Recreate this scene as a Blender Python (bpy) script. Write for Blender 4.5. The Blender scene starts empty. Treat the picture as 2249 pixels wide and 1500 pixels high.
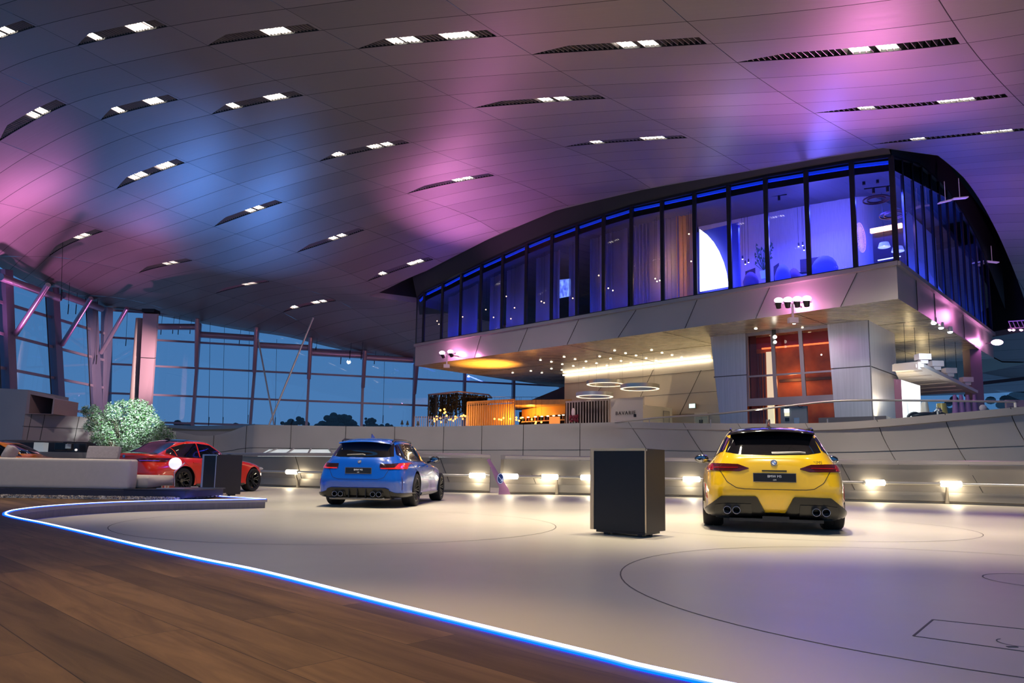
import bpy, bmesh, math, random
import numpy as np
from mathutils import Vector, Matrix, Euler
from mathutils.bvhtree import BVHTree
random.seed(7)
PI = math.pi
SC = bpy.context.scene
COL = SC.collection
# ---------------------------------------------------------------- camera
FPX = 1560.0; PITCH = math.radians(7.0); ROLL = math.radians(0.9)
CX = 1124.5; CY = 1031 - FPX*math.tan(PITCH)
CAMZ = 0.8
F_ = Vector((0, math.cos(PITCH), math.sin(PITCH)))
u0 = Vector((0, -math.sin(PITCH), math.cos(PITCH))); r0 = Vector((1, 0, 0))
R_ = r0*math.cos(ROLL) + u0*math.sin(ROLL)
U_ = u0*math.cos(ROLL) - r0*math.sin(ROLL)
cd = bpy.data.cameras.new('camera'); cam = bpy.data.objects.new('camera', cd); COL.objects.link(cam)
M = Matrix((R_, U_, -F_)).transposed().to_4x4(); M.translation = Vector((0, 0, CAMZ))
cam.matrix_world = M
cd.sensor_width = 36; cd.lens = 36*FPX/2249.0
cd.shift_y = (750-CY)/2249.0*-1*-1 if False else -(750-CY)/2249.0*-1
cd.shift_y = (CY-750)/2249.0
cd.clip_end = 600; cd.clip_start = 0.05
SC.camera = cam
# ---------------------------------------------------------------- view / world
SC.view_settings.view_transform = 'Standard'; SC.view_settings.look = 'None'
SC.view_settings.exposure = 0.0; SC.view_settings.gamma = 1; SC.view_settings.use_curve_mapping = False
W = bpy.data.worlds.new('world'); SC.world = W; W.use_nodes = True
nt = W.node_tree; nt.nodes.clear()
wo = nt.nodes.new('ShaderNodeOutputWorld'); bg = nt.nodes.new('ShaderNodeBackground')
tc = nt.nodes.new('ShaderNodeTexCoord'); sx = nt.nodes.new('ShaderNodeSeparateXYZ'); cr = nt.nodes.new('ShaderNodeValToRGB')
nt.links.new(tc.outputs['Generated'], sx.inputs[0]); nt.links.new(sx.outputs['Z'], cr.inputs[0]); nt.links.new(cr.outputs[0], bg.inputs[0]); nt.links.new(bg.outputs[0], wo.inputs[0])
e = cr.color_ramp.elements
e[0].position = 0.0; e[0].color = (0.062, 0.15, 0.31, 1)
e[1].position = 0.45; e[1].color = (0.022, 0.14, 0.36, 1)
bg.inputs[1].default_value = 1.35
def lamp(kind, name, loc, energy, color, target=None, radius=0.1, spot=60, blend=0.6, size=None, size_y=None, rot=None):
    l = bpy.data.lights.new(name, kind); l.energy = energy; l.color = color
    o = bpy.data.objects.new(name, l); COL.objects.link(o); o.location = loc
    if target is not None:
        o.rotation_euler = (Vector(target)-Vector(loc)).to_track_quat('-Z', 'Y').to_euler()
    if rot: o.rotation_euler = rot
    if kind == 'SPOT': l.spot_size = math.radians(spot); l.spot_blend = blend; l.shadow_soft_size = radius
    elif kind == 'POINT': l.shadow_soft_size = radius
    elif kind == 'AREA':
        l.shape = 'RECTANGLE'; l.size = size or 1; l.size_y = size_y or size or 1
    return o
# ---------------------------------------------------------------- pixel <-> place
def ray(x, y):
    d = F_ + R_*((x-CX)/FPX) + U_*((CY-y)/FPX)
    return d/d.y
def at(x, y, Y):
    d = ray(x, y); return Vector((d.x*Y, Y, CAMZ+d.z*Y))
def onz(x, y, z):
    d = ray(x, y); t = (z-CAMZ)/d.z
    return Vector((d.x*t, t, z))
def zat(x, y, Y): return at(x, y, Y).z
# ---------------------------------------------------------------- materials
MATS = {}
def nodes(name):
    m = bpy.data.materials.new(name); m.use_nodes = True
    return m, m.node_tree, m.node_tree.nodes['Principled BSDF']
def pm(name, col, rough=0.5, metal=0.0, emit=None, es=0.0, coat=0.0, noise=0.0, nscale=8.0, bump=0.0, spec=None, alpha=None, stretch=None):
    if name in MATS: return MATS[name]
    m, t, b = nodes(name)
    b.inputs['Base Color'].default_value = (*col, 1); b.inputs['Roughness'].default_value = rough
    b.inputs['Metallic'].default_value = metal
    if coat: b.inputs['Coat Weight'].default_value = coat; b.inputs['Coat Roughness'].default_value = 0.03
    if spec is not None: b.inputs['Specular IOR Level'].default_value = spec
    if emit: b.inputs['Emission Color'].default_value = (*emit, 1); b.inputs['Emission Strength'].default_value = es
    if noise or bump:
        tcn = t.nodes.new('ShaderNodeTexCoord'); mp = t.nodes.new('ShaderNodeMapping')
        nz = t.nodes.new('ShaderNodeTexNoise'); nz.inputs['Scale'].default_value = nscale; nz.inputs['Detail'].default_value = 5
        if stretch: mp.inputs['Scale'].default_value = stretch
        t.links.new(tcn.outputs['Object'], mp.inputs[0]); t.links.new(mp.outputs[0], nz.inputs['Vector'])
        if noise:
            rp = t.nodes.new('ShaderNodeValToRGB')
            rp.color_ramp.elements[0].color = (*[c*(1-noise) for c in col], 1); rp.color_ramp.elements[1].color = (*[min(1, c*(1+noise)) for c in col], 1)
            rp.color_ramp.elements[0].position = 0.3; rp.color_ramp.elements[1].position = 0.7
            t.links.new(nz.outputs['Fac'], rp.inputs[0]); t.links.new(rp.outputs[0], b.inputs['Base Color'])
        if bump:
            bp = t.nodes.new('ShaderNodeBump'); bp.inputs['Strength'].default_value = bump; bp.inputs['Distance'].default_value = 0.02
            t.links.new(nz.outputs['Fac'], bp.inputs['Height']); t.links.new(bp.outputs[0], b.inputs['Normal'])
    MATS[name] = m
    return m
def em(name, col, s):
    if name in MATS: return MATS[name]
    m, t, b = nodes(name)
    b.inputs['Base Color'].default_value = (*[min(1, c) for c in col], 1)
    b.inputs['Emission Color'].default_value = (*col, 1); b.inputs['Emission Strength'].default_value = s
    MATS[name] = m; return m
def glass(name, tint, refl=1.0, rough=0.0):
    if name in MATS: return MATS[name]
    m = bpy.data.materials.new(name); m.use_nodes = True; t = m.node_tree; t.nodes.clear()
    o = t.nodes.new('ShaderNodeOutputMaterial'); mx = t.nodes.new('ShaderNodeMixShader'); tr = t.nodes.new('ShaderNodeBsdfTransparent'); gl = t.nodes.new('ShaderNodeBsdfGlossy')
    fr = t.nodes.new('ShaderNodeFresnel'); mu = t.nodes.new('ShaderNodeMath'); mu.operation = 'MULTIPLY'; mu.inputs[1].default_value = refl
    fr.inputs['IOR'].default_value = 1.5
    tr.inputs[0].default_value = (*tint, 1); gl.inputs['Roughness'].default_value = rough
    t.links.new(fr.outputs[0], mu.inputs[0]); t.links.new(mu.outputs[0], mx.inputs[0]); t.links.new(tr.outputs[0], mx.inputs[1]); t.links.new(gl.outputs[0], mx.inputs[2]); t.links.new(mx.outputs[0], o.inputs[0])
    MATS[name] = m; return m
def sheer(name, col, fac):
    m = bpy.data.materials.new(name); m.use_nodes = True; t = m.node_tree; t.nodes.clear()
    o = t.nodes.new('ShaderNodeOutputMaterial'); mx = t.nodes.new('ShaderNodeMixShader'); tr = t.nodes.new('ShaderNodeBsdfTransparent')
    ad = t.nodes.new('ShaderNodeMixShader'); d = t.nodes.new('ShaderNodeBsdfDiffuse'); tl = t.nodes.new('ShaderNodeBsdfTranslucent')
    d.inputs[0].default_value = (*col, 1); tl.inputs[0].default_value = (*col, 1); mx.inputs[0].default_value = fac; ad.inputs[0].default_value = .5
    t.links.new(d.outputs[0], ad.inputs[1]); t.links.new(tl.outputs[0], ad.inputs[2]); t.links.new(tr.outputs[0], mx.inputs[1]); t.links.new(ad.outputs[0], mx.inputs[2]); t.links.new(mx.outputs[0], o.inputs[0])
    MATS[name] = m; return m
# ---------------------------------------------------------------- mesh building
class MB:
    def __init__(s): s.v = []; s.f = []; s.m = []
    def face(s, pts, mi=0):
        i = len(s.v); s.v += [tuple(p) for p in pts]; s.f.append(tuple(range(i, i+len(pts)))); s.m.append(mi)
    def box(s, c, d, rot=0.0, mi=0, M=None, taper=1.0):
        cx, cy, cz = c; hx, hy, hz = d[0]/2, d[1]/2, d[2]/2; i = len(s.v)
        for z, k in ((-hz, 1.0), (hz, taper)):
            for x, y in ((-hx, -hy), (hx, -hy), (hx, hy), (-hx, hy)):
                p = Vector((x*k, y*k, z))
                if M is not None: p = M @ p
                elif rot: p = Vector((p.x*math.cos(rot)-p.y*math.sin(rot), p.x*math.sin(rot)+p.y*math.cos(rot), p.z))
                s.v.append((p.x+cx, p.y+cy, p.z+cz))
        for q in ((3, 2, 1, 0), (4, 5, 6, 7), (0, 1, 5, 4), (1, 2, 6, 5), (2, 3, 7, 6), (3, 0, 4, 7)):
            s.f.append(tuple(i+a for a in q)); s.m.append(mi)
    def bar(s, a, b, w, h=None, mi=0, up=(0, 0, 1)):
        a = Vector(a); b = Vector(b); d = b-a; L = d.length
        if L < 1e-6: return
        z = d/L; x = z.cross(Vector(up))
        if x.length < 1e-4: x = z.cross(Vector((0, 1, 0)))
        x.normalize(); y = z.cross(x)
        Mx = Matrix((x, y, z)).transposed()
        s.box((a+b)/2, (w, h or w, L), M=Mx, mi=mi)
    def grid(s, rows, mi=0, close=False):
        i = len(s.v); n = len(rows[0])
        for r in rows: s.v += [tuple(p) for p in r]
        for a in range(len(rows)-1):
            for b in range(n if close else n-1):
                c = (b+1) % n
                s.f.append((i+a*n+b, i+a*n+c, i+(a+1)*n+c, i+(a+1)*n+b)); s.m.append(mi)
    def tube(s, pts, r, n=10, mi=0, cap=True):
        pts = [Vector(p) for p in pts]; rows = []
        prev = None
        for k, p in enumerate(pts):
            t = (pts[min(k+1, len(pts)-1)]-pts[max(k-1, 0)]).normalized()
            x = t.cross(Vector((0, 0, 1)))
            if x.length < 1e-3: x = t.cross(Vector((0, 1, 0)))
            if prev is not None and x.dot(prev) < 0: x = -x
            x.normalize(); prev = x; y = t.cross(x)
            rr = r[k] if isinstance(r, (list, tuple)) else r
            rows.append([p+x*(rr*math.cos(a*2*PI/n))+y*(rr*math.sin(a*2*PI/n)) for a in range(n)])
        s.grid(rows, mi, close=True)
        if cap:
            s.face(rows[0][::-1], mi); s.face(rows[-1], mi)
    def lathe(s, prof, n=32, M=None, mi=0, closed=False):
        rows = []
        for a in range(n+1):
            t = a*2*PI/n; row = []
            for r, z in prof:
                p = Vector((r*math.cos(t), r*math.sin(t), z))
                if M is not None: p = M @ p
                row.append(p)
            if closed: row.append(row[0])
            rows.append(row)
        s.grid(rows, mi)
    def sphere(s, c, r, n=12, sc=(1, 1, 1), mi=0):
        rows = []
        for a in range(n+1):
            th = PI*a/n
            rows.append([(c[0]+r*sc[0]*math.sin(th)*math.cos(b*2*PI/(2*n)), c[1]+r*sc[1]*math.sin(th)*math.sin(b*2*PI/(2*n)), c[2]+r*sc[2]*math.cos(th)) for b in range(2*n)])
        s.grid(rows, mi, close=True)
    def prism(s, poly, z0, z1, mi=0, mtop=None):
        n = len(poly); i = len(s.v)
        s.v += [(p[0], p[1], z0) for p in poly] + [(p[0], p[1], z1) for p in poly]
        s.f.append(tuple(range(i+n-1, i-1, -1))); s.m.append(mi)
        s.f.append(tuple(range(i+n, i+2*n))); s.m.append(mi if mtop is None else mtop)
        for k in range(n):
            l = (k+1) % n; s.f.append((i+k, i+l, i+n+l, i+n+k)); s.m.append(mi)
WM = {}
def obj(name, mb, mats, parent=None, local=False, smooth=None, bevel=0.0, weld=True, kind=None, label=None, recalc=True):
    if not isinstance(mats, (list, tuple)): mats = [mats]
    me = bpy.data.meshes.new(name)
    me.from_pydata([tuple(v) for v in mb.v], [], mb.f); me.update()
    for m in mats: me.materials.append(m)
    me.polygons.foreach_set('material_index', mb.m)
    if weld or recalc:
        b = bmesh.new(); b.from_mesh(me)
        if weld: bmesh.ops.remove_doubles(b, verts=b.verts, dist=1e-5)
        if recalc: bmesh.ops.recalc_face_normals(b, faces=b.faces)
        b.to_mesh(me); b.free()
    if smooth is not None:
        me.polygons.foreach_set('use_smooth', [True]*len(me.polygons))
        me.set_sharp_from_angle(angle=math.radians(smooth))
    o = bpy.data.objects.new(name, me); COL.objects.link(o)
    if bevel:
        md = o.modifiers.new('bevel', 'BEVEL'); md.width = bevel; md.segments = 3; md.limit_method = 'ANGLE'
        if smooth is None:
            me.polygons.foreach_set('use_smooth', [True]*len(me.polygons)); me.set_sharp_from_angle(angle=math.radians(40))
    WM[o.name] = Matrix.Identity(4)
    if parent is not None:
        o.parent = parent
        pw = WM[parent.name]
        if not local: o.matrix_parent_inverse = pw.inverted()
        else: WM[o.name] = pw.copy()
    if kind: o['kind'] = kind
    if label: o['label'] = label
    return o
def thing(name, label, cat, loc=(0, 0, 0), rz=0.0, group=None):
    o = bpy.data.objects.new(name, None); COL.objects.link(o); o.empty_display_size = .2
    o.location = loc; o.rotation_euler = (0, 0, rz)
    o['label'] = label; o['category'] = cat
    if group: o['group'] = group
    WM[o.name] = Matrix.Translation(Vector(loc)) @ Matrix.Rotation(rz, 4, 'Z')
    return o
def tag(o, label, cat, group=None, kind=None):
    o['label'] = label; o['category'] = cat
    if group: o['group'] = group
    if kind: o['kind'] = kind
    return o
def struct(name, mb, mats, **k): return obj(name, mb, mats, kind='structure', **k)
def text(body, size, origin, xdir, updir, mat, parent, name='lettering', extrude=0.003, align='CENTER', local=False, space=1.0, sx=1.0):
    c = bpy.data.curves.new('t', 'FONT'); c.body = body; c.size = size; c.extrude = extrude; c.align_x = align; c.align_y = 'CENTER'; c.space_character = space
    to = bpy.data.objects.new('t', c); COL.objects.link(to)
    dg = bpy.context.evaluated_depsgraph_get(); me = bpy.data.meshes.new_from_object(to.evaluated_get(dg))
    bpy.data.objects.remove(to)
    x = Vector(xdir).normalized(); y = Vector(updir).normalized(); z = x.cross(y)
    Mx = Matrix((x*sx, y, z)).transposed().to_4x4(); Mx.translation = Vector(origin)
    me.transform(Mx); me.materials.clear(); me.materials.append(mat)
    o = bpy.data.objects.new(name, me); COL.objects.link(o); WM[o.name] = Matrix.Identity(4)
    if parent is not None:
        o.parent = parent
        if not local: o.matrix_parent_inverse = WM[parent.name].inverted()
    return o
# ---------------------------------------------------------------- palette
black = pm('black_satin', (.006, .006, .008), .35)
dark = pm('dark_metal', (.03, .03, .035), .4, .5)
seam = pm('seam_dark', (.012, .01, .01), .8)
steel = pm('painted_steel', (.30, .27, .30), .4, .3)
chrome = pm('chrome', (.75, .75, .75), .12, 1.0)
alum = pm('aluminium_cladding', (.44, .41, .39), .42, .55, noise=.05, nscale=.8)
alumd = pm('warm_metal_cladding', (.30, .265, .225), .42, .6, noise=.06, nscale=.9)
white = pm('white_paint', (.75, .73, .70), .5)
lampw = em('lamp_white', (1, .93, .78), 14)
lampw2 = em('lamp_white_soft', (1, .92, .80), 6)
# ================================================================ LIGHTING OF THE HALL
DOWN = [(-3.2, 17.5, 11.8, 1500), (-2.2, 12.5, 11.2, 2100), (3.4, 10.5, 9.95, 2000), (4.6, 15, 10.15, 1700), (.8, 14.5, 10.7, 1700), (7.5, 12.5, 9.4, 1700), (-7.2, 19.5, 12.6, 1700), (1.2, 10.5, 10.4, 1500), (6.8, 8.6, 9.4, 600)]
for x, y, z, e_ in DOWN:
    lamp('SPOT', 'downlight_and_fill_lamp', (x, y, z), e_*2.0, (1, .87, .66), (x+.2, y, 0), radius=.15, spot=50, blend=.9)
lamp('SPOT', 'downlight_and_fill_lamp', (-2.5, 5.5, 11.2), 4200, (1, .72, .36), (-1.3, 2.0, 0), radius=.2, spot=34, blend=1)
lamp('SPOT', 'downlight_and_fill_lamp', (3.5, 5.2, 10.0), 420, (1, .84, .78), (4.6, 4.2, 0), radius=.2, spot=60, blend=1)
lamp('SPOT', 'downlight_and_fill_lamp', (-8.0, 12.0, 12.5), 3600, (1, .86, .74), (-8.0, 12.4, 0), radius=.15, spot=40, blend=1)
lamp('SPOT', 'downlight_and_fill_lamp', (5.5, 17.5, 10.5), 3000, (1, .88, .70), (9.5, 21.5, 1.6), radius=.2, spot=70, blend=1)
lamp('SPOT', 'downlight_and_fill_lamp', (-2, 20, 11.9), 4500, (1, .86, .80), (-3, 30, 1.8), radius=.2, spot=85, blend=1)
lamp('SPOT', 'downlight_and_fill_lamp', (-12, 16, 13.4), 2600, (1, .82, .80), (-14, 26, 1.8), radius=.2, spot=60, blend=1)
lamp('SPOT', 'downlight_and_fill_lamp', (9, 17, 10.1), 2000, (1, .90, .78), (15, 20.5, 1), radius=.2, spot=70, blend=1)
lamp('SPOT', 'downlight_and_fill_lamp', (8, 16, 10.2), 2600, (1, .84, .62), (15.5, 23.5, 2.0), radius=.2, spot=50, blend=1)  # extra spot added to warm the right gallery wall
lamp('SPOT', 'downlight_and_fill_lamp', (-6.5, 7.5, 12.2), 2200, (1, .84, .76), (-8.2, 12.2, .4), radius=.15, spot=26, blend=1)  # fill added from the camera side to brighten the sofa
for a_, b_, e_ in ((1.4, 3.0, 500), (8, 4, 500), (14, 5, 260)):
    q_ = (12.2-.7254*a_+.6883*b_, 22+.6883*a_+.7254*b_); lamp('SPOT', 'soffit_fill_lamp', (q_[0], q_[1], 2.75), e_, (1, .80, .45), (q_[0], q_[1]+.01, 6.4), radius=.05, spot=150, blend=1)  # added upward fills without fittings, they brighten the soffit
for p_, t_, e_, s_ in (((2.0, 3.5, 10.2), (3.9, 9.6, .8), 1500, 22), ((-2.6, 6.5, 11.2), (-3, 14.4, .8), 1500, 20), ((-5.2, 8.5, 12.0), (-8.7, 18.8, .9), 9500, 26)):
    lamp('SPOT', 'downlight_and_fill_lamp', p_, e_, (1, .92, .80), t_, radius=.15, spot=s_, blend=1)  # added fills from the camera side, one per car, to lift the paint
lamp('SPOT', 'downlight_and_fill_lamp', (-1.2, 7.0, 11.0), 1300, (1, .82, .72), (-.6, 5.9, 0), radius=.2, spot=52, blend=1)  # broad fill added for the dark near part of the stage
for a_, b_ in ((1.6, 7.5), (2.2, 12.0)):
    q_ = (12.2-.7254*a_+.6883*b_, 22+.6883*a_+.7254*b_); lamp('SPOT', 'soffit_fill_lamp', (q_[0], q_[1], 5.1), 130, (1, .80, .45), (q_[0], q_[1]+.01, 6.4), radius=.05, spot=165, blend=1)  # fills added above the canopy to lighten the right end of the soffit
lamp('SPOT', 'downlight_and_fill_lamp', (-4.6, 12.0, 11.9), 3600, (1, .87, .66), (-3.9, 11.2, 0), radius=.15, spot=48, blend=.9)  # extra spot added to brighten the left of the stage floor
# coloured up-lights towards the roof
def up(p, t, e, c, s=55, r=.25, b=1.0): lamp('SPOT', 'coloured_uplight_lamp', p, e, c, t, radius=r, spot=s, blend=b)
PK = (1, .30, .80); BL = (.10, .32, 1); VI = (.42, .25, 1)
up((9.3, 20.2, 5.0), (8.6, 18.0, 10), 2300, PK, 80)
up((9.3, 20.2, 5.0), (8.0, 12, 10.0), 800, PK, 50)
up((-3.6, 34.5, 6.6), (-2.3, 31.5, 12), 2700, PK, 75)
up((-3.6, 34.5, 6.6), (-0.8, 22, 11.3), 420, PK, 36)
up((8.0, 22.0, 5.0), (6.5, 19.5, 11), 420, VI, 60)
up((-14, 38.5, 3.3), (-13.6, 33.2, 12.0), 2600, BL, 72)
up((-17, 34, 3.3), (-16.6, 28.8, 12.8), 4300, BL, 66)
up((-24, 29, 3.5), (-20.7, 26.0, 13), 4400, BL, 75)
up((-24.5, 34, 5.2), (-24.6, 31.6, 10.5), 1800, PK, 85)
up((-22.5, 40, 4.0), (-22.0, 37, 10.5), 700, PK, 80)
up((-8, 36, 3.4), (-9, 40, 10), 260, PK, 110)
up((21, 24, 4), (22, 26, 11), 1100, (.85, .28, 1), 100)
up((2, 30, 3.0), (-1, 36, 9), 200, PK, 120)
# ================================================================ STAGE FLOOR
def mat_stage():
    m, t, b = nodes('cream_stage_floor')
    tcn = t.nodes.new('ShaderNodeTexCoord'); nz = t.nodes.new('ShaderNodeTexNoise'); nz.inputs['Scale'].default_value = .6; nz.inputs['Detail'].default_value = 6
    rp = t.nodes.new('ShaderNodeValToRGB'); rp.color_ramp.elements[0].color = (.56, .51, .42, 1); rp.color_ramp.elements[1].color = (.62, .57, .475, 1)
    t.links.new(tcn.outputs['Object'], nz.inputs['Vector']); t.links.new(nz.outputs['Fac'], rp.inputs[0]); t.links.new(rp.outputs[0], b.inputs['Base Color'])
    n2 = t.nodes.new('ShaderNodeTexNoise'); n2.inputs['Scale'].default_value = 3; n2.inputs['Detail'].default_value = 4
    mr = t.nodes.new('ShaderNodeMapRange'); mr.inputs['To Min'].default_value = .38; mr.inputs['To Max'].default_value = .50
    t.links.new(tcn.outputs['Object'], n2.inputs['Vector']); t.links.new(n2.outputs['Fac'], mr.inputs['Value']); t.links.new(mr.outputs[0], b.inputs['Roughness'])
    return m
stage = mat_stage()
mb = MB(); mb.prism([(-45, -10), (45, -10), (45, 40), (-45, 40)], -.2, 0); struct('floor', mb, stage)
def ringline(c, r, w, a0=0, a1=2*PI, n=96, z=.0015):
    mb = MB(); rows = []
    for i in range(n+1):
        a = a0+(a1-a0)*i/n
        rows.append([(c[0]+(r-w/2)*math.cos(a), c[1]+(r-w/2)*math.sin(a), z), (c[0]+(r+w/2)*math.cos(a), c[1]+(r+w/2)*math.sin(a), z)])
    mb.grid(rows); return mb
groove = pm('groove_dark', (.11, .095, .08), .7)
for i, (c, r) in enumerate([((-2.354, 10.451), 3.017), ((3.6, 5.28), 2.76), ((4.25, 11.5), 2.75)]):
    struct('trim_%d' % (i+1), ringline(c, r, .011), groove)
c2 = (3.6, 5.28)
struct('trim_4', ringline((onz(2300, 1277, 0).x, onz(2300, 1277, 0).y), .42, .01), groove)
mb = MB()
q = [onz(2049, 1361, 0), onz(2006, 1397, 0), onz(2249, 1431, 0), onz(2249, 1382, 0)]
for a, b in ((q[0], q[1]), (q[1], q[2]), (q[0], q[3])):
    mb.bar(a+Vector((0, 0, .001)), b+Vector((0, 0, .001)), .01, .002)
struct('trim_5', mb, groove)
hc = onz(2235, 1412, 0)
mb = ringline((hc.x, hc.y), .085, .006, PI*.6, PI*1.6, 24)
p = onz(2223, 1421, 0); mb.box((p.x, p.y, .001), (.05, .015, .003))
struct('trim_6', mb, groove)
# ================================================================ WOOD PLATFORM
def mat_wood():
    m, t, b = nodes('dark_oak_planks')
    N = t.nodes.new; L = t.links.new
    tcn = N('ShaderNodeTexCoord'); mp = N('ShaderNodeMapping'); mp.inputs['Rotation'].default_value = (0, 0, math.radians(43.5))
    L(tcn.outputs['Object'], mp.inputs[0])
    br = N('ShaderNodeTexBrick'); br.inputs['Scale'].default_value = 1; br.inputs['Brick Width'].default_value = 2.1; br.inputs['Row Height'].default_value = .24
    br.inputs['Mortar Size'].default_value = .0016; br.inputs['Color1'].default_value = (0, 0, 0, 1); br.inputs['Color2'].default_value = (1, 1, 1, 1); br.inputs['Mortar'].default_value = (.5, .5, .5, 1)
    br.offset = .37; L(mp.outputs[0], br.inputs['Vector'])
    st = N('ShaderNodeMapping'); st.inputs['Scale'].default_value = (.5, 4.5, 1); L(mp.outputs[0], st.inputs[0])
    ad = N('ShaderNodeVectorMath'); ad.operation = 'ADD'; L(st.outputs[0], ad.inputs[0])
    sc = N('ShaderNodeVectorMath'); sc.operation = 'SCALE'; sc.inputs['Scale'].default_value = 13; L(br.outputs['Color'], sc.inputs[0]); L(sc.outputs[0], ad.inputs[1])
    nz = N('ShaderNodeTexNoise'); nz.inputs['Scale'].default_value = 1.6; nz.inputs['Detail'].default_value = 8; nz.inputs['Roughness'].default_value = .65; nz.inputs['Distortion'].default_value = 1.2
    L(ad.outputs[0], nz.inputs['Vector'])
    rp = N('ShaderNodeValToRGB'); e = rp.color_ramp.elements
    e[0].position = .30; e[0].color = (.07, .038, .018, 1); e[1].position = .72; e[1].color = (.20, .12, .06, 1); L(nz.outputs['Fac'], rp.inputs[0])
    mx = N('ShaderNodeMix'); mx.data_type = 'RGBA'; mx.blend_type = 'MULTIPLY'; mx.inputs['Factor'].default_value = .8
    r2 = N('ShaderNodeValToRGB'); r2.color_ramp.elements[0].color = (.45, .42, .42, 1); r2.color_ramp.elements[1].color = (1.25, 1.15, 1.05, 1); L(br.outputs['Color'], r2.inputs[0])
    L(rp.outputs[0], mx.inputs['A']); L(r2.outputs[0], mx.inputs['B'])
    m2 = N('ShaderNodeMix'); m2.data_type = 'RGBA'; L(br.outputs['Fac'], m2.inputs['Factor']); L(mx.outputs['Result'], m2.inputs['A']); m2.inputs['B'].default_value = (.012, .007, .005, 1)
    L(m2.outputs['Result'], b.inputs['Base Color']); b.inputs['Roughness'].default_value = .55
    b.inputs['Specular IOR Level'].default_value = .22
    bp = N('ShaderNodeBump'); bp.inputs['Strength'].default_value = .15; bp.inputs['Distance'].default_value = .004; L(nz.outputs['Fac'], bp.inputs['Height']); L(bp.outputs[0], b.inputs['Normal'])
    return m
PZ = .17
epx = [(1570, 1500), (1300, 1437), (900, 1338), (585, 1258), (440, 1228), (300, 1197), (200, 1173), (100, 1150), (45, 1139), (20, 1133), (12, 1129), (18, 1124), (40, 1119), (100, 1112), (170, 1107), (250, 1103), (330, 1100.5), (400, 1099), (490, 1097.5), (583, 1096)]
edge = [Vector((6, -3.2, PZ)), Vector((2.2, .95, PZ))] + [onz(x, y, PZ) for x, y in epx]
tip = edge[-1]
back = [tip+(Vector((-6.77, 15.17, PZ))-tip)*k for k in (0, 1, 2, 3.2, 4.6)]
# smooth the curved edge
def cr_curve(P, n=6):
    out = []
    for i in range(len(P)-1):
        a = P[max(i-1, 0)]; b = P[i]; c = P[i+1]; d = P[min(i+2, len(P)-1)]
        for k in range(n):
            t = k/n
            out.append(.5*((2*b)+(-a+c)*t+(2*a-5*b+4*c-d)*t*t+(-a+3*b-3*c+d)*t**3))
    out.append(P[-1]); return out
edge = cr_curve(edge, 5)
poly = [(p.x, p.y) for p in edge] + [(p.x, p.y) for p in back[1:]] + [(-44, 22), (-44, -9.5), (6, -9.5)]
riser = pm('grey_riser', (.20, .18, .16), .5, .3, noise=.1, nscale=30, stretch=(1, 1, .1))
mb = MB(); mb.prism(poly, 0.001, PZ-.004, 0, 1)
struct('floor_platform', mb, [riser, mat_wood()])
# metal lip and light strip along the edge
path = edge + back[1:]
led = em('blue_white_led', (.42, .50, 1.0), 5)
ledside = em('blue_led_side', (.0, .03, 1.0), 9)
lip = pm('brushed_lip', (.34, .32, .38), .4, .6)
def offset_path(P, d):
    out = []
    for i, p in enumerate(P):
        t = (P[min(i+1, len(P)-1)]-P[max(i-1, 0)]); t.z = 0; t.normalize()
        out.append(p+Vector((-t.y, t.x, 0))*d)
    return out
strip = thing('light_strip', 'thin blue-white light strip tracing the curved edge of the wooden platform', 'light strip', (edge[10].x, edge[10].y, PZ))
def sweep(P, prof, mi=0, mb=None, closed=True):
    # prof: (offset to the left of travel, dz)
    mb = mb or MB(); rows = []
    for i, p in enumerate(P):
        t = (P[min(i+1, len(P)-1)]-P[max(i-1, 0)]); t.z = 0; t.normalize(); nrm = Vector((-t.y, t.x, 0))
        rows.append([p+nrm*a+Vector((0, 0, z)) for a, z in prof])
    mb.grid(rows, mi, close=closed); mb.face(rows[0][::-1], mi); mb.face(rows[-1], mi); return mb
e1 = path[:len(edge)]; e2 = [tip]+back[1:]
mbL = MB(); mbS = MB(); mbP = MB()
for P in (e1, e2):
    sweep(P, [(-.008, 0), (.008, 0), (.008, .010), (-.008, .010)], mb=mbL)
    sweep(P, [(.009, -.01), (.030, -.01), (.030, .003), (.009, .003)], mb=mbS); sweep(P, [(-.022, -.01), (-.009, -.01), (-.009, .003), (-.022, .003)], mb=mbS)
    sweep(P, [(-.0225, -.055), (-.045, -.055), (-.045, -.004), (-.0225, -.004)], mb=mbP)
obj('light_tube', mbL, led, strip); obj('blue_diffuser', mbS, ledside, strip)
struct('trim_7', mbP, lip)
# ================================================================ RESTAURANT BLOCK FRAME
C0 = Vector((12.2, 22.0, 0)); A_ = Vector((-.7254, .6883, 0)); B_ = Vector((.6883, .7254, 0))
LA = 24.2; LB = 15.3; ZS = 6.36; ZG = 7.56
def P(a, b, z): q = C0+A_*a+B_*b; return Vector((q.x, q.y, z))
def a_at(x, y, b=0.0):
    d = ray(x, y).x; o = C0+B_*b; t = (o.x-d*o.y)/(d*A_.y-A_.x); return t, o.y+A_.y*t
def b_at(x, y, a=0.0):
    d = ray(x, y).x; o = C0+A_*a; t = (o.x-d*o.y)/(d*B_.y-B_.x); return t, o.y+B_.y*t
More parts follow.
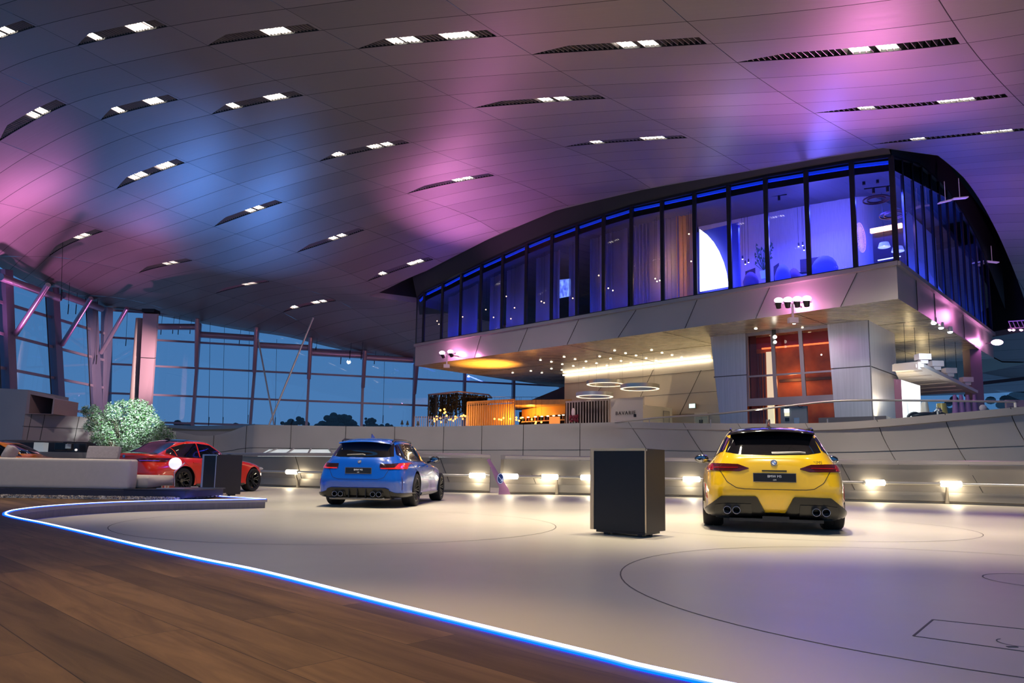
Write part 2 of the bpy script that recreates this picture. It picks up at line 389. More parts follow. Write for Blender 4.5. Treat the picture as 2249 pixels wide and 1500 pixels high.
# ================================================================ CEILING SHAPE
KO = np.array([-13.891, 21.0]); KU = np.array([3.992, -2.0986]); KV = np.array([.7644, .7336])
def plan(k, j): return KO+KU*k+KV*j
NODES = {0: {-1: (76, 55), 0: (170, 101), 1: (248, 144), 3: (397, 220), 5: (532, 282), 8: (707, 354), 10: (806, 396), 12: (896, 427), 14: (978, 453), 16: (1055, 476)},
 1: {0: (364, 58), 1: (451, 99), 4: (670, 209), 6: (795, 265), 8: (903, 313), 12: (1086, 386), 16: (1234, 437)},
 2: {0: (627, 22), 2: (782, 107), 4: (918, 177), 6: (1042, 237), 8: (1144, 287), 10: (1237, 323), 14: (1383, 381)},
 3: {1: (1023, 35), 3: (1171, 119), 6: (1336, 216), 10: (1500, 300)},
 4: {3: (1570, 97), 4: (1628, 138), 8: (1780, 248)}, 5: {8: (2225, 212), 4: (2155, 103)},
 -1: {0: (2, 152), 2: (157, 228), 3: (231, 264), 6: (418, 357), 8: (532, 404), 10: (631, 444), 12: (724, 476), 14: (805, 502)},
 -2: {2: (0, 306), 4: (127, 368), 6: (252, 416), 8: (362, 459), 10: (468, 500), 14: (655, 552)},
 -3: {8: (216, 508), 12: (430, 575), 16: (593, 622), 20: (740, 650)}, -4: {8: (75, 543), 12: (288, 598), 16: (470, 645), 20: (640, 675)}}
cp = []
for k, d in NODES.items():
    for j, (x, y) in d.items():
        q = plan(k, j); cp.append((q[0], q[1], ray(x, y).z*q[1]+CAMZ))
for x, y, Y in [(20, 618, 35.3), (115, 650, 38.7), (230, 668, 43), (340, 690, 44), (450, 714, 45), (560, 735, 45.8), (700, 762, 46.9), (800, 778, 47.6), (900, 795, 48.4)]:
    p = at(x, y, Y); cp.append(tuple(p))
for x, y in [(901, 611), (969, 579), (1037, 550), (1155, 501), (1307, 452), (1408, 425), (1560, 397), (1740, 361), (1928, 327)]:
    t, Y = a_at(x, y, -.35); cp.append(tuple(at(x, y, Y)))
for x, y, Y in [(812, 664, 40), (2060, 342, 22.6), (2117, 388, 25.5), (2155, 441, 28), (2193, 516, 31), (2249, 652, 37)]:
    cp.append(tuple(at(x, y, Y)))
cp += [(22, 12, 9.6), (30, 22, 9.4), (0, 2, 11), (-16, 6, 14), (-30, 28, 11), (12, 52, 7.2), (28, 45, 7.0), (-25, 14, 14)]
cp = np.array(cp)
def U2(r2): return np.where(r2 > 1e-9, r2*np.log(np.maximum(r2, 1e-9)), 0)
_n = len(cp); _K = U2(((cp[:, None, :2]-cp[None, :, :2])**2).sum(-1))
_A = np.zeros((_n+3, _n+3)); _A[:_n, :_n] = _K+np.eye(_n)*20.0; _A[:_n, _n] = 1; _A[:_n, _n+1:] = cp[:, :2]; _A[_n, :_n] = 1; _A[_n+1:, :_n] = cp[:, :2].T
_w = np.linalg.solve(_A, np.concatenate([cp[:, 2], np.zeros(3)]))
def zc(X, Y):
    r2 = (cp[:, 0]-X)**2+(cp[:, 1]-Y)**2
    return float(U2(r2)@_w[:_n]+_w[_n]+_w[_n+1]*X+_w[_n+2]*Y)
def ceil_pt(k, j, dz=0.0):
    q = plan(k, j); return Vector((q[0], q[1], zc(q[0], q[1])+dz))
# facade plan
FA = Vector((-25.2, 30, 0)); FB = Vector((-24.8, 43.2, 0)); FC = Vector((-6.3, 48.4, 0)); FD = FC+(FC-FB)*2.4
# slots
def slot_w(u):
    return .33*min(1.0, max(0, u)/.28)**.9 if u < .97 else .33
SLOTS = {}
for k in range(-8, 8):
    for j in range(-8, 40):
        if k % 2 == 0 and (j-k) % 4 == 0: SLOTS[(k, j)] = 1
        elif k % 2 and (j-k) % 4 == 0 and j <= 3: SLOTS[(k, j)] = 1
for kk in [(1, -3), (3, -1), (-3, 1), (-1, -5)]: SLOTS.pop(kk, None)
# drop slots whose place falls inside the restaurant block, beyond the facade or out of view
def inside_block(q, m=0.6):
    v = Vector((q[0], q[1], 0))-C0; a = v.dot(A_); b = v.dot(B_)
    return -m < a < LA+3.2 and b > -m and b < LB+12
def beyond(q):
    v = Vector((q[0], q[1], 0)); n1 = (FC-FB).normalized(); s = (v-FB); return (n1.x*s.y-n1.y*s.x) > -.4 or v.x < -24.9
for kj in list(SLOTS):
    q0 = plan(kj[0], kj[1]); q1 = plan(kj[0]+1, kj[1])
    bad = any(inside_block(q) or beyond(q) for q in (q0, q1)) or q0[1] < 8.5 or q1[1] < 8.5 or q1[0] > 20 or q0[0] < -32
    if bad: SLOTS.pop(kj)
def mat_ceiling():
    m, t, b = nodes('brushed_ceiling_metal'); N = t.nodes.new; L = t.links.new
    uv = N('ShaderNodeUVMap'); uv.uv_map = 'UVMap'
    fl = N('ShaderNodeVectorMath'); fl.operation = 'FLOOR'; L(uv.outputs[0], fl.inputs[0])
    wn = N('ShaderNodeTexWhiteNoise'); wn.noise_dimensions = '2D'; L(fl.outputs[0], wn.inputs['Vector'])
    mp = N('ShaderNodeMapping'); mp.inputs['Scale'].default_value = (1.2, 14, 1); L(uv.outputs[0], mp.inputs[0])
    nz = N('ShaderNodeTexNoise'); nz.inputs['Scale'].default_value = 1.5; nz.inputs['Detail'].default_value = 6; L(mp.outputs[0], nz.inputs['Vector'])
    ad = N('ShaderNodeMath'); ad.operation = 'ADD'; L(wn.outputs['Value'], ad.inputs[0]); L(nz.outputs['Fac'], ad.inputs[1])
    rp = N('ShaderNodeMapRange'); rp.inputs['From Max'].default_value = 2; rp.inputs['To Min'].default_value = .21; rp.inputs['To Max'].default_value = .32; L(ad.outputs[0], rp.inputs['Value'])
    cb = N('ShaderNodeCombineColor'); L(rp.outputs[0], cb.inputs[0]); 
    for i, k in ((1, .84), (2, .84)):
        mu = N('ShaderNodeMath'); mu.operation = 'MULTIPLY'; mu.inputs[1].default_value = k; L(rp.outputs[0], mu.inputs[0]); L(mu.outputs[0], cb.inputs[i])
    L(cb.outputs[0], b.inputs['Base Color']); b.inputs['Metallic'].default_value = .38
    r2 = N('ShaderNodeMapRange'); r2.inputs['To Min'].default_value = .36; r2.inputs['To Max'].default_value = .50; L(nz.outputs['Fac'], r2.inputs['Value']); L(r2.outputs[0], b.inputs['Roughness'])
    return m
ceilm = mat_ceiling()
K0, K1, J0, J1 = -8, 9, -20, 44
EJ = .009; EK = .0022
cv = []; cf = []; cmi = []; cuv = []
_zc = {}
def cpt(u, v):
    key = (round(u, 5), round(v, 5))
    if key not in _zc:
        q = plan(u, v); _zc[key] = (q[0], q[1], zc(q[0], q[1]))
    return _zc[key]
def cquad(u0, u1, va0, va1, vb0, vb1, mi):
    i = len(cv)
    for u, v in ((u0, va0), (u1, va1), (u1, vb1), (u0, vb0)): cv.append(cpt(u, v)); cuv.append((u, v))
    cf.append((i, i+1, i+2, i+3)); cmi.append(mi)
US = [EK, .1, .2, .28, .4, .55, .7, .85, .972, 1-EK]
for k in range(K0, K1):
    for j in range(J0, J1):
        qc = plan(k+.5, j)
        if qc[1] > 58 or qc[1] < -3 or qc[0] > 42 or qc[0] < -42: continue
        sl = (k, j) in SLOTS
        for a in range(len(US)-1):
            ua, ub = k+US[a], k+US[a+1]
            wa = wb = .35
            if sl:
                wa = max(slot_w(US[a]), EJ*1.05) if US[a] < .975 else EJ*1.05; wb = max(slot_w(US[a+1]), EJ*1.05) if US[a+1] < .975 else EJ*1.05
            cquad(ua, ub, j-1+EJ, j-1+EJ, j-wa, j-wb, 0)
            if not sl or US[a] > .97: cquad(ua, ub, j-wa, j-wb, j-EJ, j-EJ, 0)
            cquad(ua, ub, j-EJ, j-EJ, j+EJ, j+EJ, 1)
        cquad(k-EK, k+EK, j-1, j-1, j, j, 1)
me = bpy.data.meshes.new('ceiling'); me.from_pydata(cv, [], cf)
me.materials.append(ceilm); me.materials.append(seam); me.polygons.foreach_set('material_index', cmi)
uvl = me.uv_layers.new(name='UVMap'); uvl.data.foreach_set('uv', [c for q in cuv for c in q])
b = bmesh.new(); b.from_mesh(me)
def cut(bm, p, n):
    bmesh.ops.bisect_plane(bm, geom=bm.verts[:]+bm.edges[:]+bm.faces[:], plane_co=p, plane_no=n, dist=1e-5)
def delete_where(bm, fn):
    bmesh.ops.delete(bm, geom=[f for f in bm.faces if fn(f.calc_center_median())], context='FACES')
# opening around the restaurant block
HOLE = [P(-.15, -.35, 0), P(-.15, -.35, 0)]
h0 = P(.1, -.45, 0); tipL = at(810, 664, 40.0); rr = [at(2060, 342, 22.6), at(2117, 388, 25.5), at(2155, 441, 28), at(2193, 516, 31), at(2249, 652, 37)]
nA = Vector((-B_.x, -B_.y, 0))
HP = [Vector((h0.x, h0.y, 0)), Vector((rr[0].x, rr[0].y, 0)), Vector((rr[1].x, rr[1].y, 0)), Vector((rr[3].x, rr[3].y, 0)), Vector((rr[4].x, rr[4].y, 0)), P(-4, LB+9, 0), P(LA-1.0, LB+9, 0), P(LA+.3, 4, 0), Vector((tipL.x, tipL.y, 0)), P(LA-1.2, -.4, 0)]
for i in range(len(HP)):
    p, q = HP[i], HP[(i+1) % len(HP)]; d = (q-p).normalized(); cut(b, p, Vector((-d.y, d.x, 0)))
def in_poly(c, poly):
    r = False; n = len(poly)
    for i in range(n):
        a, q = poly[i], poly[(i+1) % n]
        if (a.y > c.y) != (q.y > c.y) and c.x < (q.x-a.x)*(c.y-a.y)/(q.y-a.y)+a.x: r = not r
    return r
delete_where(b, lambda c: in_poly(c, HP))
n1 = (FC-FB).normalized(); nf = Vector((-n1.y, n1.x, 0))
cut(b, FB+nf*.35, nf); delete_where(b, lambda c: (c-FB-nf*.35).dot(nf) > 0 if c.y > 30 else False)
cut(b, Vector((-25.7, 0, 0)), Vector((1, 0, 0))); delete_where(b, lambda c: c.x < -25.7)
bmesh.ops.remove_doubles(b, verts=b.verts, dist=.002)
for f in b.faces:
    f.smooth = True
    if f.normal.z > 0: f.normal_flip()
b.to_mesh(me); b.free()
_nc = {}
def cnorm(v):
    key = (round(v.x, 2), round(v.y, 2))
    if key not in _nc:
        gx = (zc(v.x+.3, v.y)-zc(v.x-.3, v.y))/.6; gy = (zc(v.x, v.y+.3)-zc(v.x, v.y-.3))/.6; _nc[key] = Vector((gx, gy, -1)).normalized()
    return _nc[key]
me.normals_split_custom_set_from_vertices([cnorm(v.co) for v in me.vertices])
oc = bpy.data.objects.new('ceiling', me); COL.objects.link(oc); oc['kind'] = 'structure'; WM[oc.name] = Matrix.Identity(4)
mb = MB(); R0, R1, R2 = [], [], []
for i in range(len(HP)+1):
    p, q = HP[i % len(HP)], HP[(i+1) % len(HP)]
    for s in range(10):
        c = p.lerp(q, s/10); z = zc(c.x, c.y); R0.append(Vector((c.x, c.y, z-.01))); R1.append(Vector((c.x, c.y, z+.30))); R2.append(Vector((c.x, c.y, 15.0)))
    if i == len(HP)-1: break
R0.append(R0[0]); R1.append(R1[0]); R2.append(R2[0])
mb.grid([R0, R1]); struct('trim_50', mb, pm('ceiling_edge', (.45, .40, .40), .4, .4), recalc=False)
mb = MB(); mb.grid([R1, R2]); struct('wall_shaft', mb, pm('shaft_dark', (.015, .015, .018), .7), recalc=False)
def ceil_hit(x, y, lo=14.0, hi=56.0):
    # distance at which the line of sight through a pixel meets the ceiling
    Y = lo
    while Y < hi:
        p = at(x, y, Y)
        if p.z > zc(p.x, p.y): return p
        Y += .25
    return at(x, y, 44.0)
# ---------------------------------------------------------------- slot lights
slat_m = pm('slot_fin', (.30, .25, .26), .4, .5); slot_dark = pm('slot_dark', (.012, .011, .012), .7)
lampS = em('slot_lamp', (1, .95, .80), 16)
rs = random.Random(3)
rowname = {}
for (k, j) in sorted(SLOTS):
    c = ceil_pt(k+.5, j-.15)
    x_, y_ = None, None
    v = c-Vector((0, 0, CAMZ)); pxx = CX+FPX*v.dot(R_)/v.dot(F_); pyy = CY-FPX*v.dot(U_)/v.dot(F_)
    if not (-160 < pxx < 2400 and -60 < pyy < 820): continue
    hpos = 'far left' if pxx < 330 else 'left' if pxx < 760 else 'centre' if pxx < 1260 else 'right' if pxx < 1700 else 'far right'
    vpos = 'topmost row' if pyy < 160 else 'second row' if pyy < 330 else 'third row' if pyy < 480 else 'low row' if pyy < 620 else 'lowest row'
    rowname.setdefault((hpos, vpos), []).append(((k, j), pxx, pyy))
ORD = ['nearest the left edge', 'next to it on the right', 'further right', 'further right still', 'close to the right end', 'at the right end', 'last on the right', 'beyond the last']
for (hpos, vpos), L_ in rowname.items():
    L_.sort(key=lambda q: q[1])
    for n_, ((k, j), pxx, pyy) in enumerate(L_):
        lab = 'louvred ceiling light slot, %s part, %s' % (hpos, vpos)
        if len(L_) > 1: lab += ', ' + ['leftmost', 'second from left', 'third from left', 'fourth from left', 'fifth from left', 'sixth from left', 'seventh from left', 'eighth from left'][min(n_, 7)] + ' of its %s' % ('pair' if len(L_) == 2 else 'set')
        t = thing('ceiling_light_slot', lab, 'ceiling light', tuple(ceil_pt(k+.5, j)), 0, 'louvred light slots in the ceiling')
        hs = MB(); H = .34
        lo = []; hi = []
        for u in [EK, .1, .2, .28, .4, .55, .7, .85, .972]:
            w = slot_w(u); lo.append((k+u, j-EJ)); hi.append((k+u, j-max(w, EJ*1.05)))
        def wp(u, v, dz): return ceil_pt(u, v, dz)
        hs.grid([[wp(u, v, -.0) for u, v in lo], [wp(u, v, H) for u, v in lo], [wp(u, v, H) for u, v in hi], [wp(u, v, 0) for u, v in hi]])
        hs.face([wp(*lo[-1], 0), wp(*lo[-1], H), wp(*hi[-1], H), wp(*hi[-1], 0)])
        obj('housing', hs, slot_dark, t, recalc=False)
        fn = MB(); nf_ = 34
        for i in range(2, nf_):
            u = i/nf_*.972; w = slot_w(u)
            if w < .05: continue
            a0, a1 = wp(k+u, j-.02, .01), wp(k+u, j-w+.01, .01); b0, b1 = wp(k+u+.006, j-.02, .16), wp(k+u+.006, j-w+.01, .16)
            fn.face([a0, a1, b1, b0]); 
            s = (a1-a0).normalized().cross(Vector((0, 0, 1)))*.012
            fn.face([a0+s, a1+s, b1+s, b0+s]); fn.face([a0, a1, a1+s, a0+s])
        obj('louvre', fn, slat_m, t, recalc=False)
        pos = rs.choice([[.28, .70, .80], [.62, .72], [.26, .66, .78], [.30, .70, .79], [.58, .70], [.34, .45, .72, .82]]) if k > -5 else [.4, .5, .6]
        for u in pos:
            w = slot_w(u); lm = MB(); du = .034
            p = [wp(k+u-du, j-.03, .05), wp(k+u+du, j-.03, .05), wp(k+u+du, j-w+.02, .05), wp(k+u-du, j-w+.02, .05)]
            q = [x+Vector((0, 0, .12)) for x in p]
            lm.face(p); lm.face(q[::-1])
            for a in range(4): lm.face([p[a], q[a], q[(a+1) % 4], p[(a+1) % 4]])
            obj('lamp', lm, lampS, t)
# ================================================================ LOW PARAPET WITH RAIL AND LAMPS
def stage_path(pxs): return [onz(x, y, 0) for x, y in pxs]
PR = cr_curve(stage_path([(1108, 1086), (1200, 1086.5), (1330, 1089), (1500, 1092), (1680, 1096), (1880, 1102), (2080, 1107), (2300, 1115), (2700, 1132)]), 5)
PL = cr_curve(stage_path([(1075, 1083), (960, 1081), (850, 1078), (740, 1074), (600, 1069), (480, 1063), (300, 1056), (120, 1049), (-150, 1042)]), 5)
def parapet(idx, Pth, sgn, h):
    # sgn: sign that turns the left normal away from the stage
    f = lambda prof: [(sgn*a, z) for a, z in prof]
    mb = MB()
    sweep(Pth, f([(0.10, 0), (.10, .06), (-.02, .08), (0.0, .33), (.12, .34), (.10, h-.14), (.12, h-.14), (.42, h-.14), (.5, 0)]), mb=mb)
    o = struct('wall_%s' % idx, mb, alumd, smooth=30)
    mb = MB(); sweep(Pth, f([(.015, h-.115), (-.0, h-.02), (.05, h), (.46, h), (.46, h-.115)]), mb=mb)
    struct('trim_%d' % (20 if idx == 'right' else 21), mb, pm('coping_metal', (.42, .39, .40), .32, .6), smooth=30)
    mb = MB()
    for i in range(4, len(Pth)-2, 7):
        p = Pth[i]; t = (Pth[i+1]-Pth[i]).normalized(); n = Vector((-t.y, t.x, 0))*sgn
        mb.bar(p+n*.112+Vector((0, 0, .35)), p+n*.085+t*sgn*-.35+Vector((0, 0, h-.14)), .012, .012)
    struct('trim_%d' % (22 if idx == 'right' else 23), mb, seam)
parapet('right', PR, 1, 1.26); parapet('left', PL, -1, 1.30)
# which side is "away": right path runs left-to-right so its left normal points away
railm = pm('tube_rail_metal', (.52, .50, .46), .38, .8)
def rail(name, label, Pth, sgn):
    t = thing(name, label, 'handrail', tuple(Pth[3]))
    off = [p+Vector((0, 0, 0)) for p in offset_path(Pth, sgn*-.22)]
    mb = MB(); mb.tube([p+Vector((0, 0, .58)) for p in off], .045, 12); obj('tube', mb, railm, t, smooth=50)
    br = 0
    for i in range(6, len(Pth)-3, 6):
        mb = MB(); p = Pth[i]; q = off[i]
        mb.tube([q+Vector((0, 0, .56)), q*.8+p*.2+Vector((0, 0, .42)), q*.35+p*.65+Vector((0, 0, .25)), q*.2+p*.8+Vector((0, 0, .02))], [.03, .035, .045, .06], 8)
        obj('bracket', mb, alumd, t, smooth=50)
    return off
offR = rail('tube_rail', 'metal tube rail with lamps along the low wall right of the pink sign', PR, 1)
offL = rail('tube_rail', 'metal tube rail with lamps along the low wall left of the pink sign', PL, -1)
def near_px(off, x):
    best = None
    for i in range(len(off)-1):
        for t in (0, .25, .5, .75):
            p = off[i].lerp(off[i+1], t)+Vector((0, 0, .58)); v = p-Vector((0, 0, CAMZ)); px = CX+FPX*v.dot(R_)/v.dot(F_)
            if best is None or abs(px-x) < best[0]: best = (abs(px-x), p, (off[i+1]-off[i]).normalized())
    return best[1], best[2]
names = {640: 'between the red and the blue car', 1047: 'just left of the pink sign', 1120: 'touching the right of the pink sign', 1205: 'second to the right of the pink sign', 1297: 'half hidden by the big black podium', 1520: 'just left of the yellow car', 1922: 'first right of the yellow car', 2090: 'second right of the yellow car', 2300: 'at the right edge of the photo'}
for x, nm in names.items():
    p, t = near_px(offL if x < 1090 else offR, x)
    r = thing('rail_lamp', 'glowing rail lamp %s' % nm, 'rail lamp', tuple(p), 0, 'capsule lamps on the tube rail')
    mb = MB(); mb.tube([p-t*.27, p-t*.25, p+t*.25, p+t*.27], [.05, .085, .085, .05], 12); obj('diffuser', mb, em('rail_lamp_white', (1, .90, .66), 9), r, smooth=60)
    mb = MB(); 
    for s in (-1, 1): mb = MB(); mb.tube([p+t*s*.27, p+t*s*.33], .06, 12); obj('end_cap', mb, railm, r, smooth=60)
    if x < 2250:
        n = Vector((0, -.12, -.12)); lamp('POINT', 'rail_lamp_light', p+n+Vector((0, -.1, 0)), 16, (1, .88, .62), radius=.09)
# pink fin sign in the gap
pk = pm('pink_sign_paint', (.62, .30, .52), .45)
s0 = onz(1107, 1087, 0); Yp = s0.y
def pp(x, y): q = at(x, y, Yp); return q
t = thing('direction_sign', 'tall pink slanted fin sign with a round blue arrow disc in the wall gap', 'sign', tuple(s0))
pts = [pp(1095, 1086), pp(1121, 1086), pp(1117, 1074), pp(1108, 1060), pp(1098, 1045), pp(1075, 1007), pp(1069, 1010), pp(1079, 1030), pp(1089, 1056), pp(1096, 1070)]
pts = [Vector((q.x, q.y, max(q.z, .0))) for q in pts]
mb = MB(); mb.face(pts); mb.face([q+Vector((0, .12, 0)) for q in pts][::-1])
for i in range(len(pts)): a, b_ = pts[i], pts[(i+1) % len(pts)]; mb.face([a, a+Vector((0, .12, 0)), b_+Vector((0, .12, 0)), b_])
obj('fin', mb, pk, t)
cdk = pp(1099, 1051)+Vector((0, -.02, 0)); mb = MB()
Mx = Matrix.Translation(cdk) @ Matrix.Rotation(PI/2, 4, 'X') @ Matrix.Diagonal((.62, 1, 1, 1))
mb.lathe([(0, 0), (.17, 0), (.17, .02), (0, .02)], 28, Mx); obj('disc', mb, pm('sign_blue', (.03, .08, .30), .4), t)
mb = MB(); c_ = cdk+Vector((0, -.025, 0)); mb.lathe([(.145, 0), (.158, 0), (.158, .006), (.145, .006)], 28, Matrix.Translation(c_) @ Matrix.Rotation(PI/2, 4, 'X') @ Matrix.Diagonal((.62, 1, 1, 1)))
d1 = Vector((.06, 0, -.08)); mb.bar(c_-d1, c_+d1, .022, .01); e_ = c_+d1
mb.bar(e_, e_+Vector((-.06, 0, .0)), .02, .01); mb.bar(e_, e_+Vector((0, 0, .08)), .02, .01)
obj('arrow', mb, em('sign_white', (.8, .82, 1), .6), t)
# ================================================================ GALLERY WALL
GZ = 2.6
top = [(560, 933, 34.0, 0), (640, 934, 34, 0), (760, 936, 33.8, 0), (900, 937, 33.2, 0), (1000, 936, 32.4, 0), (1120, 933, 31, 0), (1240, 930, 29.6, 0), (1380, 927, 28, 0), (1500, 929, 26.8, 0), (1620, 930, 25.6, 0), (1740, 930, 24.6, 0), (1850, 927, 23.8, 0), (1950, 920, 23.3, 0), (2050, 911, 23.1, 0), (2150, 902, 23.0, 0), (2249, 893, 23.0, 0), (2420, 880, 23.2, 0), (2700, 870, 24, 0)]
tp = cr_curve([at(x, y, Y) for x, y, Y, _ in top], 4)
lp = cr_curve([at(x, y, Y) for x, y, Y in [(-60, 942, 34), (60, 940, 34), (200, 934, 34.5), (300, 936, 35), (345, 940, 35), (390, 949, 35), (430, 956, 35), (470, 956.5, 35), (505, 948, 34.8), (535, 937, 34.4), (560, 933, 34)]], 4)
gallery = lp[:-1]+tp
rows = []
for i, p in enumerate(gallery):
    x = p.x; k = min(1, max(0, (i-len(lp)-20)/30))
    bulge = .55*k; kk = max(.04, k)
    q0 = p; rows.append([q0+Vector((0, .30, 0)), q0, q0+Vector((0, .02*kk, -.24)), q0+Vector((0, .16*kk, -.27)), q0+Vector((0, .22*kk, -.7)), q0+Vector((0, .20*kk, -1.2)), q0+Vector((0, .10*kk, -1.7)), Vector((q0.x, q0.y-.1*kk, 0))])
mb = MB(); mb.grid(rows); struct('wall_gallery', mb, pm('gallery_cladding', (.46, .42, .38), .52, .35, noise=.05, nscale=.7), smooth=35)
mb = MB(); wmid = []
def gp(i, v):
    r = rows[min(i, len(rows)-1)][1:]; zt_ = r[0].z; zz = zt_+(0.55-zt_)*v
    for a in range(len(r)-1):
        if r[a].z >= zz >= r[a+1].z and r[a].z-r[a+1].z > 1e-4: return r[a].lerp(r[a+1], (r[a].z-zz)/(r[a].z-r[a+1].z))
    return r[-1]
for i in range(0, len(rows)-1):
    v = .50; mb.bar(gp(i, v)+Vector((0, -.012, 0)), gp(i+1, v)+Vector((0, -.012, 0)), .022, .01)
cnt = 0; last = None
for i in range(0, len(rows)):
    p = rows[i][1]
    if last is None or (p-last).length > 2.0:
        last = p; lean = 0 if i < len(lp)+26 else 1.2
        pr = None
        for s in range(9):
            v = s/8; ii = i+lean*v*2.2; i0 = int(ii); q = gp(i0, v).lerp(gp(i0+1, v), ii-i0)+Vector((0, -.014, 0))
            if pr is not None: mb.bar(pr, q, .02, .01)
            pr = q
struct('trim_30', mb, seam)
# gallery deck
deck = [(p.x, p.y+.28) for p in gallery[::3]]
mb = MB(); mb.prism(deck+[(26, 52), (FC.x, FC.y+.2), (FB.x, FB.y+.2), (-26, 36)], GZ-.45, GZ-.15); struct('floor_gallery', mb, pm('gallery_floor', (.28, .26, .25), .4))
# glazed strip of the light well behind the low wall
for i, (xa, xb, ya, yb, Y) in enumerate([(566, 742, 987, 1001, 29.5), (942, 990, 997, 1001, 28.6), (1112, 1180, 1014, 1023, 27)]):
    a, b_ = at(xa, yb, Y), at(xb, yb, Y); a2, b2 = at(xa+25, ya, Y+2.6), at(xb-20, ya, Y+2.6)
    mb = MB(); mb.face([a, b_, b2, a2]); mb.face([a-Vector((0, 0, .06)), a2-Vector((0, 0, .06)), b2-Vector((0, 0, .06)), b_-Vector((0, 0, .06))])
    mb.face([a, a-Vector((0, 0, .06)), b_-Vector((0, 0, .06)), b_])
    fr = thing('rooflight', 'pale glazed rooflight seen just above the low wall, %s' % ['between the red and blue cars', 'right of the blue car', 'right of the pink sign'][i], 'rooflight', tuple(a))
    obj('pane', mb, em('pale_glass_light', (.75, .85, .82), .42), fr)
    mb = MB()
    for s in (.05, .33, .62, .95): mb.bar(a.lerp(b_, s)+Vector((0, -.03, .02)), a2.lerp(b2, min(1, s+.08))+Vector((0, 0, .03)), .07, .05)
    obj('rib', mb, alum, fr)
# handrail + glass balustrade on the gallery (right)
def gz_idx(x):
    best = min(range(len(gallery)), key=lambda i: abs((CX+FPX*(gallery[i]-Vector((0, 0, CAMZ))).dot(R_)/(gallery[i]-Vector((0, 0, CAMZ))).dot(F_))-x)); return best
i0 = gz_idx(1375); 
hr_px = [(1350, 927, 28.3), (1400, 922, 27.8), (1450, 917, 27.3), (1560, 910, 26.2), (1640, 902, 25.4), (1750, 889, 24.6), (1830, 881, 24.0), (1900, 879, 23.6), (2000, 879.5, 23.4), (2100, 880.5, 23.3), (2229, 882.5, 23.2)]
hp = [at(*q) for q in hr_px]
bal = thing('glass_balustrade', 'glass balustrade with a slim metal handrail rising along the gallery edge on the right', 'balustrade', tuple(hp[4]))
mb = MB(); mb.tube(cr_curve(hp, 5), .035, 8); obj('handrail', mb, railm, bal, smooth=60)
sub = cr_curve(hp, 5); gl_ = glass('clear_glass', (.80, .88, .88), .9)
mb = MB(); ro = []
for p in sub:
    v = p-Vector((0, 0, CAMZ)); px_ = CX+FPX*v.dot(R_)/v.dot(F_); g = gallery[gz_idx(px_)]
    ro.append([Vector((p.x, p.y, p.z-.02)), Vector((p.x, p.y, min(p.z-.03, g.z+.02)))])
mb.grid(ro); obj('pane', mb, gl_, bal, recalc=False)
for i in range(8, len(sub)-1, 7):
    mb = MB(); p, q = ro[i]; mb.bar(q-Vector((0, 0, .15)), q+Vector((0, 0, .12)), .03, .06); obj('clamp', mb, railm, bal)
mb = MB(); p = at(2229, 884, 23.2); mb.bar(p-Vector((0, 0, .35)), p, .05, .05); obj('end_post', mb, white, bal)
# ramp behind the dip at the left
mb = MB(); r1 = [at(x, y, 37) for x, y in [(340, 936), (430, 944), (520, 941), (560, 934)]]; r2 = [at(x, y, 41) for x, y in [(340, 932), (430, 935), (520, 934), (560, 931)]]
mb.grid([r1, [p-Vector((0, 0, .9)) for p in r1]]); mb.grid([r1, r2]); struct('floor_ramp', mb, pm('ramp_floor', (.16, .15, .10), .5))
# ================================================================ CURTAIN WALL
postm = pm('facade_post_paint', (.30, .25, .32), .45, .3); tubem = pm('facade_tube_paint', (.42, .32, .42), .3, .5)
gf = glass('facade_glass', (.90, .95, 1.0), 1.8)
def fpos(x, y):      # point on the back facade plane under a pixel
    d = ray(x, y).x; e_ = FC-FB; t = (FB.x-d*FB.y)/(d*e_.y-e_.x); Y = FB.y+e_.y*t; return at(x, y, Y)
def lpos(x, y):      # point on the left facade plane
    d = ray(x, y).x; e_ = FB-FA; t = (FA.x-d*FA.y)/(d*e_.y-e_.x); Y = FA.y+e_.y*t; return at(x, y, Y)
backposts = [(440, 707, 423, 932), (566, 735, 549, 932), (682, 757, 673, 934), (799, 775, 794, 936), (911, 800, 907, 937), (1021, 800, 1018, 937), (1128, 800, 1127, 937), (1232, 800, 1232, 937)]
fn_ = fpos
side = Vector((n1.x, n1.y, 0)); inw = Vector((n1.y, -n1.x, 0))
whr = ['behind the red car', 'above the gap between red and blue cars', 'left above the blue car', 'right above the blue car', 'under the left tip of the raised restaurant', 'left of the hanging plants', 'behind the slatted timber screen', 'behind the timber roof']
bp = []
for i, (xa, ya, xb, yb) in enumerate(backposts):
    a = fn_(xa, ya)+Vector((0, 0, .0)); b_ = fn_(xb, yb); zt = zc(a.x, a.y)-.05
    a2 = Vector((a.x, a.y, zt-.15)) if i < 5 else Vector((a.x, a.y, 9))
    b_.z = GZ-.2; bp.append((a, b_))
    t = thing('facade_post', 'leaning steel window post, %s' % whr[i], 'facade post', tuple(b_), 0, 'steel posts of the window wall')
    mb = MB(); mb.bar(b_, a2, .16, .45, up=inw); obj('post', mb, postm, t)
    if i < 5:
        m_ = a2.lerp(b_, .38); mb = MB(); mb.tube([m_+inw*.25, a2+inw*1.3+Vector((0, 0, .1))], .13, 10); obj('strut', mb, tubem, t, smooth=60)
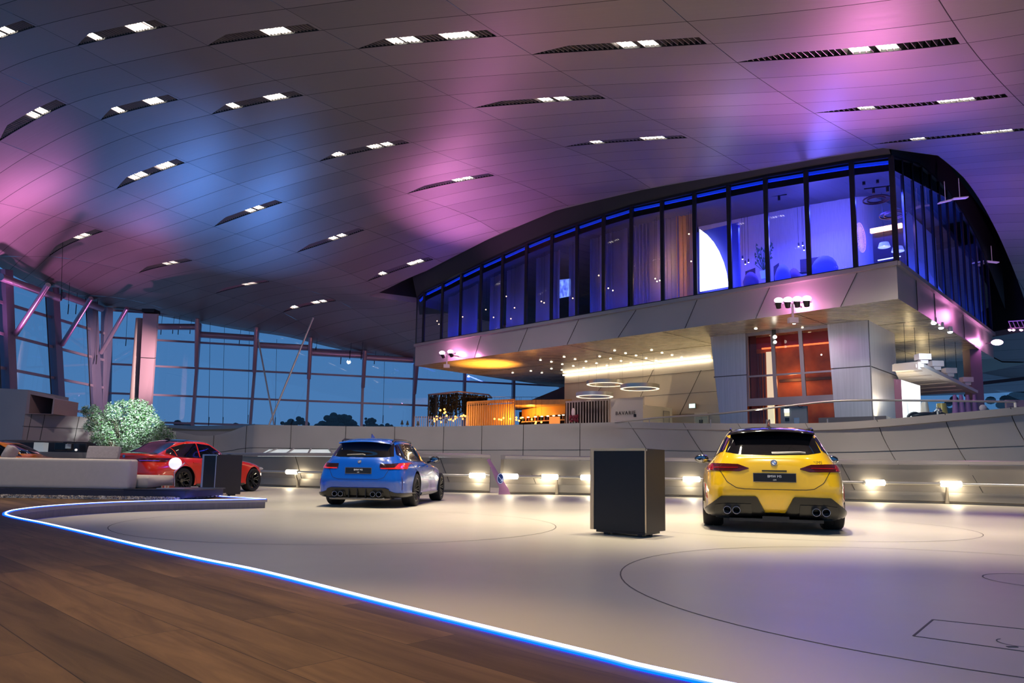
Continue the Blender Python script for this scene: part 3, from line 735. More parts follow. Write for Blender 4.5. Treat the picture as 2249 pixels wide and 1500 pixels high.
# horizontal tubes between posts
tubes = [((345, 720), (440, 720.5)), ((441, 737), (562, 745)), ((566, 760), (680, 766)), ((684, 777), (798, 783)), ((800, 787), (905, 793))]
for i, (p, q) in enumerate(tubes):
    a, b_ = fn_(*p)+inw*.4, fn_(*q)+inw*.4
    mb = MB(); mb.tube([a, b_], .2, 12); tag(obj('facade_tube', mb, tubem, smooth=60), 'thick horizontal steel tube under the roof edge, %s' % ['right of the pink column', 'second from the pink column', 'third from the pink column', 'fourth from the pink column', 'left of the raised restaurant'][i], 'steel tube', 'horizontal tubes of the window wall')
zt_ = [(798.6-333, None)]
def trans(z0, z1, nm, idx, x0=-18, x1=60, far=False): pass
# transoms + panes per bay (back facade)
edges = [Vector((FB.x, FB.y, 0))]
corner_b = Vector((FB.x, FB.y, GZ-.2)); bays = [(Vector((FB.x, FB.y, 12)), corner_b)]
col_x = fn_(332, 690); bays.append((Vector((col_x.x, col_x.y, 12)), fn_(322, 930)))
bays += bp
nx = bp[-1][1]+side*5; bays.append((nx+Vector((0, 0, 6)), nx))
for k in range(4):
    nx = nx+side*5.2; bays.append((nx+Vector((0, 0, 6)), nx))
zrow = [3.35, 5.05, 6.85, 8.5, 10.2]
wn_ = 1
def lerp_z(a, b_, z):
    t = (z-b_.z)/(a.z-b_.z) if abs(a.z-b_.z) > 1e-4 else 0; return b_+(a-b_)*t
for i in range(len(bays)-1):
    (a, b_), (c, d) = bays[i], bays[i+1]
    zt = min(12.5, max(zc(a.x, a.y), zc(c.x, c.y))+.2)
    if i == 0: zt = 10.6
    mb = MB(); p = [lerp_z(a, b_, GZ-.2), lerp_z(c, d, GZ-.2), lerp_z(c, d, zt), lerp_z(a, b_, zt)]
    p = [q-inw*.05 for q in p]; mb.face(p)
    w = obj('window_%d' % wn_, mb, gf, kind='structure', recalc=False); wn_ += 1
    mb = MB()
    for z in zrow:
        if z < zt+.3: mb.bar(lerp_z(a, b_, z), lerp_z(c, d, z), .09, .12)
    obj('window_frame', mb, postm, w)
# left facade
lposts = [(8, 618, 20, 853), (112, 655, 130, 922), (200, 672, 213, 925), (236, 668, 231, 925)]
lw = ['at the left edge of the photo', 'second from the left edge', 'third from the left edge', 'at the corner left of the pink column']
lb = []
lin = Vector((1, 0, 0))
for i, (xa, ya, xb, yb) in enumerate(lposts):
    a, b_ = lpos(xa, ya), lpos(xb, yb); lb.append((a, b_))
    a2 = Vector((a.x, a.y, min(zc(a.x, a.y)-.15, a.z+.6)))
    t = thing('facade_post', 'wide steel window post with a cable, %s' % lw[i], 'facade post', tuple(b_), 0, 'steel posts of the window wall')
    b2 = b_-(a-b_)*.25
    mb = MB(); mb.bar(b2, a2, .42, .55, up=(0, 1, 0)); obj('post', mb, pm('post_dark', (.20, .18, .26), .45, .3), t)
    if i < 3:
        mb = MB(); mb.tube([b2+Vector((.1, -.75, 0)), a2+Vector((.1, -.75, 0))], .03, 6); obj('cable', mb, black, t)
for i, (p, q) in enumerate([((21, 734), (106, 625)), ((124, 757), (200, 655)), ((211, 775), (279, 677))]):
    a = lpos(*p)+lin*.3; Yq = a.y-2.2; b_ = at(q[0], q[1], Yq)
    mb = MB(); mb.tube([a, b_], .12, 10); tag(obj('roof_strut', mb, tubem, smooth=60), 'slanting pink-lit strut holding the left window wall, %s' % ['leftmost one', 'middle one', 'rightmost one, next to the corner'][i], 'strut', 'slanting roof struts')
for i, (p, q) in enumerate([((-20, 608), (112, 655)), ((120, 648), (206, 678))]):
    a, b_ = lpos(*p)+lin*.45, lpos(*q)+lin*.45
    mb = MB(); mb.tube([a, b_], .19, 12); tag(obj('facade_tube', mb, tubem, smooth=60), 'thick sloping steel tube under the roof at the far left, %s' % ['left one', 'right one'][i], 'steel tube', 'horizontal tubes of the window wall')
ex = (lpos(-90, 600), lpos(-70, 860)); seq = [ex]+lb
rowsL = [(669, 732), (737, 791), (811, 851.5), (880, 912)]
for i in range(len(seq)-1):
    (a, b_), (c, d) = seq[i], seq[i+1]
    mb = MB(); up_ = Vector((0, 0, .5)); mb.face([b_-(a-b_)*.4, d-(c-d)*.4, c+up_, a+up_]); w = obj('window_%d' % wn_, mb, gf, kind='structure', recalc=False); wn_ += 1
    mb = MB()
    xs = [-80, 12, 115, 203, 233]
    for y0, y1 in rowsL:
        f_ = lambda x: y0+(y1-y0)*(x-20)/208
        mb.bar(lpos(xs[i], f_(xs[i])), lpos(xs[i+1], f_(xs[i+1])), .1, .14)
    obj('window_frame', mb, postm, w)
# pink column
t = thing('roof_column', 'tall pink-lit square column standing before the window wall', 'column', tuple(at(315, 935, 39)))
mb = MB(); T_ = [at(314, 688, 39.5), at(346, 690, 39), at(349, 689, 40), at(318, 687, 40.5)]; Bm = [at(300, 950, 39.5), at(327, 950, 39), at(331, 949, 40), at(304, 949, 40.5)]
mid = [Bm[i].lerp(T_[i], .62) for i in range(4)]; mid2 = [Bm[i].lerp(T_[i], .626) for i in range(4)]
mb.grid([Bm, mid], close=True); mb.grid([mid2, T_], close=True); mb.face(T_); obj('shaft', mb, pm('pink_column', (.60, .42, .44), .5), t)
ins = lambda L_: [sum(L_, Vector())/4+(p-sum(L_, Vector())/4)*.96 for p in L_]
mb = MB(); mb.grid([ins(mid), ins(mid2)], close=True); obj('joint', mb, seam, t)
mb = MB(); c_ = sum(T_, Vector())/4; mb.box((c_.x, c_.y, c_.z+.1), (.7, .7, .2)); obj('bearing', mb, black, t)
mb = MB(); mb.tube([at(290, 950, 40.2), at(308, 700, 40.4)], [.26, .24], 14); tag(obj('round_column', mb, pm('cream_column', (.42, .36, .30), .5), smooth=60), 'round cream column directly behind the pink square column', 'column')
# guy rods and hanging cables
for i, (p, q, Y) in enumerate([((567, 745), (602, 932), 40), ((688, 698), (586, 945), 36)]):
    mb = MB(); mb.tube([at(*p, Y), at(*q, Y-1)], .045, 8); tag(obj('tie_rod', mb, railm, smooth=60), ['thin steel rod slanting down to the right behind the blue car', 'long thin steel rod rising from the gallery wall to the roof, crossing the other'][i], 'tie rod')
hc_ = 0
for x, y0, y1 in [(138, 530, 660), (357, 690, 735), (383, 693, 733), (395, 695, 735), (421, 702, 733), (462, 705, 935), (493, 716, 935), (529, 723, 760), (548, 726, 930), (608, 745, 935), (697, 742, 780), (752, 765, 800), (772, 750, 788), (797, 750, 790), (826, 768, 800), (845, 775, 930), (153, 620, 690), (170, 640, 690), (215, 655, 800), (280, 680, 760)]:
    a = ceil_hit(x, y0, 30.0); b_ = at(x-4, y1, a.y)
    mb = MB(); mb.tube([a, b_], .012, 5); mb.tube([b_, b_+Vector((0, 0, .55))], .026, 6)
    hc_ += 1; tag(obj('hanging_cable', mb, black), 'thin dark cable hanging from the roof before the window wall', 'cable', 'hanging cables before the window wall')
# ================================================================ OUTSIDE TREES AND GROUND
leafd = pm('far_tree_dark', (.008, .013, .012), .9)
mb = MB(); mb.prism([(-150, 62), (150, 62), (150, 260), (-150, 260)], -.5, 1.0); struct('floor_outside', mb, pm('outside_ground', (.02, .025, .03), .9))
def far_tree(x, ytop, ybase, wpx, Y, lab):
    rr_ = random.Random(x); c = at(x, ybase, Y); tpz = at(x, ytop, Y).z; w = wpx/FPX*Y; c.z = 1.0
    t = thing('far_tree', lab, 'tree', tuple(c), 0, 'dark trees outside')
    mb = MB(); mb.tube([c, Vector((c.x, c.y, c.z+(tpz-c.z)*.6))], [.5, .3], 7); obj('trunk', mb, leafd, t)
    mb = MB()
    for i in range(130):
        u = rr_.uniform(-1, 1); h = 1-abs(u)**2.2; zz = c.z+(tpz-c.z-w*.05)*rr_.uniform(.45, 1)*max(h, 0)**.5
        r_ = w*rr_.uniform(.05, .10); mb.sphere((c.x+u*w*.46, c.y+rr_.uniform(-2, 2), max(zz, 1.5)), r_, 5, (1, 1, .85))
    obj('crown', mb, leafd, t)
for a in [(650, 912, 935, 85, 92, 'dark tree outside, left of the big round one'), (745, 905, 935, 120, 112, 'big round dark tree outside above the blue car'), (815, 917, 938, 60, 92, 'small dark tree outside, right of the big round one'), (850, 928, 938, 60, 104, 'low dark bush outside above the blue car roof'), (400, 926, 940, 90, 100, 'low dark tree outside behind the leafy shrub'), (525, 928, 940, 70, 100, 'low dark tree outside above the red car'), (2120, 862, 900, 110, 60, 'dark tree outside at the right under the white canopy'), (2262, 845, 900, 130, 60, 'dark tree outside at the right edge')]: far_tree(*a)
# ================================================================ RAISED RESTAURANT
fas = pm('fascia_cladding', (.45, .41, .38), .38, .5, noise=.04, nscale=.6)
blk = thing('raised_restaurant', 'raised glass-fronted restaurant box lit blue, hanging under the roof at the right', 'restaurant', tuple(P(0, 0, ZS)))
mb = MB(); z1 = ZG
for (a0, b0, a1, b1) in ((0, 0, LA, 0), (0, 0, 0, LB), (LA, 0, LA, LB), (0, LB, LA, LB)):
    mb.face([P(a0, b0, ZS), P(a1, b1, ZS), P(a1, b1, z1), P(a0, b0, z1)])
mb.face([P(0, 0, z1), P(LA, 0, z1), P(LA, LB, z1), P(0, LB, z1)])
obj('fascia', mb, fas, blk)
mb = MB(); mb.bar(P(-.06, -.06, ZG-.06), P(LA, -.06, ZG-.06), .14, .14); mb.bar(P(-.06, -.06, ZG-.06), P(-.06, LB, ZG-.06), .14, .14)
obj('sill_ledge', mb, pm('ledge_metal', (.40, .37, .36), .35, .6), blk)
def mat_soffit():
    m, t, b = nodes('brushed_soffit'); N = t.nodes.new; L = t.links.new
    tcn = N('ShaderNodeTexCoord'); mp = N('ShaderNodeMapping'); mp.inputs['Rotation'].default_value = (0, 0, math.radians(43)); mp.inputs['Scale'].default_value = (.8, 10, 1)
    nz = N('ShaderNodeTexNoise'); nz.inputs['Scale'].default_value = 1.2; nz.inputs['Detail'].default_value = 6
    L(tcn.outputs['Object'], mp.inputs[0]); L(mp.outputs[0], nz.inputs['Vector'])
    r = N('ShaderNodeMapRange'); r.inputs['To Min'].default_value = .2; r.inputs['To Max'].default_value = .36; L(nz.outputs['Fac'], r.inputs['Value']); L(r.outputs[0], b.inputs['Roughness'])
    b.inputs['Base Color'].default_value = (.46, .41, .30, 1); b.inputs['Metallic'].default_value = .4
    return m
mb = MB(); mb.face([P(-.0, 0, ZS), P(0, LB, ZS), P(LA, LB, ZS), P(LA, 0, ZS)]); mb.face([P(-.0, 0, ZS+.05), P(0, LB, ZS+.05), P(LA, LB, ZS+.05), P(LA, 0, ZS+.05)])
obj('soffit', mb, mat_soffit(), blk)
so_ = [P(0, LB, ZS), onz(2201, 796, ZS), onz(2249, 797, ZS), onz(2420, 762, ZS), onz(2420, 775, ZS), onz(2249, 800, ZS), onz(2090, 832, ZS), onz(1940, 866, ZS), P(10, LB, ZS)]
mb = MB(); mb.face([so_[0], so_[1], so_[2], so_[5], so_[6], so_[7], so_[8]]); mb.face([p+Vector((0, 0, .06)) for p in (so_[0], so_[1], so_[2], so_[5], so_[6], so_[7], so_[8])]); struct('ceiling_rear', mb, pm('olive_soffit', (.22, .19, .12), .4, .6))
mb = MB()
for x0, y0, x1, y1 in [(1245, 758, 1271, 697), (1357, 739, 1397, 676), (1504, 718, 1531, 650), (1660, 703, 1690, 618), (1846, 674, 1882, 591), (1138, 768, 1159, 715), (1042, 778, 1056, 740)]:
    a0, _ = a_at(x0, y0, -.01); a1, _ = a_at(x1, y1, -.01); mb.bar(P(a0, -.012, ZS), P(a1, -.012, ZG-.14), .02, .01)
for bb in (2.2, 4.6, 9.2): mb.bar(P(-.012, bb, ZS), P(-.012, bb, ZG-.14), .02, .01)
for aa in (3.3, 8.6, 13.5): mb.bar(P(aa, .05, ZS-.004), P(aa-.9, LB, ZS-.004), .015, .006)
for bb in (4.0, 8.2): mb.bar(P(.05, bb, ZS-.004), P(LA, bb, ZS-.004), .015, .006)
obj('panel_joints', mb, seam, blk)
# glass line: tops of the panes measured along the front
tops = [(897, 660), (932, 640), (972, 621), (1013, 600), (1057, 579), (1104, 558), (1156, 535), (1212, 512), (1267, 492), (1325, 472), (1386, 453), (1453, 438), (1524, 422), (1599, 405), (1680, 388), (1769, 372), (1869, 355), (1973, 339)]
AM = []; ZT = []
for x, y in tops:
    a, Y = a_at(x, y); AM.append(a); ZT.append(at(x, y, Y).z)
AM[-1] = 0.0; AM[0] = LA
btops = [(1973, 339), (2017, 360), (2059, 395), (2077, 413), (2109, 461), (2141, 517), (2163, 568), (2197, 656)]
BM = []; ZB = []
for x, y in btops:
    a, Y = b_at(x, y); BM.append(max(a, 0)); ZB.append(at(x, y, Y).z)
BM[0] = 0.0; ZB[0] = ZT[-1]
def zf(a): return float(np.interp(a, AM[::-1], ZT[::-1]))
def zs(b): return float(np.interp(b, BM, ZB)) if b <= BM[-1] else ZB[-1]+(b-BM[-1])*(ZB[-1]-ZB[-2])/(BM[-1]-BM[-2])
bluegl = glass('restaurant_glass', (.82, .84, .95), .8)
mul = pm('mullion_black', (.012, .012, .02), .35, .3)
posn = ['first (leftmost, empty)', 'second', 'third', 'fourth', 'fifth', 'sixth', 'seventh', 'eighth', 'ninth', 'tenth', 'eleventh', 'twelfth', 'thirteenth', 'fourteenth', 'fifteenth', 'sixteenth', 'seventeenth']
for i in range(len(AM)-1):
    a0, a1 = AM[i], AM[i+1]; z0_, z1_ = ZT[i], ZT[i+1]
    mb = MB(); mb.face([P(a0, .02, ZG), P(a1, .02, ZG), P(a1, .02, z1_), P(a0, .02, z0_)])
    obj('glass_pane', mb, bluegl, blk, recalc=False)
    mb = MB(); mb.bar(P(a1, .02, ZG), P(a1, .02, z1_), .07, .16, up=tuple(A_)); mb.bar(P(a0, 0, ZG+.03), P(a1, 0, ZG+.03), .08, .07); mb.bar(P(a0, .0, z0_), P(a1, .0, z1_), .1, .09)
    obj('mullion', mb, mul, blk)
mb = MB(); mb.bar(P(LA, .02, ZG), P(LA, .02, ZT[0]), .06, .1); obj('mullion', mb, mul, blk)
nb = 12
for i in range(nb):
    b0, b1 = LB*i/nb, LB*(i+1)/nb
    mb = MB(); mb.face([P(.02, b0, ZG), P(.02, b1, ZG), P(.02, b1, zs(b1)), P(.02, b0, zs(b0))]); obj('glass_pane', mb, bluegl, blk, recalc=False)
    mb = MB(); mb.bar(P(.02, b1, ZG), P(.02, b1, zs(b1)), .05, .12); mb.bar(P(.0, b0, zs(b0)), P(.0, b1, zs(b1)), .07, .06); mb.bar(P(.0, b0, ZG+.02), P(.0, b1, ZG+.02), .07, .05); obj('mullion', mb, mul, blk)
for i in range(len(AM)-1):
    a0, a1 = AM[i], AM[i+1]; mb = MB(); mb.bar(P(a0-.06, .16, ZT[i]-.13), P(a1+.06, .16, ZT[i+1]-.13), .07, .10); obj('head_light', mb, em('head_blue', (.005, .07, 1), .3), blk)
# dark wall above the glass up to the ceiling
dk = pm('dark_band', (.018, .018, .02), .55)
mb = MB(); r0_, r1_ = [], []
for i in range(61):
    a = LA*i/60; q = P(a, -.02, 0); r0_.append(P(a, -.02, zf(a)+.04)); r1_.append(P(a, -.42, zc(q.x, q.y)+.35))
mb.grid([r0_, r1_]); r0_, r1_ = [], []
for i in range(41):
    b = LB*i/40*1.25; q = P(0, b, 0); r0_.append(P(-.02, b, zs(b)+.03)); r1_.append(P(-.02, b, max(zs(b)+1, 13.5)))
mb.grid([r0_, r1_]); obj('dark_band', mb, dk, blk)
mb = MB(); mb.grid([[P(LA, 0, zf(LA)), P(LA, 7, zf(LA))], [P(LA, 0, 13.5), P(LA, 7, 13.5)]]); mb.grid([[P(LA, 0, zf(LA)), P(LA+3.4, 3, zf(LA)-.15)], [P(LA+.0, 6, zf(LA)), P(LA+3.4, 7, zf(LA)-.15)]])
# lid far above closes the roof opening
q = [P(-9, -3, 15), P(-9, LB+12, 15), P(LA+6, LB+12, 15), P(LA+6, -3, 15)]; mb.face(q)
struct('wall_void', mb, dk, recalc=False)
# interior shell
inn = pm('restaurant_ceiling', (.07, .07, .09), .6)
mb = MB(); ra, rb = [], []
for i in range(41):
    a = LA*i/40; ra.append(P(a, .3, zf(a)-.38)); rb.append(P(a, LB-.3, 13.2 if a < 12 else 13.2-(a-12)*.28))
mb.grid([ra, rb]); obj('inner_ceiling', mb, inn, blk)
mb = MB(); mb.face([P(.3, .3, ZG+.02), P(LA-.2, .3, ZG+.02), P(LA-.2, LB, ZG+.02), P(.3, LB, ZG+.02)]); obj('inner_floor', mb, pm('restaurant_floor', (.10, .08, .08), .5), blk)
mb = MB(); mb.face([P(.3, LB-.2, ZG), P(LA, LB-.2, ZG), P(LA, LB-.2, 12), P(.3, LB-.2, 12)]); obj('rear_wall', mb, pm('restaurant_rear', (.10, .08, .10), .7), blk)
# pale curved partition on the right bays
pw = pm('pale_partition', (.55, .52, .62), .7, noise=.08, nscale=6, stretch=(6, 6, .3))
mb = MB(); line = [P(1.9, LB-1, 0), P(1.9, 4.9, 0)]+[P(1.9+.7-.7*math.cos(t*PI/2/6), 4.9-.7*math.sin(t*PI/2/6), 0) for t in range(7)]+[P(7.6, 4.2, 0), P(9.2, 4.2, 0)]
mb.grid([[Vector((p.x, p.y, ZG)) for p in line], [Vector((p.x, p.y, 12.4) ) for p in line]]); obj('pale_partition', mb, pw, blk, smooth=30)
# side partition seen through the right-hand glass
mb = MB(); r0_, r1_ = [], []
for i in range(21):
    b = .6+(LB-1)*i/20; r0_.append(P(.9, b, ZG)); r1_.append(P(.9, b, ZG+(zs(0)-ZG-.9)*(1-(i/20)**1.3*.92)))
mb.grid([r0_[6:], r1_[6:]]); obj('side_partition', mb, pm('side_partition', (.40, .30, .38), .7), blk)
# glowing half moon screen
mb = MB(); ms = [P(7.55, 1.0, ZG+.05)]
def scr(x, y, b): a, Y = a_at(x, y, b); return at(x, y, Y)
arc = [(1536, 503), (1552, 515), (1566, 531), (1578, 551), (1588, 575), (1595, 600), (1599, 629)]
pts = [scr(x, y, 1.0) for x, y in arc]+[scr(1537, 640, 1.0)]
t = thing('moon_screen', 'bright white quarter-moon shaped glowing screen inside the blue-lit restaurant', 'screen', tuple(pts[-1]))
dd = B_*.06; mb.face(pts); mb.face([p+dd for p in pts][::-1])
for i in range(len(pts)): a, b_ = pts[i], pts[(i+1) % len(pts)]; mb.face([a, b_, b_+dd, a+dd])
obj('screen_face', mb, em('screen_white', (.85, .92, 1), 2.6), t)
mb = MB(); mb.box(P(7.2, 1.35, 9.1), (2.6, .12, 3.0), rot=math.atan2(A_.y, A_.x)); obj('blue_backing', mb, pm('blue_panel', (.05, .06, .38), .6), t)
# curtains
cb_ = sheer('curtain_sheer', (.42, .36, .42), .72)
co_ = sheer('curtain_orange', (.75, .42, .16), .85)
for i, (xa, xb, mt, lab) in enumerate([(988, 1012, 0, 'third'), (1018, 1050, 0, 'fourth'), (1078, 1100, 0, 'fifth'), (1114, 1152, 0, 'sixth'), (1178, 1208, 0, 'seventh'), (1216, 1228, 0, 'eighth'), (1250, 1264, 0, 'eighth, narrow one on its right'), (1296, 1322, 0, 'ninth'), (1330, 1378, 0, 'tenth'), (1392, 1450, 0, 'eleventh, widest one'), (1460, 1492, 0, 'twelfth, dark half'), (1486, 1521, 1, 'twelfth, orange half')]):
    bb = .75; a0, _ = a_at(xa, 560, bb); a1, _ = a_at(xb, 560, bb); nf2 = max(14, int(abs(a0-a1)*26))
    l0, l1 = [], []
    for s in range(nf2+1):
        a = a0+(a1-a0)*s/nf2; q = bb+.06*math.sin(s*1.57)+.12*math.sin(PI*s/nf2); l0.append(P(a, q, ZG+.05)); l1.append(P(a, q, zf(a)-.55))
    mb = MB(); mb.grid([l0, l1]); tag(obj('curtain', mb, co_ if mt else cb_, smooth=80, recalc=False), '%s curtain behind the %s restaurant bay from the left' % ('glowing orange' if mt else 'sheer pleated', lab), 'curtain', 'curtains in the restaurant')
# blue light troughs along the glass foot and head
for a0, a1 in ((.2, 7), (7.2, 16), (16.2, 24)):
    c_ = P((a0+a1)/2, .32, ZG+.12); r_ = math.atan2(A_.y, A_.x)
    lamp('AREA', 'blue_floor_wash_lamp', c_, 190 if a0 < 1 else 120, (.02, .06, 1), size=(a1-a0)*.95, size_y=.12, rot=(PI, 0, r_))
    lamp('AREA', 'blue_head_wash_lamp', P((a0+a1)/2, 1.6, min(zf(a0), zf(a1))-.7), 800 if a0 < 1 else 25, (.05, .07, 1), size=(a1-a0)*.9, size_y=.3, rot=(0, 0, r_))
lamp('AREA', 'blue_floor_wash_lamp', P(.35, LB/2, ZG+.12), 480, (.03, .10, 1), size=.15, size_y=LB*.9, rot=(PI, 0, r_))
lamp('POINT', 'pendant_glow_lamp', P(9.2, 1.8, 9.2), 120, (1, .55, .2), radius=.1)
lamp('POINT', 'pendant_glow_lamp', P(3.4, 2.4, 9.9), 230, (.16, .15, 1), radius=.2)
lamp('POINT', 'pendant_glow_lamp', P(17, 5.0, 9.0), 16, (1, .6, .4), radius=.1)
# furniture in the restaurant
def armchair(x, y, b, w, h, col, lab):
    a, Y = a_at(x, y, b); q = P(a, b, ZG+.03); t = thing('lounge_chair', lab, 'chair', tuple(q), math.atan2(A_.y, A_.x), 'lounge chairs in the restaurant')
    mb = MB(); mb.sphere((0, 0, .30), .42, 10, (w, .6, .35)); obj('seat', mb, col, t, local=True, smooth=60)
    mb = MB(); rows = []
    for k in range(9):
        an = PI*(k/8); rows.append([(w*.5*math.cos(an), .2+.12*math.sin(an), .3), (w*.52*math.cos(an), .26+.14*math.sin(an), .3+h*.6*(.55+.45*math.sin(an))), (w*.48*math.cos(an), .2+.12*math.sin(an), .3+h*(.35+.65*math.sin(an)))])
    mb.grid(rows); o = obj('backrest', mb, col, t, local=True, smooth=60); md = o.modifiers.new('s', 'SOLIDIFY'); md.thickness = .1
    mb = MB()
    for sx_ in (-1, 1):
        for sy in (-1, 1): mb.tube([(sx_*w*.35, sy*.2, .2), (sx_*w*.4, sy*.25, 0)], .02, 6)
    obj('legs', mb, black, t, local=True)
vel = pm('blue_velvet', (.22, .20, .55), .8); vel2 = pm('purple_velvet', (.18, .08, .20), .8)
armchair(1725, 600, 1.7, .6, .72, vel, 'round-backed pale blue lounge chair in the middle of the blue-lit bays')
armchair(1655, 612, 1.5, .6, .6, vel2, 'dark purple lounge chair behind the glass left of the potted plant')
armchair(1750, 604, 2.4, .5, .7, vel2, 'dark lounge chair just behind the round-backed pale blue one')
armchair(1815, 580, 1.6, .95, .72, vel, 'wide blue sofa-like lounge chair behind the second glass bay from the right corner')
t = thing('potted_plant', 'small potted plant on a white pot behind the blue-lit restaurant glass', 'plant', tuple(scr(1678, 612, .9)))
p = scr(1678, 610, .9); mb = MB(); mb.lathe([(0, 0), (.11, 0), (.15, .3), (0, .3)], 14, Matrix.Translation(p-Vector((0, 0, .05)))); obj('pot', mb, white, t, smooth=40)
mb = MB(); r_p = random.Random(5)
for i in range(40):
    b0 = p+Vector((0, 0, .25)); d = Vector((r_p.uniform(-.3, .3), r_p.uniform(-.2, .2), r_p.uniform(.3, 1.0))); e_ = b0+d
    mb.bar(b0, e_, .01, .01); mb.face([e_, e_+Vector((.09, 0, .03)), e_+Vector((.02, 0, .12))])
obj('foliage', mb, pm('plant_green', (.05, .12, .06), .6), t, recalc=False)
def pendant(x, y, b, L_, lab, typ='tube'):
    q = scr(x, y, b); t = thing('pendant_lamp', lab, 'pendant lamp', tuple(q), 0, 'pendant lamps in the restaurant')
    a_, _ = a_at(x, y, b); ztp = zf(a_)-.45
    mb = MB(); mb.tube([q+Vector((0, 0, .1)), Vector((q.x, q.y, ztp))], .006, 5); obj('cord', mb, black, t)
    if typ == 'tube':
        mb = MB(); mb.tube([q, q+Vector((0, 0, L_))], .03, 8); obj('shade', mb, black, t)
        mb = MB(); mb.sphere(q, .028, 5); obj('bulb', mb, em('warm_pin', (1, .75, .5), 9), t)
    elif typ == 'drum':
        mb = MB(); mb.lathe([(.2, 0), (.15, .16), (.0, .17)], 20, Matrix.Translation(q)); obj('shade', mb, pm('drum_shade', (.55, .60, .9), .5, emit=(.3, .4, 1), es=.5), t, smooth=40)
        mb = MB(); mb.sphere(q+Vector((0, 0, .1)), .05, 5); obj('bulb', mb, em('warm_pin', (1, .75, .5), 9), t)
for i, (x, y) in enumerate([(1754, 541), (1763, 539), (1766, 549), (1631, 569), (1637, 580), (1644, 576)]): pendant(x, y, 2.6, .14, 'tiny black tube pendant lamp in the %s cluster of three, %s one' % ('right' if i < 3 else 'left', ['left', 'middle', 'right'][i % 3]))
pendant(1942, 543, 2.2, 0, 'pale blue drum pendant lamp near the right glass corner', 'drum'); pendant(1972, 552, 1.4, 0, 'pale blue drum pendant lamp at the very glass corner', 'drum')
for i, (x, y) in enumerate([(1112, 651), (1130, 676), (1122, 700), (1084, 697), (1016, 696), (1189, 662), (1195, 665), (1258, 655), (1315, 605), (1336, 633), (1346, 638), (1439, 612), (1443, 618), (1449, 616), (1513, 514), (1518, 574), (1067, 680), (960, 705), (964, 712)]):
    q = scr(x, y, .5+(i % 3)*.1); mb = MB(); mb.sphere(q, .026, 6)
    a_, _ = a_at(x, y, .6); mb.tube([q+Vector((0, 0, .03)), Vector((q.x, q.y, zf(a_)-.5))], .005, 4, mi=1)
    tag(obj('hanging_bulb', mb, [em('warm_bulb', (1, .62, .30), 9), black]), 'tiny warm hanging bulb in the left half of the restaurant', 'bulb', 'tiny hanging bulbs in the restaurant')
# disc art, moon picture, dark bar with orange strip, track spots, dark picture
q = scr(1890, 522, 3.2); t = thing('disc_relief', 'round pale filigree disc hung on the partition near the right corner', 'wall art', tuple(q))
mb = MB(); Mx = Matrix.Translation(q) @ Matrix.Rotation(math.atan2(B_.y, B_.x), 4, 'Z') @ Matrix.Rotation(PI/2, 4, 'X')
for r_ in (.2, .4, .55): mb.lathe([(r_, 0), (r_+.02, 0), (r_+.02, .02), (r_, .02)], 28, Mx)
for i in range(24):
    an = i*PI/12; mb.bar(Mx @ Vector((.05*math.cos(an), .05*math.sin(an), .01)), Mx @ Vector((.56*math.cos(an+.1), .56*math.sin(an+.1), .01)), .02, .02)
obj('filigree', mb, pm('disc_pink', (.9, .6, .65), .5, emit=(.9, .5, .6), es=.35), t)
q0 = scr(1912, 508, 3.0); q1 = scr(1981, 495, 3.0)
mb = MB(); mb.bar(q0, q1, .12, .16); t = thing('bar_counter_wall', 'dark bar wall topped by a glowing orange strip behind the right glass corner', 'bar', tuple(scr(1912, 560, 3)))
obj('light_strip', mb, em('orange_strip', (1, .5, .25), 4), t)
mb = MB(); mb.face([q0+B_*.2, q1+B_*.2, Vector((q1.x, q1.y, ZG))+B_*.2, Vector((q0.x, q0.y, ZG))+B_*.2]); obj('panel', mb, pm('bar_dark', (.02, .012, .02), .5), t)
mb = MB(); mb.bar(scr(1928, 572, 1.2), scr(1978, 563, 1.2), .03, .03); obj('counter_edge', mb, em('strip_blue', (.5, .6, 1), 3), t)
for i, (x0, y0, x1, y1) in enumerate([(1661, 436, 1728, 427), (1877, 397, 1944, 388), (1898, 415, 1966, 407)]):
    a, b_ = scr(x0, y0, 1.6), scr(x1, y1, 1.6); t = thing('track_light', 'dark ceiling track with small spots, %s' % ['above the pale partition', 'upper one at the right corner', 'lower one at the right corner'][i], 'track light', tuple(a), 0, 'track lights in the restaurant')
    mb = MB(); mb.bar(a, b_, .03, .04); obj('rail', mb, black, t)
    for s in (.3, .75):
        c_ = a.lerp(b_, s); mb = MB(); mb.tube([c_-Vector((0, 0, .2)), c_], .05, 8); obj('spot_head', mb, black, t)
for i, (x, y) in enumerate([(1925, 440), (1962, 473)]):
    q = scr(x, y, 2.2); mb = MB(); Mx = Matrix.Translation(q)
    for r_ in (.28, .42): mb.lathe([(r_, 0), (r_+.03, 0), (r_+.03, .05), (r_, .05)], 22, Mx)
    tag(obj('ring_chandelier', mb, pm('dark_copper', (.10, .05, .07), .4, .6)), 'dark ring chandelier near the right glass corner, %s one' % ['upper', 'lower'][i], 'chandelier', 'ring chandeliers')
q0, q1, q2, q3 = scr(1225, 655, 3), scr(1252, 650, 3), scr(1252, 612, 3), scr(1225, 615, 3)
mb = MB(); mb.face([q0, q1, q2, q3]); mb.face([p+B_*.04 for p in (q0, q1, q2, q3)][::-1])
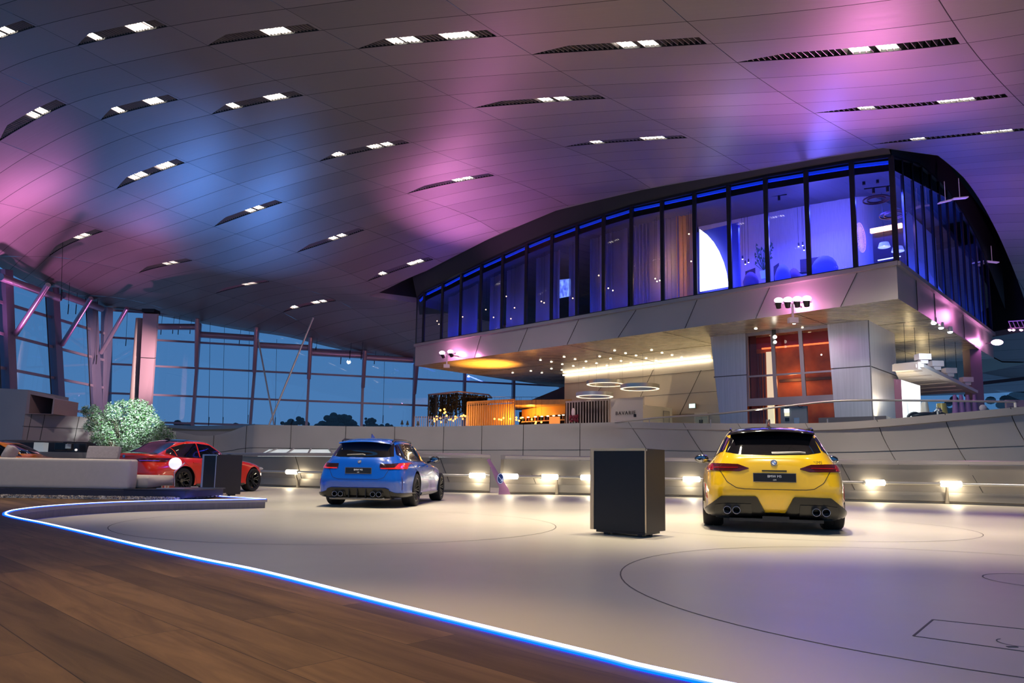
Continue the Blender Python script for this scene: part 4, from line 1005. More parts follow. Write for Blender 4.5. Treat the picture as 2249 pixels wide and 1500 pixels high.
mm, tt, bb_ = nodes('moon_picture'); nz = tt.nodes.new('ShaderNodeTexNoise'); nz.inputs['Scale'].default_value = 4; nz.inputs['Detail'].default_value = 6; rp = tt.nodes.new('ShaderNodeValToRGB'); rp.color_ramp.elements[0].color = (.01, .03, .5, 1); rp.color_ramp.elements[1].color = (.3, .5, 1, 1); rp.color_ramp.elements[0].position = .35; rp.color_ramp.elements[1].position = .7
tt.links.new(nz.outputs['Fac'], rp.inputs[0]); tt.links.new(rp.outputs[0], bb_.inputs['Emission Color']); bb_.inputs['Emission Strength'].default_value = 1.3
tag(obj('glowing_picture', mb, mm), 'cloudy blue glowing picture inside the eighth restaurant bay', 'picture')
for i, (x0, x1, y0, y1) in enumerate([(1638, 1660, 596, 640), (1700, 1712, 585, 625), (1758, 1820, 570, 600)]):
    a, b_ = scr(x0, y1, 3.6), scr(x1, y1-8, 3.6); mb = MB(); h_ = scr(x0, y0, 3.6).z-a.z; mb.bar(a, b_, .3, .02); mb.face([a, b_, b_+Vector((0, 0, h_)), a+Vector((0, 0, h_))])
    tag(obj('sideboard', mb, pm('sideboard_dark', (.05, .03, .06), .5), recalc=False), 'dark low sideboard against the pale partition, %s one' % ['left', 'narrow middle', 'long right'][i], 'sideboard', 'dark sideboards')
# reflected pale bars above side glass: glowing panels stand in for the reflections
for i, (xa, ya, xb, yb) in enumerate([(2062, 446, 2091, 439), (2092, 437, 2124, 434), (2136, 578, 2158, 574), (2166, 574, 2192, 577)]):
    Y = 26 if i < 2 else 33; a, b_ = at(xa, ya, Y), at(xb, yb, Y); mb = MB(); mb.bar(a, b_, .04, .19, up=(0, 1, 0)); q = (a+b_)/2; mb.bar(q, q+Vector((0, 0, .8)), .015)
    tag(obj('reflection_panel', mb, pm('pale_panel', (.7, .55, .7), .5, emit=(.8, .5, .8), es=.18)), 'small pale panel standing in for a reflection in the dark roof opening, %s' % ['upper left', 'upper right', 'lower left', 'lower right'][i], 'panel', 'panels standing in for reflections')
# ================================================================ SOFFIT LIGHTS, FASCIA SPOTS
def sof(x, y, dz=0): return onz(x, y, ZS-.01)
dl = [(1187, 791), (1211, 795), (1239, 784), (1263, 789), (1235, 800), (1287, 794), (1317, 783), (1341, 788), (1310, 798), (1350, 770), (1374, 776), (1397, 781), (1364, 793), (1333, 803), (1431, 769), (1454, 775), (1476, 780), (1419, 787), (1386, 797), (1497, 785), (1441, 792), (1282, 808), (1259, 804), (1211, 810), (1234, 813), (1166, 815), (1190, 819), (1126, 819)]
for i, (x, y) in enumerate(dl+[(1660, 722), (1681, 729), (1744, 711), (1763, 720)]):
    q = sof(x, y); mb = MB(); mb.lathe([(0, 0), (.04, 0), (.05, .01), (.05, .0), (.055, .012)], 14, Matrix.Translation(q-Vector((0, 0, .012))))
    g_ = i < len(dl)
    tag(obj('recessed_downlight', mb, em('pin_white', (1, .85, .62), 12)), 'small recessed round downlight in the golden soffit above the ring lamps' if g_ else 'small recessed round downlight in the soffit before the lift shaft', 'downlight', 'soffit downlights above the ring lamps' if g_ else 'soffit downlights before the lift shaft')
def headcluster(x0, x1, y0, y1, n, b, col, lab):
    t = thing('stage_light_cluster', lab, 'stage light', tuple(P(a_at((x0+x1)/2, (y0+y1)/2, b)[0], b, ZS+.5)))
    ma, mb_ = scr(x0, y0, b), scr(x1, y1, b)
    bk = MB(); bk.bar(ma, mb_, .05); c_ = (ma+mb_)/2; bk.bar(c_, c_-Vector((0, 0, .55)), .06); bk.box(c_-Vector((0, 0, .6)), (.3, .2, .18)); bk.bar(c_, c_+B_*(-b), .06)
    obj('bracket', bk, pm('bracket_pink', (.5, .4, .45), .5), t)
    for i in range(n):
        p = ma.lerp(mb_, (i+.5)/n); d = Vector((-.25, -.5, .8)).normalized()
        mb = MB(); mb.tube([p-d*.15, p+d*.12], [.09, .13], 12); obj('lamp_head', mb, black, t, smooth=50)
        mb = MB(); mb.sphere(p+d*.12+Vector((0, -.04, .0)), .12, 8, (1.25, 1, .8)); obj('lens', mb, em('pink_lens', col, 14), t, smooth=60)
headcluster(1700, 1782, 668, 663, 4, -.75, (1, .45, .85), 'row of four glaring pink spotlights on the fascia near the lift tower')
headcluster(964, 1000, 781, 776, 2, -.75, (1, .45, .85), 'pair of glaring pink spotlights on the fascia at its left end')
lamp('POINT', 'pink_spill_lamp', scr(985, 776, -.45), 90, (1, .3, .75), radius=.15); lamp('POINT', 'pink_spill_lamp', scr(1036, 779, -.25), 16, (1, .3, .75), radius=.1)
lamp('POINT', 'pink_spill_lamp', scr(1742, 664, -.5), 100, (1, .3, .75), radius=.2)
q = at(2190, 752, 31.5); t = thing('stage_light_cluster', 'single glaring pink spotlight at the far right end of the fascia', 'stage light', tuple(q)); mb = MB(); mb.sphere(q, .16, 8, (1.6, 1, .8)); obj('lens', mb, em('pink_lens', (1, .45, .85), 14), t, smooth=60); mb = MB(); mb.bar(q, q+A_*1.0, .05); obj('bracket', mb, black, t)
lamp('POINT', 'pink_spill_lamp', at(2165, 748, 30.6), 60, (1, .3, .8), radius=.1); lamp('POINT', 'pink_spill_lamp', at(2120, 690, 27.0), 50, (1, .3, .8), radius=.3)
t = thing('track_light', 'short track with three bright white spots under the right fascia edge', 'track light', tuple(at(2075, 715, 26)))
pa, pb = at(2045, 695, 25.4), at(2140, 760, 29.3); mb = MB(); mb.bar(pa, pb, .05, .05); obj('rail', mb, alum, t)
for x, y, Y in ((2051, 711, 25.5), (2067, 721, 26.1), (2087, 730, 26.8)):
    q = at(x, y, Y); mb = MB(); mb.tube([q+Vector((0, 0, .02)), q+Vector((0, 0, .22))], .1, 10); obj('spot_head', mb, white, t); mb = MB(); mb.sphere(q, .085, 7, (1, 1, .4)); obj('lens', mb, em('cool_lens', (.85, .93, 1), 14), t)
# truss at right edge
t = thing('lighting_truss', 'short pink-lit aluminium truss with small stage lights at the right edge', 'truss', tuple(at(2230, 715, 30)))
mb = MB(); a, b_ = at(2215, 706, 30), at(2262, 703, 29); a2, b2 = a-Vector((0, 0, .3)), b_-Vector((0, 0, .3))
mb.bar(a, b_, .04); mb.bar(a2, b2, .04)
for s in range(6): u = s/5; mb.bar((a.lerp(b_, u)), (a2.lerp(b2, min(1, u+.12))), .025)
obj('frame', mb, pm('truss_pink', (.8, .6, .75), .3, .6), t)
for x in (2218, 2226, 2243): q = at(x, 724, 30); mb = MB(); mb.tube([q, q+Vector((.08, 0, .25))], [.09, .06], 8); obj('stage_lamp', mb, dark, t); mb = MB(); mb.sphere(q, .07, 6); obj('lens', mb, em('pink_lens2', (1, .6, .8), 3), t)
# ================================================================ LIFT TOWER
T0 = onz(1907, 703, ZS); TL = onz(1560, 740, ZS); TR = onz(1965, 733, ZS); T0.z = TL.z = TR.z = 0
At = (TL-T0).normalized(); Bt = (TR-T0).normalized(); LT = (TL-T0).length; WT = (TR-T0).length
def T(a, b, z): q = T0+At*a+Bt*b; return Vector((q.x, q.y, z))
def ta(x, y=800, b=0.0):
    d = ray(x, y).x; o = T0+Bt*b; return (o.x-d*o.y)/(d*At.y-At.x)
towm = pm('tower_cladding', (.55, .53, .56), .33, .55, noise=.08, nscale=4, stretch=(5, 5, .15))
tow = thing('lift_tower', 'metal-clad lift tower holding up the raised restaurant, glazed shaft with orange inside', 'lift tower', tuple(T(0, 0, GZ)))
def wallpiece(a0t, a0b, a1t, a1b, b0, zt=ZS, zb=GZ-.15, mbb=None):
    mb = mbb or MB(); mb.face([T(a0b, b0, zb), T(a1b, b0, zb), T(a1t, b0, zt), T(a0t, b0, zt)]); return mb
ar_t, ar_b = ta(1817, 715), ta(1834, 900); al_t, al_b = ta(1637, 735), ta(1642, 920); ll_t, ll_b = LT, ta(1584, 920)
zj = zat(1907, 804, T0.y)
mb = MB()
for z0_, z1_ in ((GZ-.2, zj-.02), (zj+.02, ZS)):
    k0 = (z0_-GZ+.2)/(ZS-GZ+.2); k1 = (z1_-GZ+.2)/(ZS-GZ+.2); L = lambda b_, t_, k: b_+(t_-b_)*k
    mb.face([T(0, 0, z0_), T(L(ar_b, ar_t, k0), 0, z0_), T(L(ar_b, ar_t, k1), 0, z1_), T(0, 0, z1_)])
    mb.face([T(L(ar_b, ar_t, k0), 0, z0_), T(L(ar_b, ar_t, k0), .5, z0_), T(L(ar_b, ar_t, k1), .5, z1_), T(L(ar_b, ar_t, k1), 0, z1_)])
    mb.face([T(0, 0, z0_), T(0, WT-.15, z0_), T(0, WT, z1_), T(0, 0, z1_)])
    mb.face([T(L(al_b, al_t, k0), 0, z0_), T(L(ll_b, ll_t, k0), 0, z0_), T(L(ll_b, ll_t, k1), 0, z1_), T(L(al_b, al_t, k1), 0, z1_)])
    mb.face([T(L(ll_b, ll_t, k0), 0, z0_), T(L(ll_b, ll_t, k0), WT, z0_), T(L(ll_b, ll_t, k1), WT, z1_), T(L(ll_b, ll_t, k1), 0, z1_)])
    mb.face([T(0, WT, z0_), T(LT, WT, z0_), T(LT, WT, z1_), T(0, WT, z1_)])
obj('cladding', mb, towm, tow)
mb = MB(); mb.face([T(0, .03, zj-.03), T(ar_b, .03, zj-.03), T(ar_b, .03, zj+.03), T(0, .03, zj+.03)]); mb.face([T(.03, .03, zj-.03), T(.03, WT, zj-.03), T(.03, WT, zj+.03), T(.03, .03, zj+.03)]); mb.face([T(al_b, .03, zj-.03), T(LT-.1, .03, zj-.03), T(LT-.1, .03, zj+.03), T(al_b, .03, zj+.03)])
mb.bar(T(-.006, -.006, GZ), T(-.006, -.006, ZS), .025); obj('joints', mb, pm('joint_grey', (.12, .11, .12), .6), tow)
mb = MB(); q = T(0, 0, GZ+.1); mb.box(T(.5, -.3, GZ+.02), (2.2, 1.0, .4), rot=math.atan2(At.y, At.x)); obj('plinth', mb, pm('plinth_grey', (.10, .09, .10), .4), tow)
# shaft inside
orange = pm('orange_wall', (.52, .14, .03), .55, noise=.35, nscale=1.6); redw = pm('red_wall', (.34, .03, .05), .5)
zs0 = zat(1735, 870, T0.y+1.5); ax0, ax1 = al_t+.15, ar_t-.1
mb = MB(); mb.face([T(ax0, 1.3, GZ-.2), T(ax1, 1.3, GZ-.2), T(ax1, 1.3, ZS), T(ax0, 1.3, ZS)]); mb.face([T(ax0+.1, 0.06, GZ-.2), T(ax0+.1, 1.3, GZ-.2), T(ax0+.1, 1.3, ZS), T(ax0+.1, .06, ZS)]); mb.face([T(ax1, 0.06, GZ-.2), T(ax1, 1.3, GZ-.2), T(ax1, 1.3, ZS), T(ax1, .06, ZS)])
obj('orange_wall', mb, orange, tow, recalc=False)
zr = zat(1735, 752, T0.y+2.0); mb = MB(); mb.face([T(ax0+.12, 1.22, zr), T(ax1, 1.22, zr), T(ax1, 1.22, ZS), T(ax0+.12, 1.22, ZS)]); obj('red_band', mb, redw, tow)
mb = MB(); mb.bar(T(ta(1672, 760, 1.1), 1.15, zr), T(ax1, 1.15, zr), .06); obj('glow_strip', mb, em('orange_glow', (1, .22, .06), 1.6), tow)
mb = MB(); zk = zat(1760, 830, T0.y+2); mb.bar(T(ta(1712, 830, 1.1), 1.12, zk), T(ax1, 1.12, zk), .16, .1); obj('brown_beam', mb, pm('beam_brown', (.10, .06, .03), .6), tow)
fr = pm('lift_frame', (.32, .27, .29), .4, .5)
mb = MB(); zb_ = zat(1735, 876, T0.y+1.2)
for x0, x1 in ((1636, 1640), (1694, 1702), (1755, 1765)):
    mb.bar(T(ta(x1, 875), .12, zb_), T(ta(x0, 740), .12, ZS), .1, .14)
for y in (816,): z = zat(1735, y, T0.y+1.2); mb.bar(T(al_b+.1, .1, z), T(ar_b-.1, .1, z), .07, .07)
mb.bar(T(al_b+.1, .1, zb_), T(ar_b-.1, .1, zb_), .1, .3); mb.bar(T(al_b, .12, ZS-.06), T(ar_t, .12, ZS-.06), .12); obj('shaft_frame', mb, fr, tow)
mb = MB(); mb.face([T(al_t, .14, zb_), T(ar_t, .14, zb_), T(ar_t, .14, ZS), T(al_t, .14, ZS)]); obj('shaft_glass', mb, glass('shaft_glass', (.78, .74, .78), .9), tow, recalc=False)
mb = MB(); xa, xb = ta(1683, 800, .9), ta(1697, 800, .9); mb.face([T(xa, .9, GZ-.1), T(xb, .9, GZ-.1), T(xb, .9, zat(1690, 762, T0.y+2)), T(xa, .9, zat(1690, 762, T0.y+2))]); mb.face([T(xa, .95, GZ-.1), T(xb, .95, GZ-.1), T(xb, .95, zat(1690, 762, T0.y+2)), T(xa, .95, zat(1690, 762, T0.y+2))]); obj('lit_gap', mb, em('cream_lit', (1, .84, .55), .85), tow)
mb = MB()
for x in (1665, 1671, 1678, 1703): a = ta(x, 800, .8); mb.tube([T(a, .8, GZ), T(a, .8, zat(x, 765, T0.y+2))], .05, 8)
for x in (1645, 1655): a = ta(x, 800, .8); mb.bar(T(a, .8, GZ), T(a, .8, ZS), .25, .04)
obj('guide_rails', mb, pm('rail_maroon', (.12, .03, .05), .5, .3), tow)
mb = MB(); gy = [T(ta(x, 900, .3), .3, z) for x, z in ((1714, GZ-.2), (1772, GZ-.2), (1772, zb_-.2), (1714, zb_-.2))]; mb.face(gy); mb.face([p+Bt*.1 for p in gy]); obj('lift_panel', mb, pm('lift_panel', (.20, .22, .25), .4, .3), tow)
for ch, x, y in (('B', 1728, 891), ('C', 1757, 889)):
    q = T(ta(x, y, .28), .27, 0); q.z = zat(x, y, q.y); text(ch, .34, q, -At, (0, 0, 1), black, tow, extrude=.004)
for x, y, s_, m_ in ((1728, 902, .15, em('display_white', (1, 1, .95), 1.0)), (1728.5, 910, .14, em('display_cream', (1, .9, .6), .8)), (1729, 921, .12, black)):
    q = T(ta(x, y, .27), .26, 0); q.z = zat(x, y, q.y); mb = MB(); mb.box(q, (s_*1.3, .02, s_), rot=math.atan2(At.y, At.x)); obj('display', mb, m_, tow)
mb = MB(); gy = [T(ta(x, 900, .26), .26, z) for x, z in ((1743, GZ-.2), (1755, GZ-.2), (1755, zb_-.65), (1743, zb_-.65))]; mb.face(gy); obj('lift_door', mb, pm('lift_door', (.5, .52, .55), .2, .8), tow)
q = at(1702, 740, T0.y+1.6); t = thing('double_spot', 'pair of small white spots behind the lift shaft glass', 'spot', tuple(q)); mb = MB(); mb.sphere(q, .07, 8); mb.sphere(q-Vector((0, 0, .2)), .06, 8); obj('lens', mb, em('spot_white', (1, .93, .85), 8), t); mb = MB(); mb.bar(q+Vector((.0, .1, .3)), q+Vector((0, .1, -.3)), .14, .05); obj('holder', mb, black, t)
lamp('POINT', 'orange_shaft_lamp', T((ax0+ax1)/2, .75, 4.4), 22, (1, .42, .15), radius=.15)
lamp('SPOT', 'tower_wash_lamp', T(-3.0, -2.6, 5.4), 420, (.72, .84, 1), T(0, 1.6, 4.0), radius=.1, spot=80, blend=1)
lamp('SPOT', 'tower_wash_lamp', T(2.5, -4.5, 6.0), 90, (1, .9, .95), T(3, 0, 3.8), radius=.03, spot=100, blend=1)
lamp('SPOT', 'soffit_wash_lamp', T(3, -2.5, 3.0), 80, (1, .82, .6), T(2, -1.5, 6.4), radius=.2, spot=130, blend=1)
# ================================================================ BACK WALL WITH LIGHT STRIP
bw_l = onz(1240, 823, 6.3); bw_r = onz(1563, 789, 6.3); bd = (bw_l-bw_r).normalized(); bw_r2 = bw_r-bd*8
rg = pm('rear_cladding', (.52, .47, .42), .4, .3, noise=.04, nscale=.7)
mb = MB(); mb.face([Vector((q.x, q.y, z)) for q, z in ((bw_l, GZ-.2), (bw_r2, GZ-.2), (bw_r2, ZS), (bw_l, ZS))]); nb_ = Vector((bd.y, -bd.x, 0)); nb_ = nb_ if nb_.y < 0 else -nb_
mb.face([Vector((q.x, q.y, z))-nb_*.3 for q, z in ((bw_l, GZ-.2), (bw_r2, GZ-.2), (bw_r2, ZS), (bw_l, ZS))]); struct('wall_back', mb, rg)
mb = MB()
def W_(x, y):
    d = ray(x, y).x; t = (bw_r.x-d*bw_r.y)/(d*bd.y-bd.x); Y = bw_r.y+bd.y*t; return at(x, y, Y)+nb_*.012
for p, q in (((1241, 843), (1570, 812)), ((1411, 871), (1577, 859)), ((1435, 812), (1407, 871)), ((1540, 813), (1493, 911)), ((1321, 850), (1312, 862)), ((1478, 911), (1582, 907))): mb.bar(W_(*p), W_(*q), .02, .01)
struct('trim_40', mb, seam)
t = thing('light_cove', 'long bright white light strip where the rear wall meets the golden soffit', 'light strip', tuple(bw_r)); mb = MB(); a, b_ = bw_l+nb_*.12, bw_r+nb_*.12; a.z = b_.z = 6.26; mb.bar(a, b_, .10, .08); obj('diffuser', mb, em('cove_white', (1, .86, .62), 8), t)
# ring lamps
for i, (x, y, rx) in enumerate([(1330, 842, 42), (1405, 851, 43), (1306, 868.5, 41)]):
    Y = (36.8, 33.6, 34.6)[i]; c_ = at(x, y, Y); r_ = rx/FPX*Y; t = thing('ring_lamp', 'large suspended ring lamp, glowing underneath, %s of three' % ['upper left', 'right-hand one', 'lowest'][i], 'ring lamp', tuple(c_), 0, 'suspended ring lamps')
    mb = MB(); Mx = Matrix.Translation(c_); mb.lathe([(r_-.14, -.06), (r_, -.06), (r_, .12), (r_-.14, .12)], 48, Mx, closed=True); obj('ring_body', mb, pm('brushed_ring', (.62, .58, .52), .3, .8), t, smooth=40)
    mb = MB(); mb.lathe([(r_-.13, -.075), (r_-.01, -.075), (r_-.01, -.062), (r_-.13, -.062)], 48, Mx, closed=True); obj('diffuser', mb, em('ring_glow', (1, .86, .65), 1.3), t)
    mb = MB(); [mb.bar(c_+Vector((math.cos(an)*r_*.95, math.sin(an)*r_*.95, .1)), Vector((c_.x+math.cos(an)*r_*.95, c_.y+math.sin(an)*r_*.95, ZS)), .008) for an in (.5, 2.6, 4.7)]; obj('suspension', mb, pm('wire_grey', (.3, .28, .26), .5), t)
# BAVARIE kiosk
Yk = 34.0
def K(x, y, Y=Yk): return at(x, y, Y)
t = thing('sign_wall', 'free-standing off-white wall with the dark lettering BAVARIE', 'sign wall', tuple(K(1375, 930)))
p = [K(1341, 876, 34.8), K(1412, 872, 33.6)]; kd = (p[1]-p[0]); kd.z = 0; zt0 = p[0].z
mb = MB(); a, b_ = p; mb.prism([(a.x, a.y), (b_.x, b_.y), (b_.x+.1, b_.y+.14), (a.x+.1, a.y+.14)], GZ-.15, zt0); obj('panel', mb, pm('kiosk_white', (.66, .60, .56), .6), t)
kdn = kd.normalized(); nk = Vector((kdn.y, -kdn.x, 0)); nk = nk if nk.y < 0 else -nk
c_ = K(1375.5, 907.5, 34.2)+nk*.08
text('BAVARIE', .245, c_, kdn, (0, 0, 1), pm('ink', (.03, .025, .03), .5), t, extrude=.01, space=1.25)
mb = MB(); q = K(1396, 913, 33.9)+nk*.06; mb.box(q, (.13, .03, .13)); obj('dark_square_logo', mb, black, t)
t = thing('slat_screen', 'screen of upright pale slats with dark gaps left of the BAVARIE wall', 'screen', tuple(K(1290, 930, 35.5)))
a, b_ = K(1243, 883, 36.3), K(1341, 877, 34.8)
mb = MB(); q0, q1 = a+Vector((0, .4, 0)), b_+Vector((0, .4, 0)); mb.face([Vector((q0.x, q0.y, GZ-.1)), Vector((q1.x, q1.y, GZ-.1)), q1, q0]); obj('dark_backing', mb, pm('kiosk_dark', (.03, .015, .02), .7), t)
for i in range(16):
    p = a.lerp(b_, (i+.3)/16); mb = MB(); mb.bar(Vector((p.x, p.y, GZ-.1)), p, .05, .12); obj('slat', mb, pm('slat_pale', (.42, .36, .34), .5), t)
mb = MB(); mb.bar(a, b_, .08); obj('top_rail', mb, pm('slat_pale', (.42, .36, .34), .5), t)
t = thing('orchid_vase', 'dark red flowers with one tall white bloom before the slat screen', 'flowers', tuple(K(1262, 928, 34.9))); mb = MB(); rr_ = random.Random(2)
for i in range(60): p = K(1251+rr_.uniform(0, 18), 926-rr_.uniform(0, 15), 34.9+rr_.uniform(-.1, .1)); mb.sphere(p, .045, 4)
obj('blossoms', mb, pm('dark_red_flower', (.22, .02, .05), .6), t); mb = MB(); mb.sphere(K(1259, 906, 34.9), .12, 7, (.8, .5, 1.9)); obj('white_bloom', mb, pm('petal_white', (.75, .65, .65), .6), t, smooth=60)
mb = MB(); mb.tube([K(1260, 930, 34.9), K(1260, 914, 34.9)], .03, 8); obj('stem', mb, pm('stem_green', (.06, .1, .04), .6), t)
t = thing('white_kiosk', 'low off-white kiosk block with a pale door right of the BAVARIE wall', 'kiosk', tuple(K(1440, 930)))
a, b_, c_ = K(1412, 887, 33.6), K(1476, 896, 35.0), K(1412, 887, 35.2); zt1 = a.z; mb = MB(); mb.prism([(a.x, a.y), (b_.x, b_.y), (b_.x-.4, b_.y+1), (a.x-.2, a.y+1.6)], GZ-.15, zt1-.05); obj('body', mb, pm('kiosk_cream', (.78, .70, .58), .6), t)
mb = MB(); kd2 = (b_-a); kd2.z = 0; n2_ = Vector((kd2.y, -kd2.x, 0)).normalized(); a1, b1 = a.lerp(b_, .68)+n2_*.03, a.lerp(b_, .88)+n2_*.03; zd = K(1460, 903, 34.6).z
mb.face([Vector((a1.x, a1.y, GZ)), Vector((b1.x, b1.y, GZ)), Vector((b1.x, b1.y, zd)), Vector((a1.x, a1.y, zd))]); obj('door', mb, pm('kiosk_door', (.60, .54, .44), .6), t)
mb = MB(); 
for u, v in ((a1, a1), (b1, b1)): mb.bar(Vector((u.x, u.y, GZ)), Vector((u.x, u.y, zd)), .03, .04)
mb.bar(Vector((a1.x, a1.y, zd)), Vector((b1.x, b1.y, zd)), .03, .04); obj('door_frame', mb, pm('frame_grey', (.4, .36, .3), .5), t)
q = W_(1524.5, 892)+nb_*.15; t = thing('exit_sign', 'small glowing pale green exit sign on the rear wall', 'exit sign', tuple(q)); mb = MB(); ang = math.atan2(bd.y, bd.x); mb.box(q, (.38, .06, .24), rot=ang); obj('case', mb, pm('sign_frame', (.3, .32, .32), .4), t)
mb = MB(); mb.box(q+nb_*.035, (.32, .02, .20), rot=ang); obj('face', mb, em('exit_face', (.72, 1, .92), 1.3), t)
mb = MB(); mb.box(q+nb_*.05+Vector((.04, 0, 0)), (.05, .01, .10), rot=ang); mb.bar(q+nb_*.05-bd*-.08, q+nb_*.05-bd*-.02, .03, .01); obj('pictogram', mb, pm('exit_green', (.10, .5, .32), .5), t)
struct_d = MB(); a, b_ = W_(1527, 930), W_(1556, 930); zd = W_(1540, 911).z; 
for s, e_ in ((0, .5), (.5, 1)): u, v = a.lerp(b_, s+.02)+nb_*.02, a.lerp(b_, e_-.02)+nb_*.02; struct_d.face([Vector((u.x, u.y, GZ-.1)), Vector((v.x, v.y, GZ-.1)), Vector((v.x, v.y, zd)), Vector((u.x, u.y, zd))])
dd_ = struct('door_1', struct_d, pm('white_door_glass', (.55, .62, .58), .4), recalc=False); mb = MB()
for s in (.42, .60): u = a.lerp(b_, s)+nb_*.08; mb.bar(Vector((u.x, u.y, GZ+.35)), Vector((u.x, u.y, GZ+.75)), .05)
obj('door_handle', mb, black, dd_)
mb = MB(); u, v = a+nb_*.03, b_+nb_*.03; mb.bar(Vector((u.x, u.y, GZ)), Vector((u.x, u.y, zd)), .05); mb.bar(Vector((v.x, v.y, GZ)), Vector((v.x, v.y, zd)), .05); mb.bar(Vector((u.x, u.y, zd)), Vector((v.x, v.y, zd)), .05, .2); obj('door_frame', mb, white, dd_)
# ================================================================ TERRACE BAR
timb = pm('timber_gold', (.55, .34, .13), .5, noise=.15, nscale=3, stretch=(1, 8, 1))
a, b_ = at(1027, 884, 41), at(1130, 878, 39.5)
t = thing('timber_slat_screen', 'tall golden slatted timber screen glowing orange on the terrace', 'screen', tuple(Vector((a.x, a.y, GZ))))
for i in range(22):
    p = a.lerp(b_, i/21); mb = MB(); mb.bar(Vector((p.x, p.y, GZ-.15)), p, .055 if 0 < i < 21 else .09, .12); obj('slat', mb, timb, t)
mb = MB(); mb.bar(a, b_, .12, .1); mb.bar(a+Vector((0, .9, 0)), b_+Vector((0, .9, 0)), .1); mb.bar(b_, b_+Vector((0, .9, 0)), .1); obj('top_rail', mb, timb, t)
mb = MB(); q0, q1 = a+Vector((0, 1.1, -.1)), b_+Vector((0, 1.1, -.1)); mb.face([Vector((q0.x, q0.y, GZ-.1)), Vector((q1.x, q1.y, GZ-.1)), q1, q0]); obj('rear_panel', mb, pm('orange_panel', (.70, .38, .08), .6), t)
t = thing('timber_roof', 'flat golden timber roof slab of the terrace bar', 'roof', tuple(at(1130, 880, 39.5)))
mb = MB(); pts = [at(1131, 878, 39.5), at(1128, 877, 41.5), at(1216, 890, 43), at(1240, 889, 38.5)]; z_ = pts[0].z; mb.prism([(pts[0].x, pts[0].y), (pts[3].x+.4, pts[3].y), (pts[3].x+.4, pts[3].y+3), (pts[0].x, pts[0].y+3)], z_-.28, z_-.02); obj('slab', mb, timb, t)
mb = MB(); q0, q1 = at(1146, 900, 41.5), at(1245, 885, 39.5); q0b, q1b = at(1146, 920, 41.5), at(1245, 908, 39.5); mb.face([q0, q1, q1b, q0b]); mb.face([q+Vector((0, .1, 0)) for q in (q0, q1, q1b, q0b)]); obj('orange_fascia', mb, pm('orange_panel', (.70, .38, .08), .6), t)
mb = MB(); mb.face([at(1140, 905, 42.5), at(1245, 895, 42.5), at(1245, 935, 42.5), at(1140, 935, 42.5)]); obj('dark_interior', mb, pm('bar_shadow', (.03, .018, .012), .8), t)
t = thing('bar_shelf', 'dark bar back shelf with warm lit bottles under the timber roof', 'bar', tuple(at(1190, 930, 40.5)))
rr_ = random.Random(9)
for i in range(14):
    q = at(1148+i*6.8, 920-i*.5+rr_.uniform(-3, 3), 40.6); mb = MB(); mb.tube([q-Vector((0, 0, .25)), q+Vector((0, 0, .05)), q+Vector((0, 0, .14))], [.05, .05, .02], 7); obj('bottle', mb, pm('bottle_%d' % (i % 3), [(.03, .06, .03), (.25, .10, .02), (.12, .04, .02)][i % 3], .2), t)
mb = MB(); mb.bar(at(1146, 927, 40.7), at(1240, 922, 40.3), .3, .06); obj('shelf', mb, timb, t)
mb = MB(); mb.box(at(1218, 923, 40), (.6, .1, .4)); obj('amber_box', mb, em('amber', (1, .35, .08), .7), t)
for i, x in enumerate([1147, 1160, 1176, 1190, 1203, 1216, 1228, 1237]):
    q = at(x, 917-i*.8, 40); mb = MB(); mb.sphere(q, .05, 6, (1.6, 1, .6)); tag(obj('bar_spot', mb, em('warm_pin2', (1, .75, .45), 6)), 'tiny warm light above the bar bottles under the timber roof', 'bar light', 'tiny lights above the bar')
# hanging plant canopy
t = thing('hanging_plant_canopy', 'canopy frame draped with long dark hanging greenery on the terrace', 'plant canopy', tuple(at(1000, 936, 43)))
fr1 = [at(941, 867, 43.2), at(1006, 860, 42.2), at(1073, 867, 43.6), at(1080, 874, 45), at(1000, 866, 45.8)]
mb = MB()
for i in range(5): mb.bar(fr1[i], fr1[(i+1) % 5], .08)
for s in (.25, .5, .75): mb.bar(fr1[0].lerp(fr1[1], s), fr1[4].lerp(fr1[3], s), .04)
obj('frame', mb, pm('canopy_frame', (.35, .25, .28), .5), t); rr_ = random.Random(4); mb = MB()
for i in range(150):
    s = rr_.random()*2; q = fr1[0].lerp(fr1[1], s) if s < 1 else fr1[1].lerp(fr1[2], s-1)
    q = q+Vector((0, rr_.uniform(-.1, 1.6), -.05)); L_ = rr_.uniform(.7, 1.5)*(1.0 if s < 1.3 else .7)
    pr = q
    for k in range(1, 7):
        nq = q+Vector((rr_.uniform(-.05, .05), rr_.uniform(-.05, .05), -L_*k/6)); mb.bar(pr, nq, .02+.06*rr_.random(), .03)
        for m_ in range(3): w = Vector((rr_.uniform(-.16, .16), rr_.uniform(-.1, .1), rr_.uniform(-.16, 0))); mb.face([nq, nq+w, nq+w*.6+Vector((.05, 0, -.06))])
        pr = nq
obj('foliage', mb, pm('hanging_green', (.014, .013, .006), .9), t, recalc=False)
mb = MB()
for x in (941, 958): q = at(x, 905, 42.5); mb.tube([Vector((q.x, q.y, GZ)), Vector((q.x, q.y, fr1[0].z-.1))], .05, 7)
obj('post', mb, dark, t)
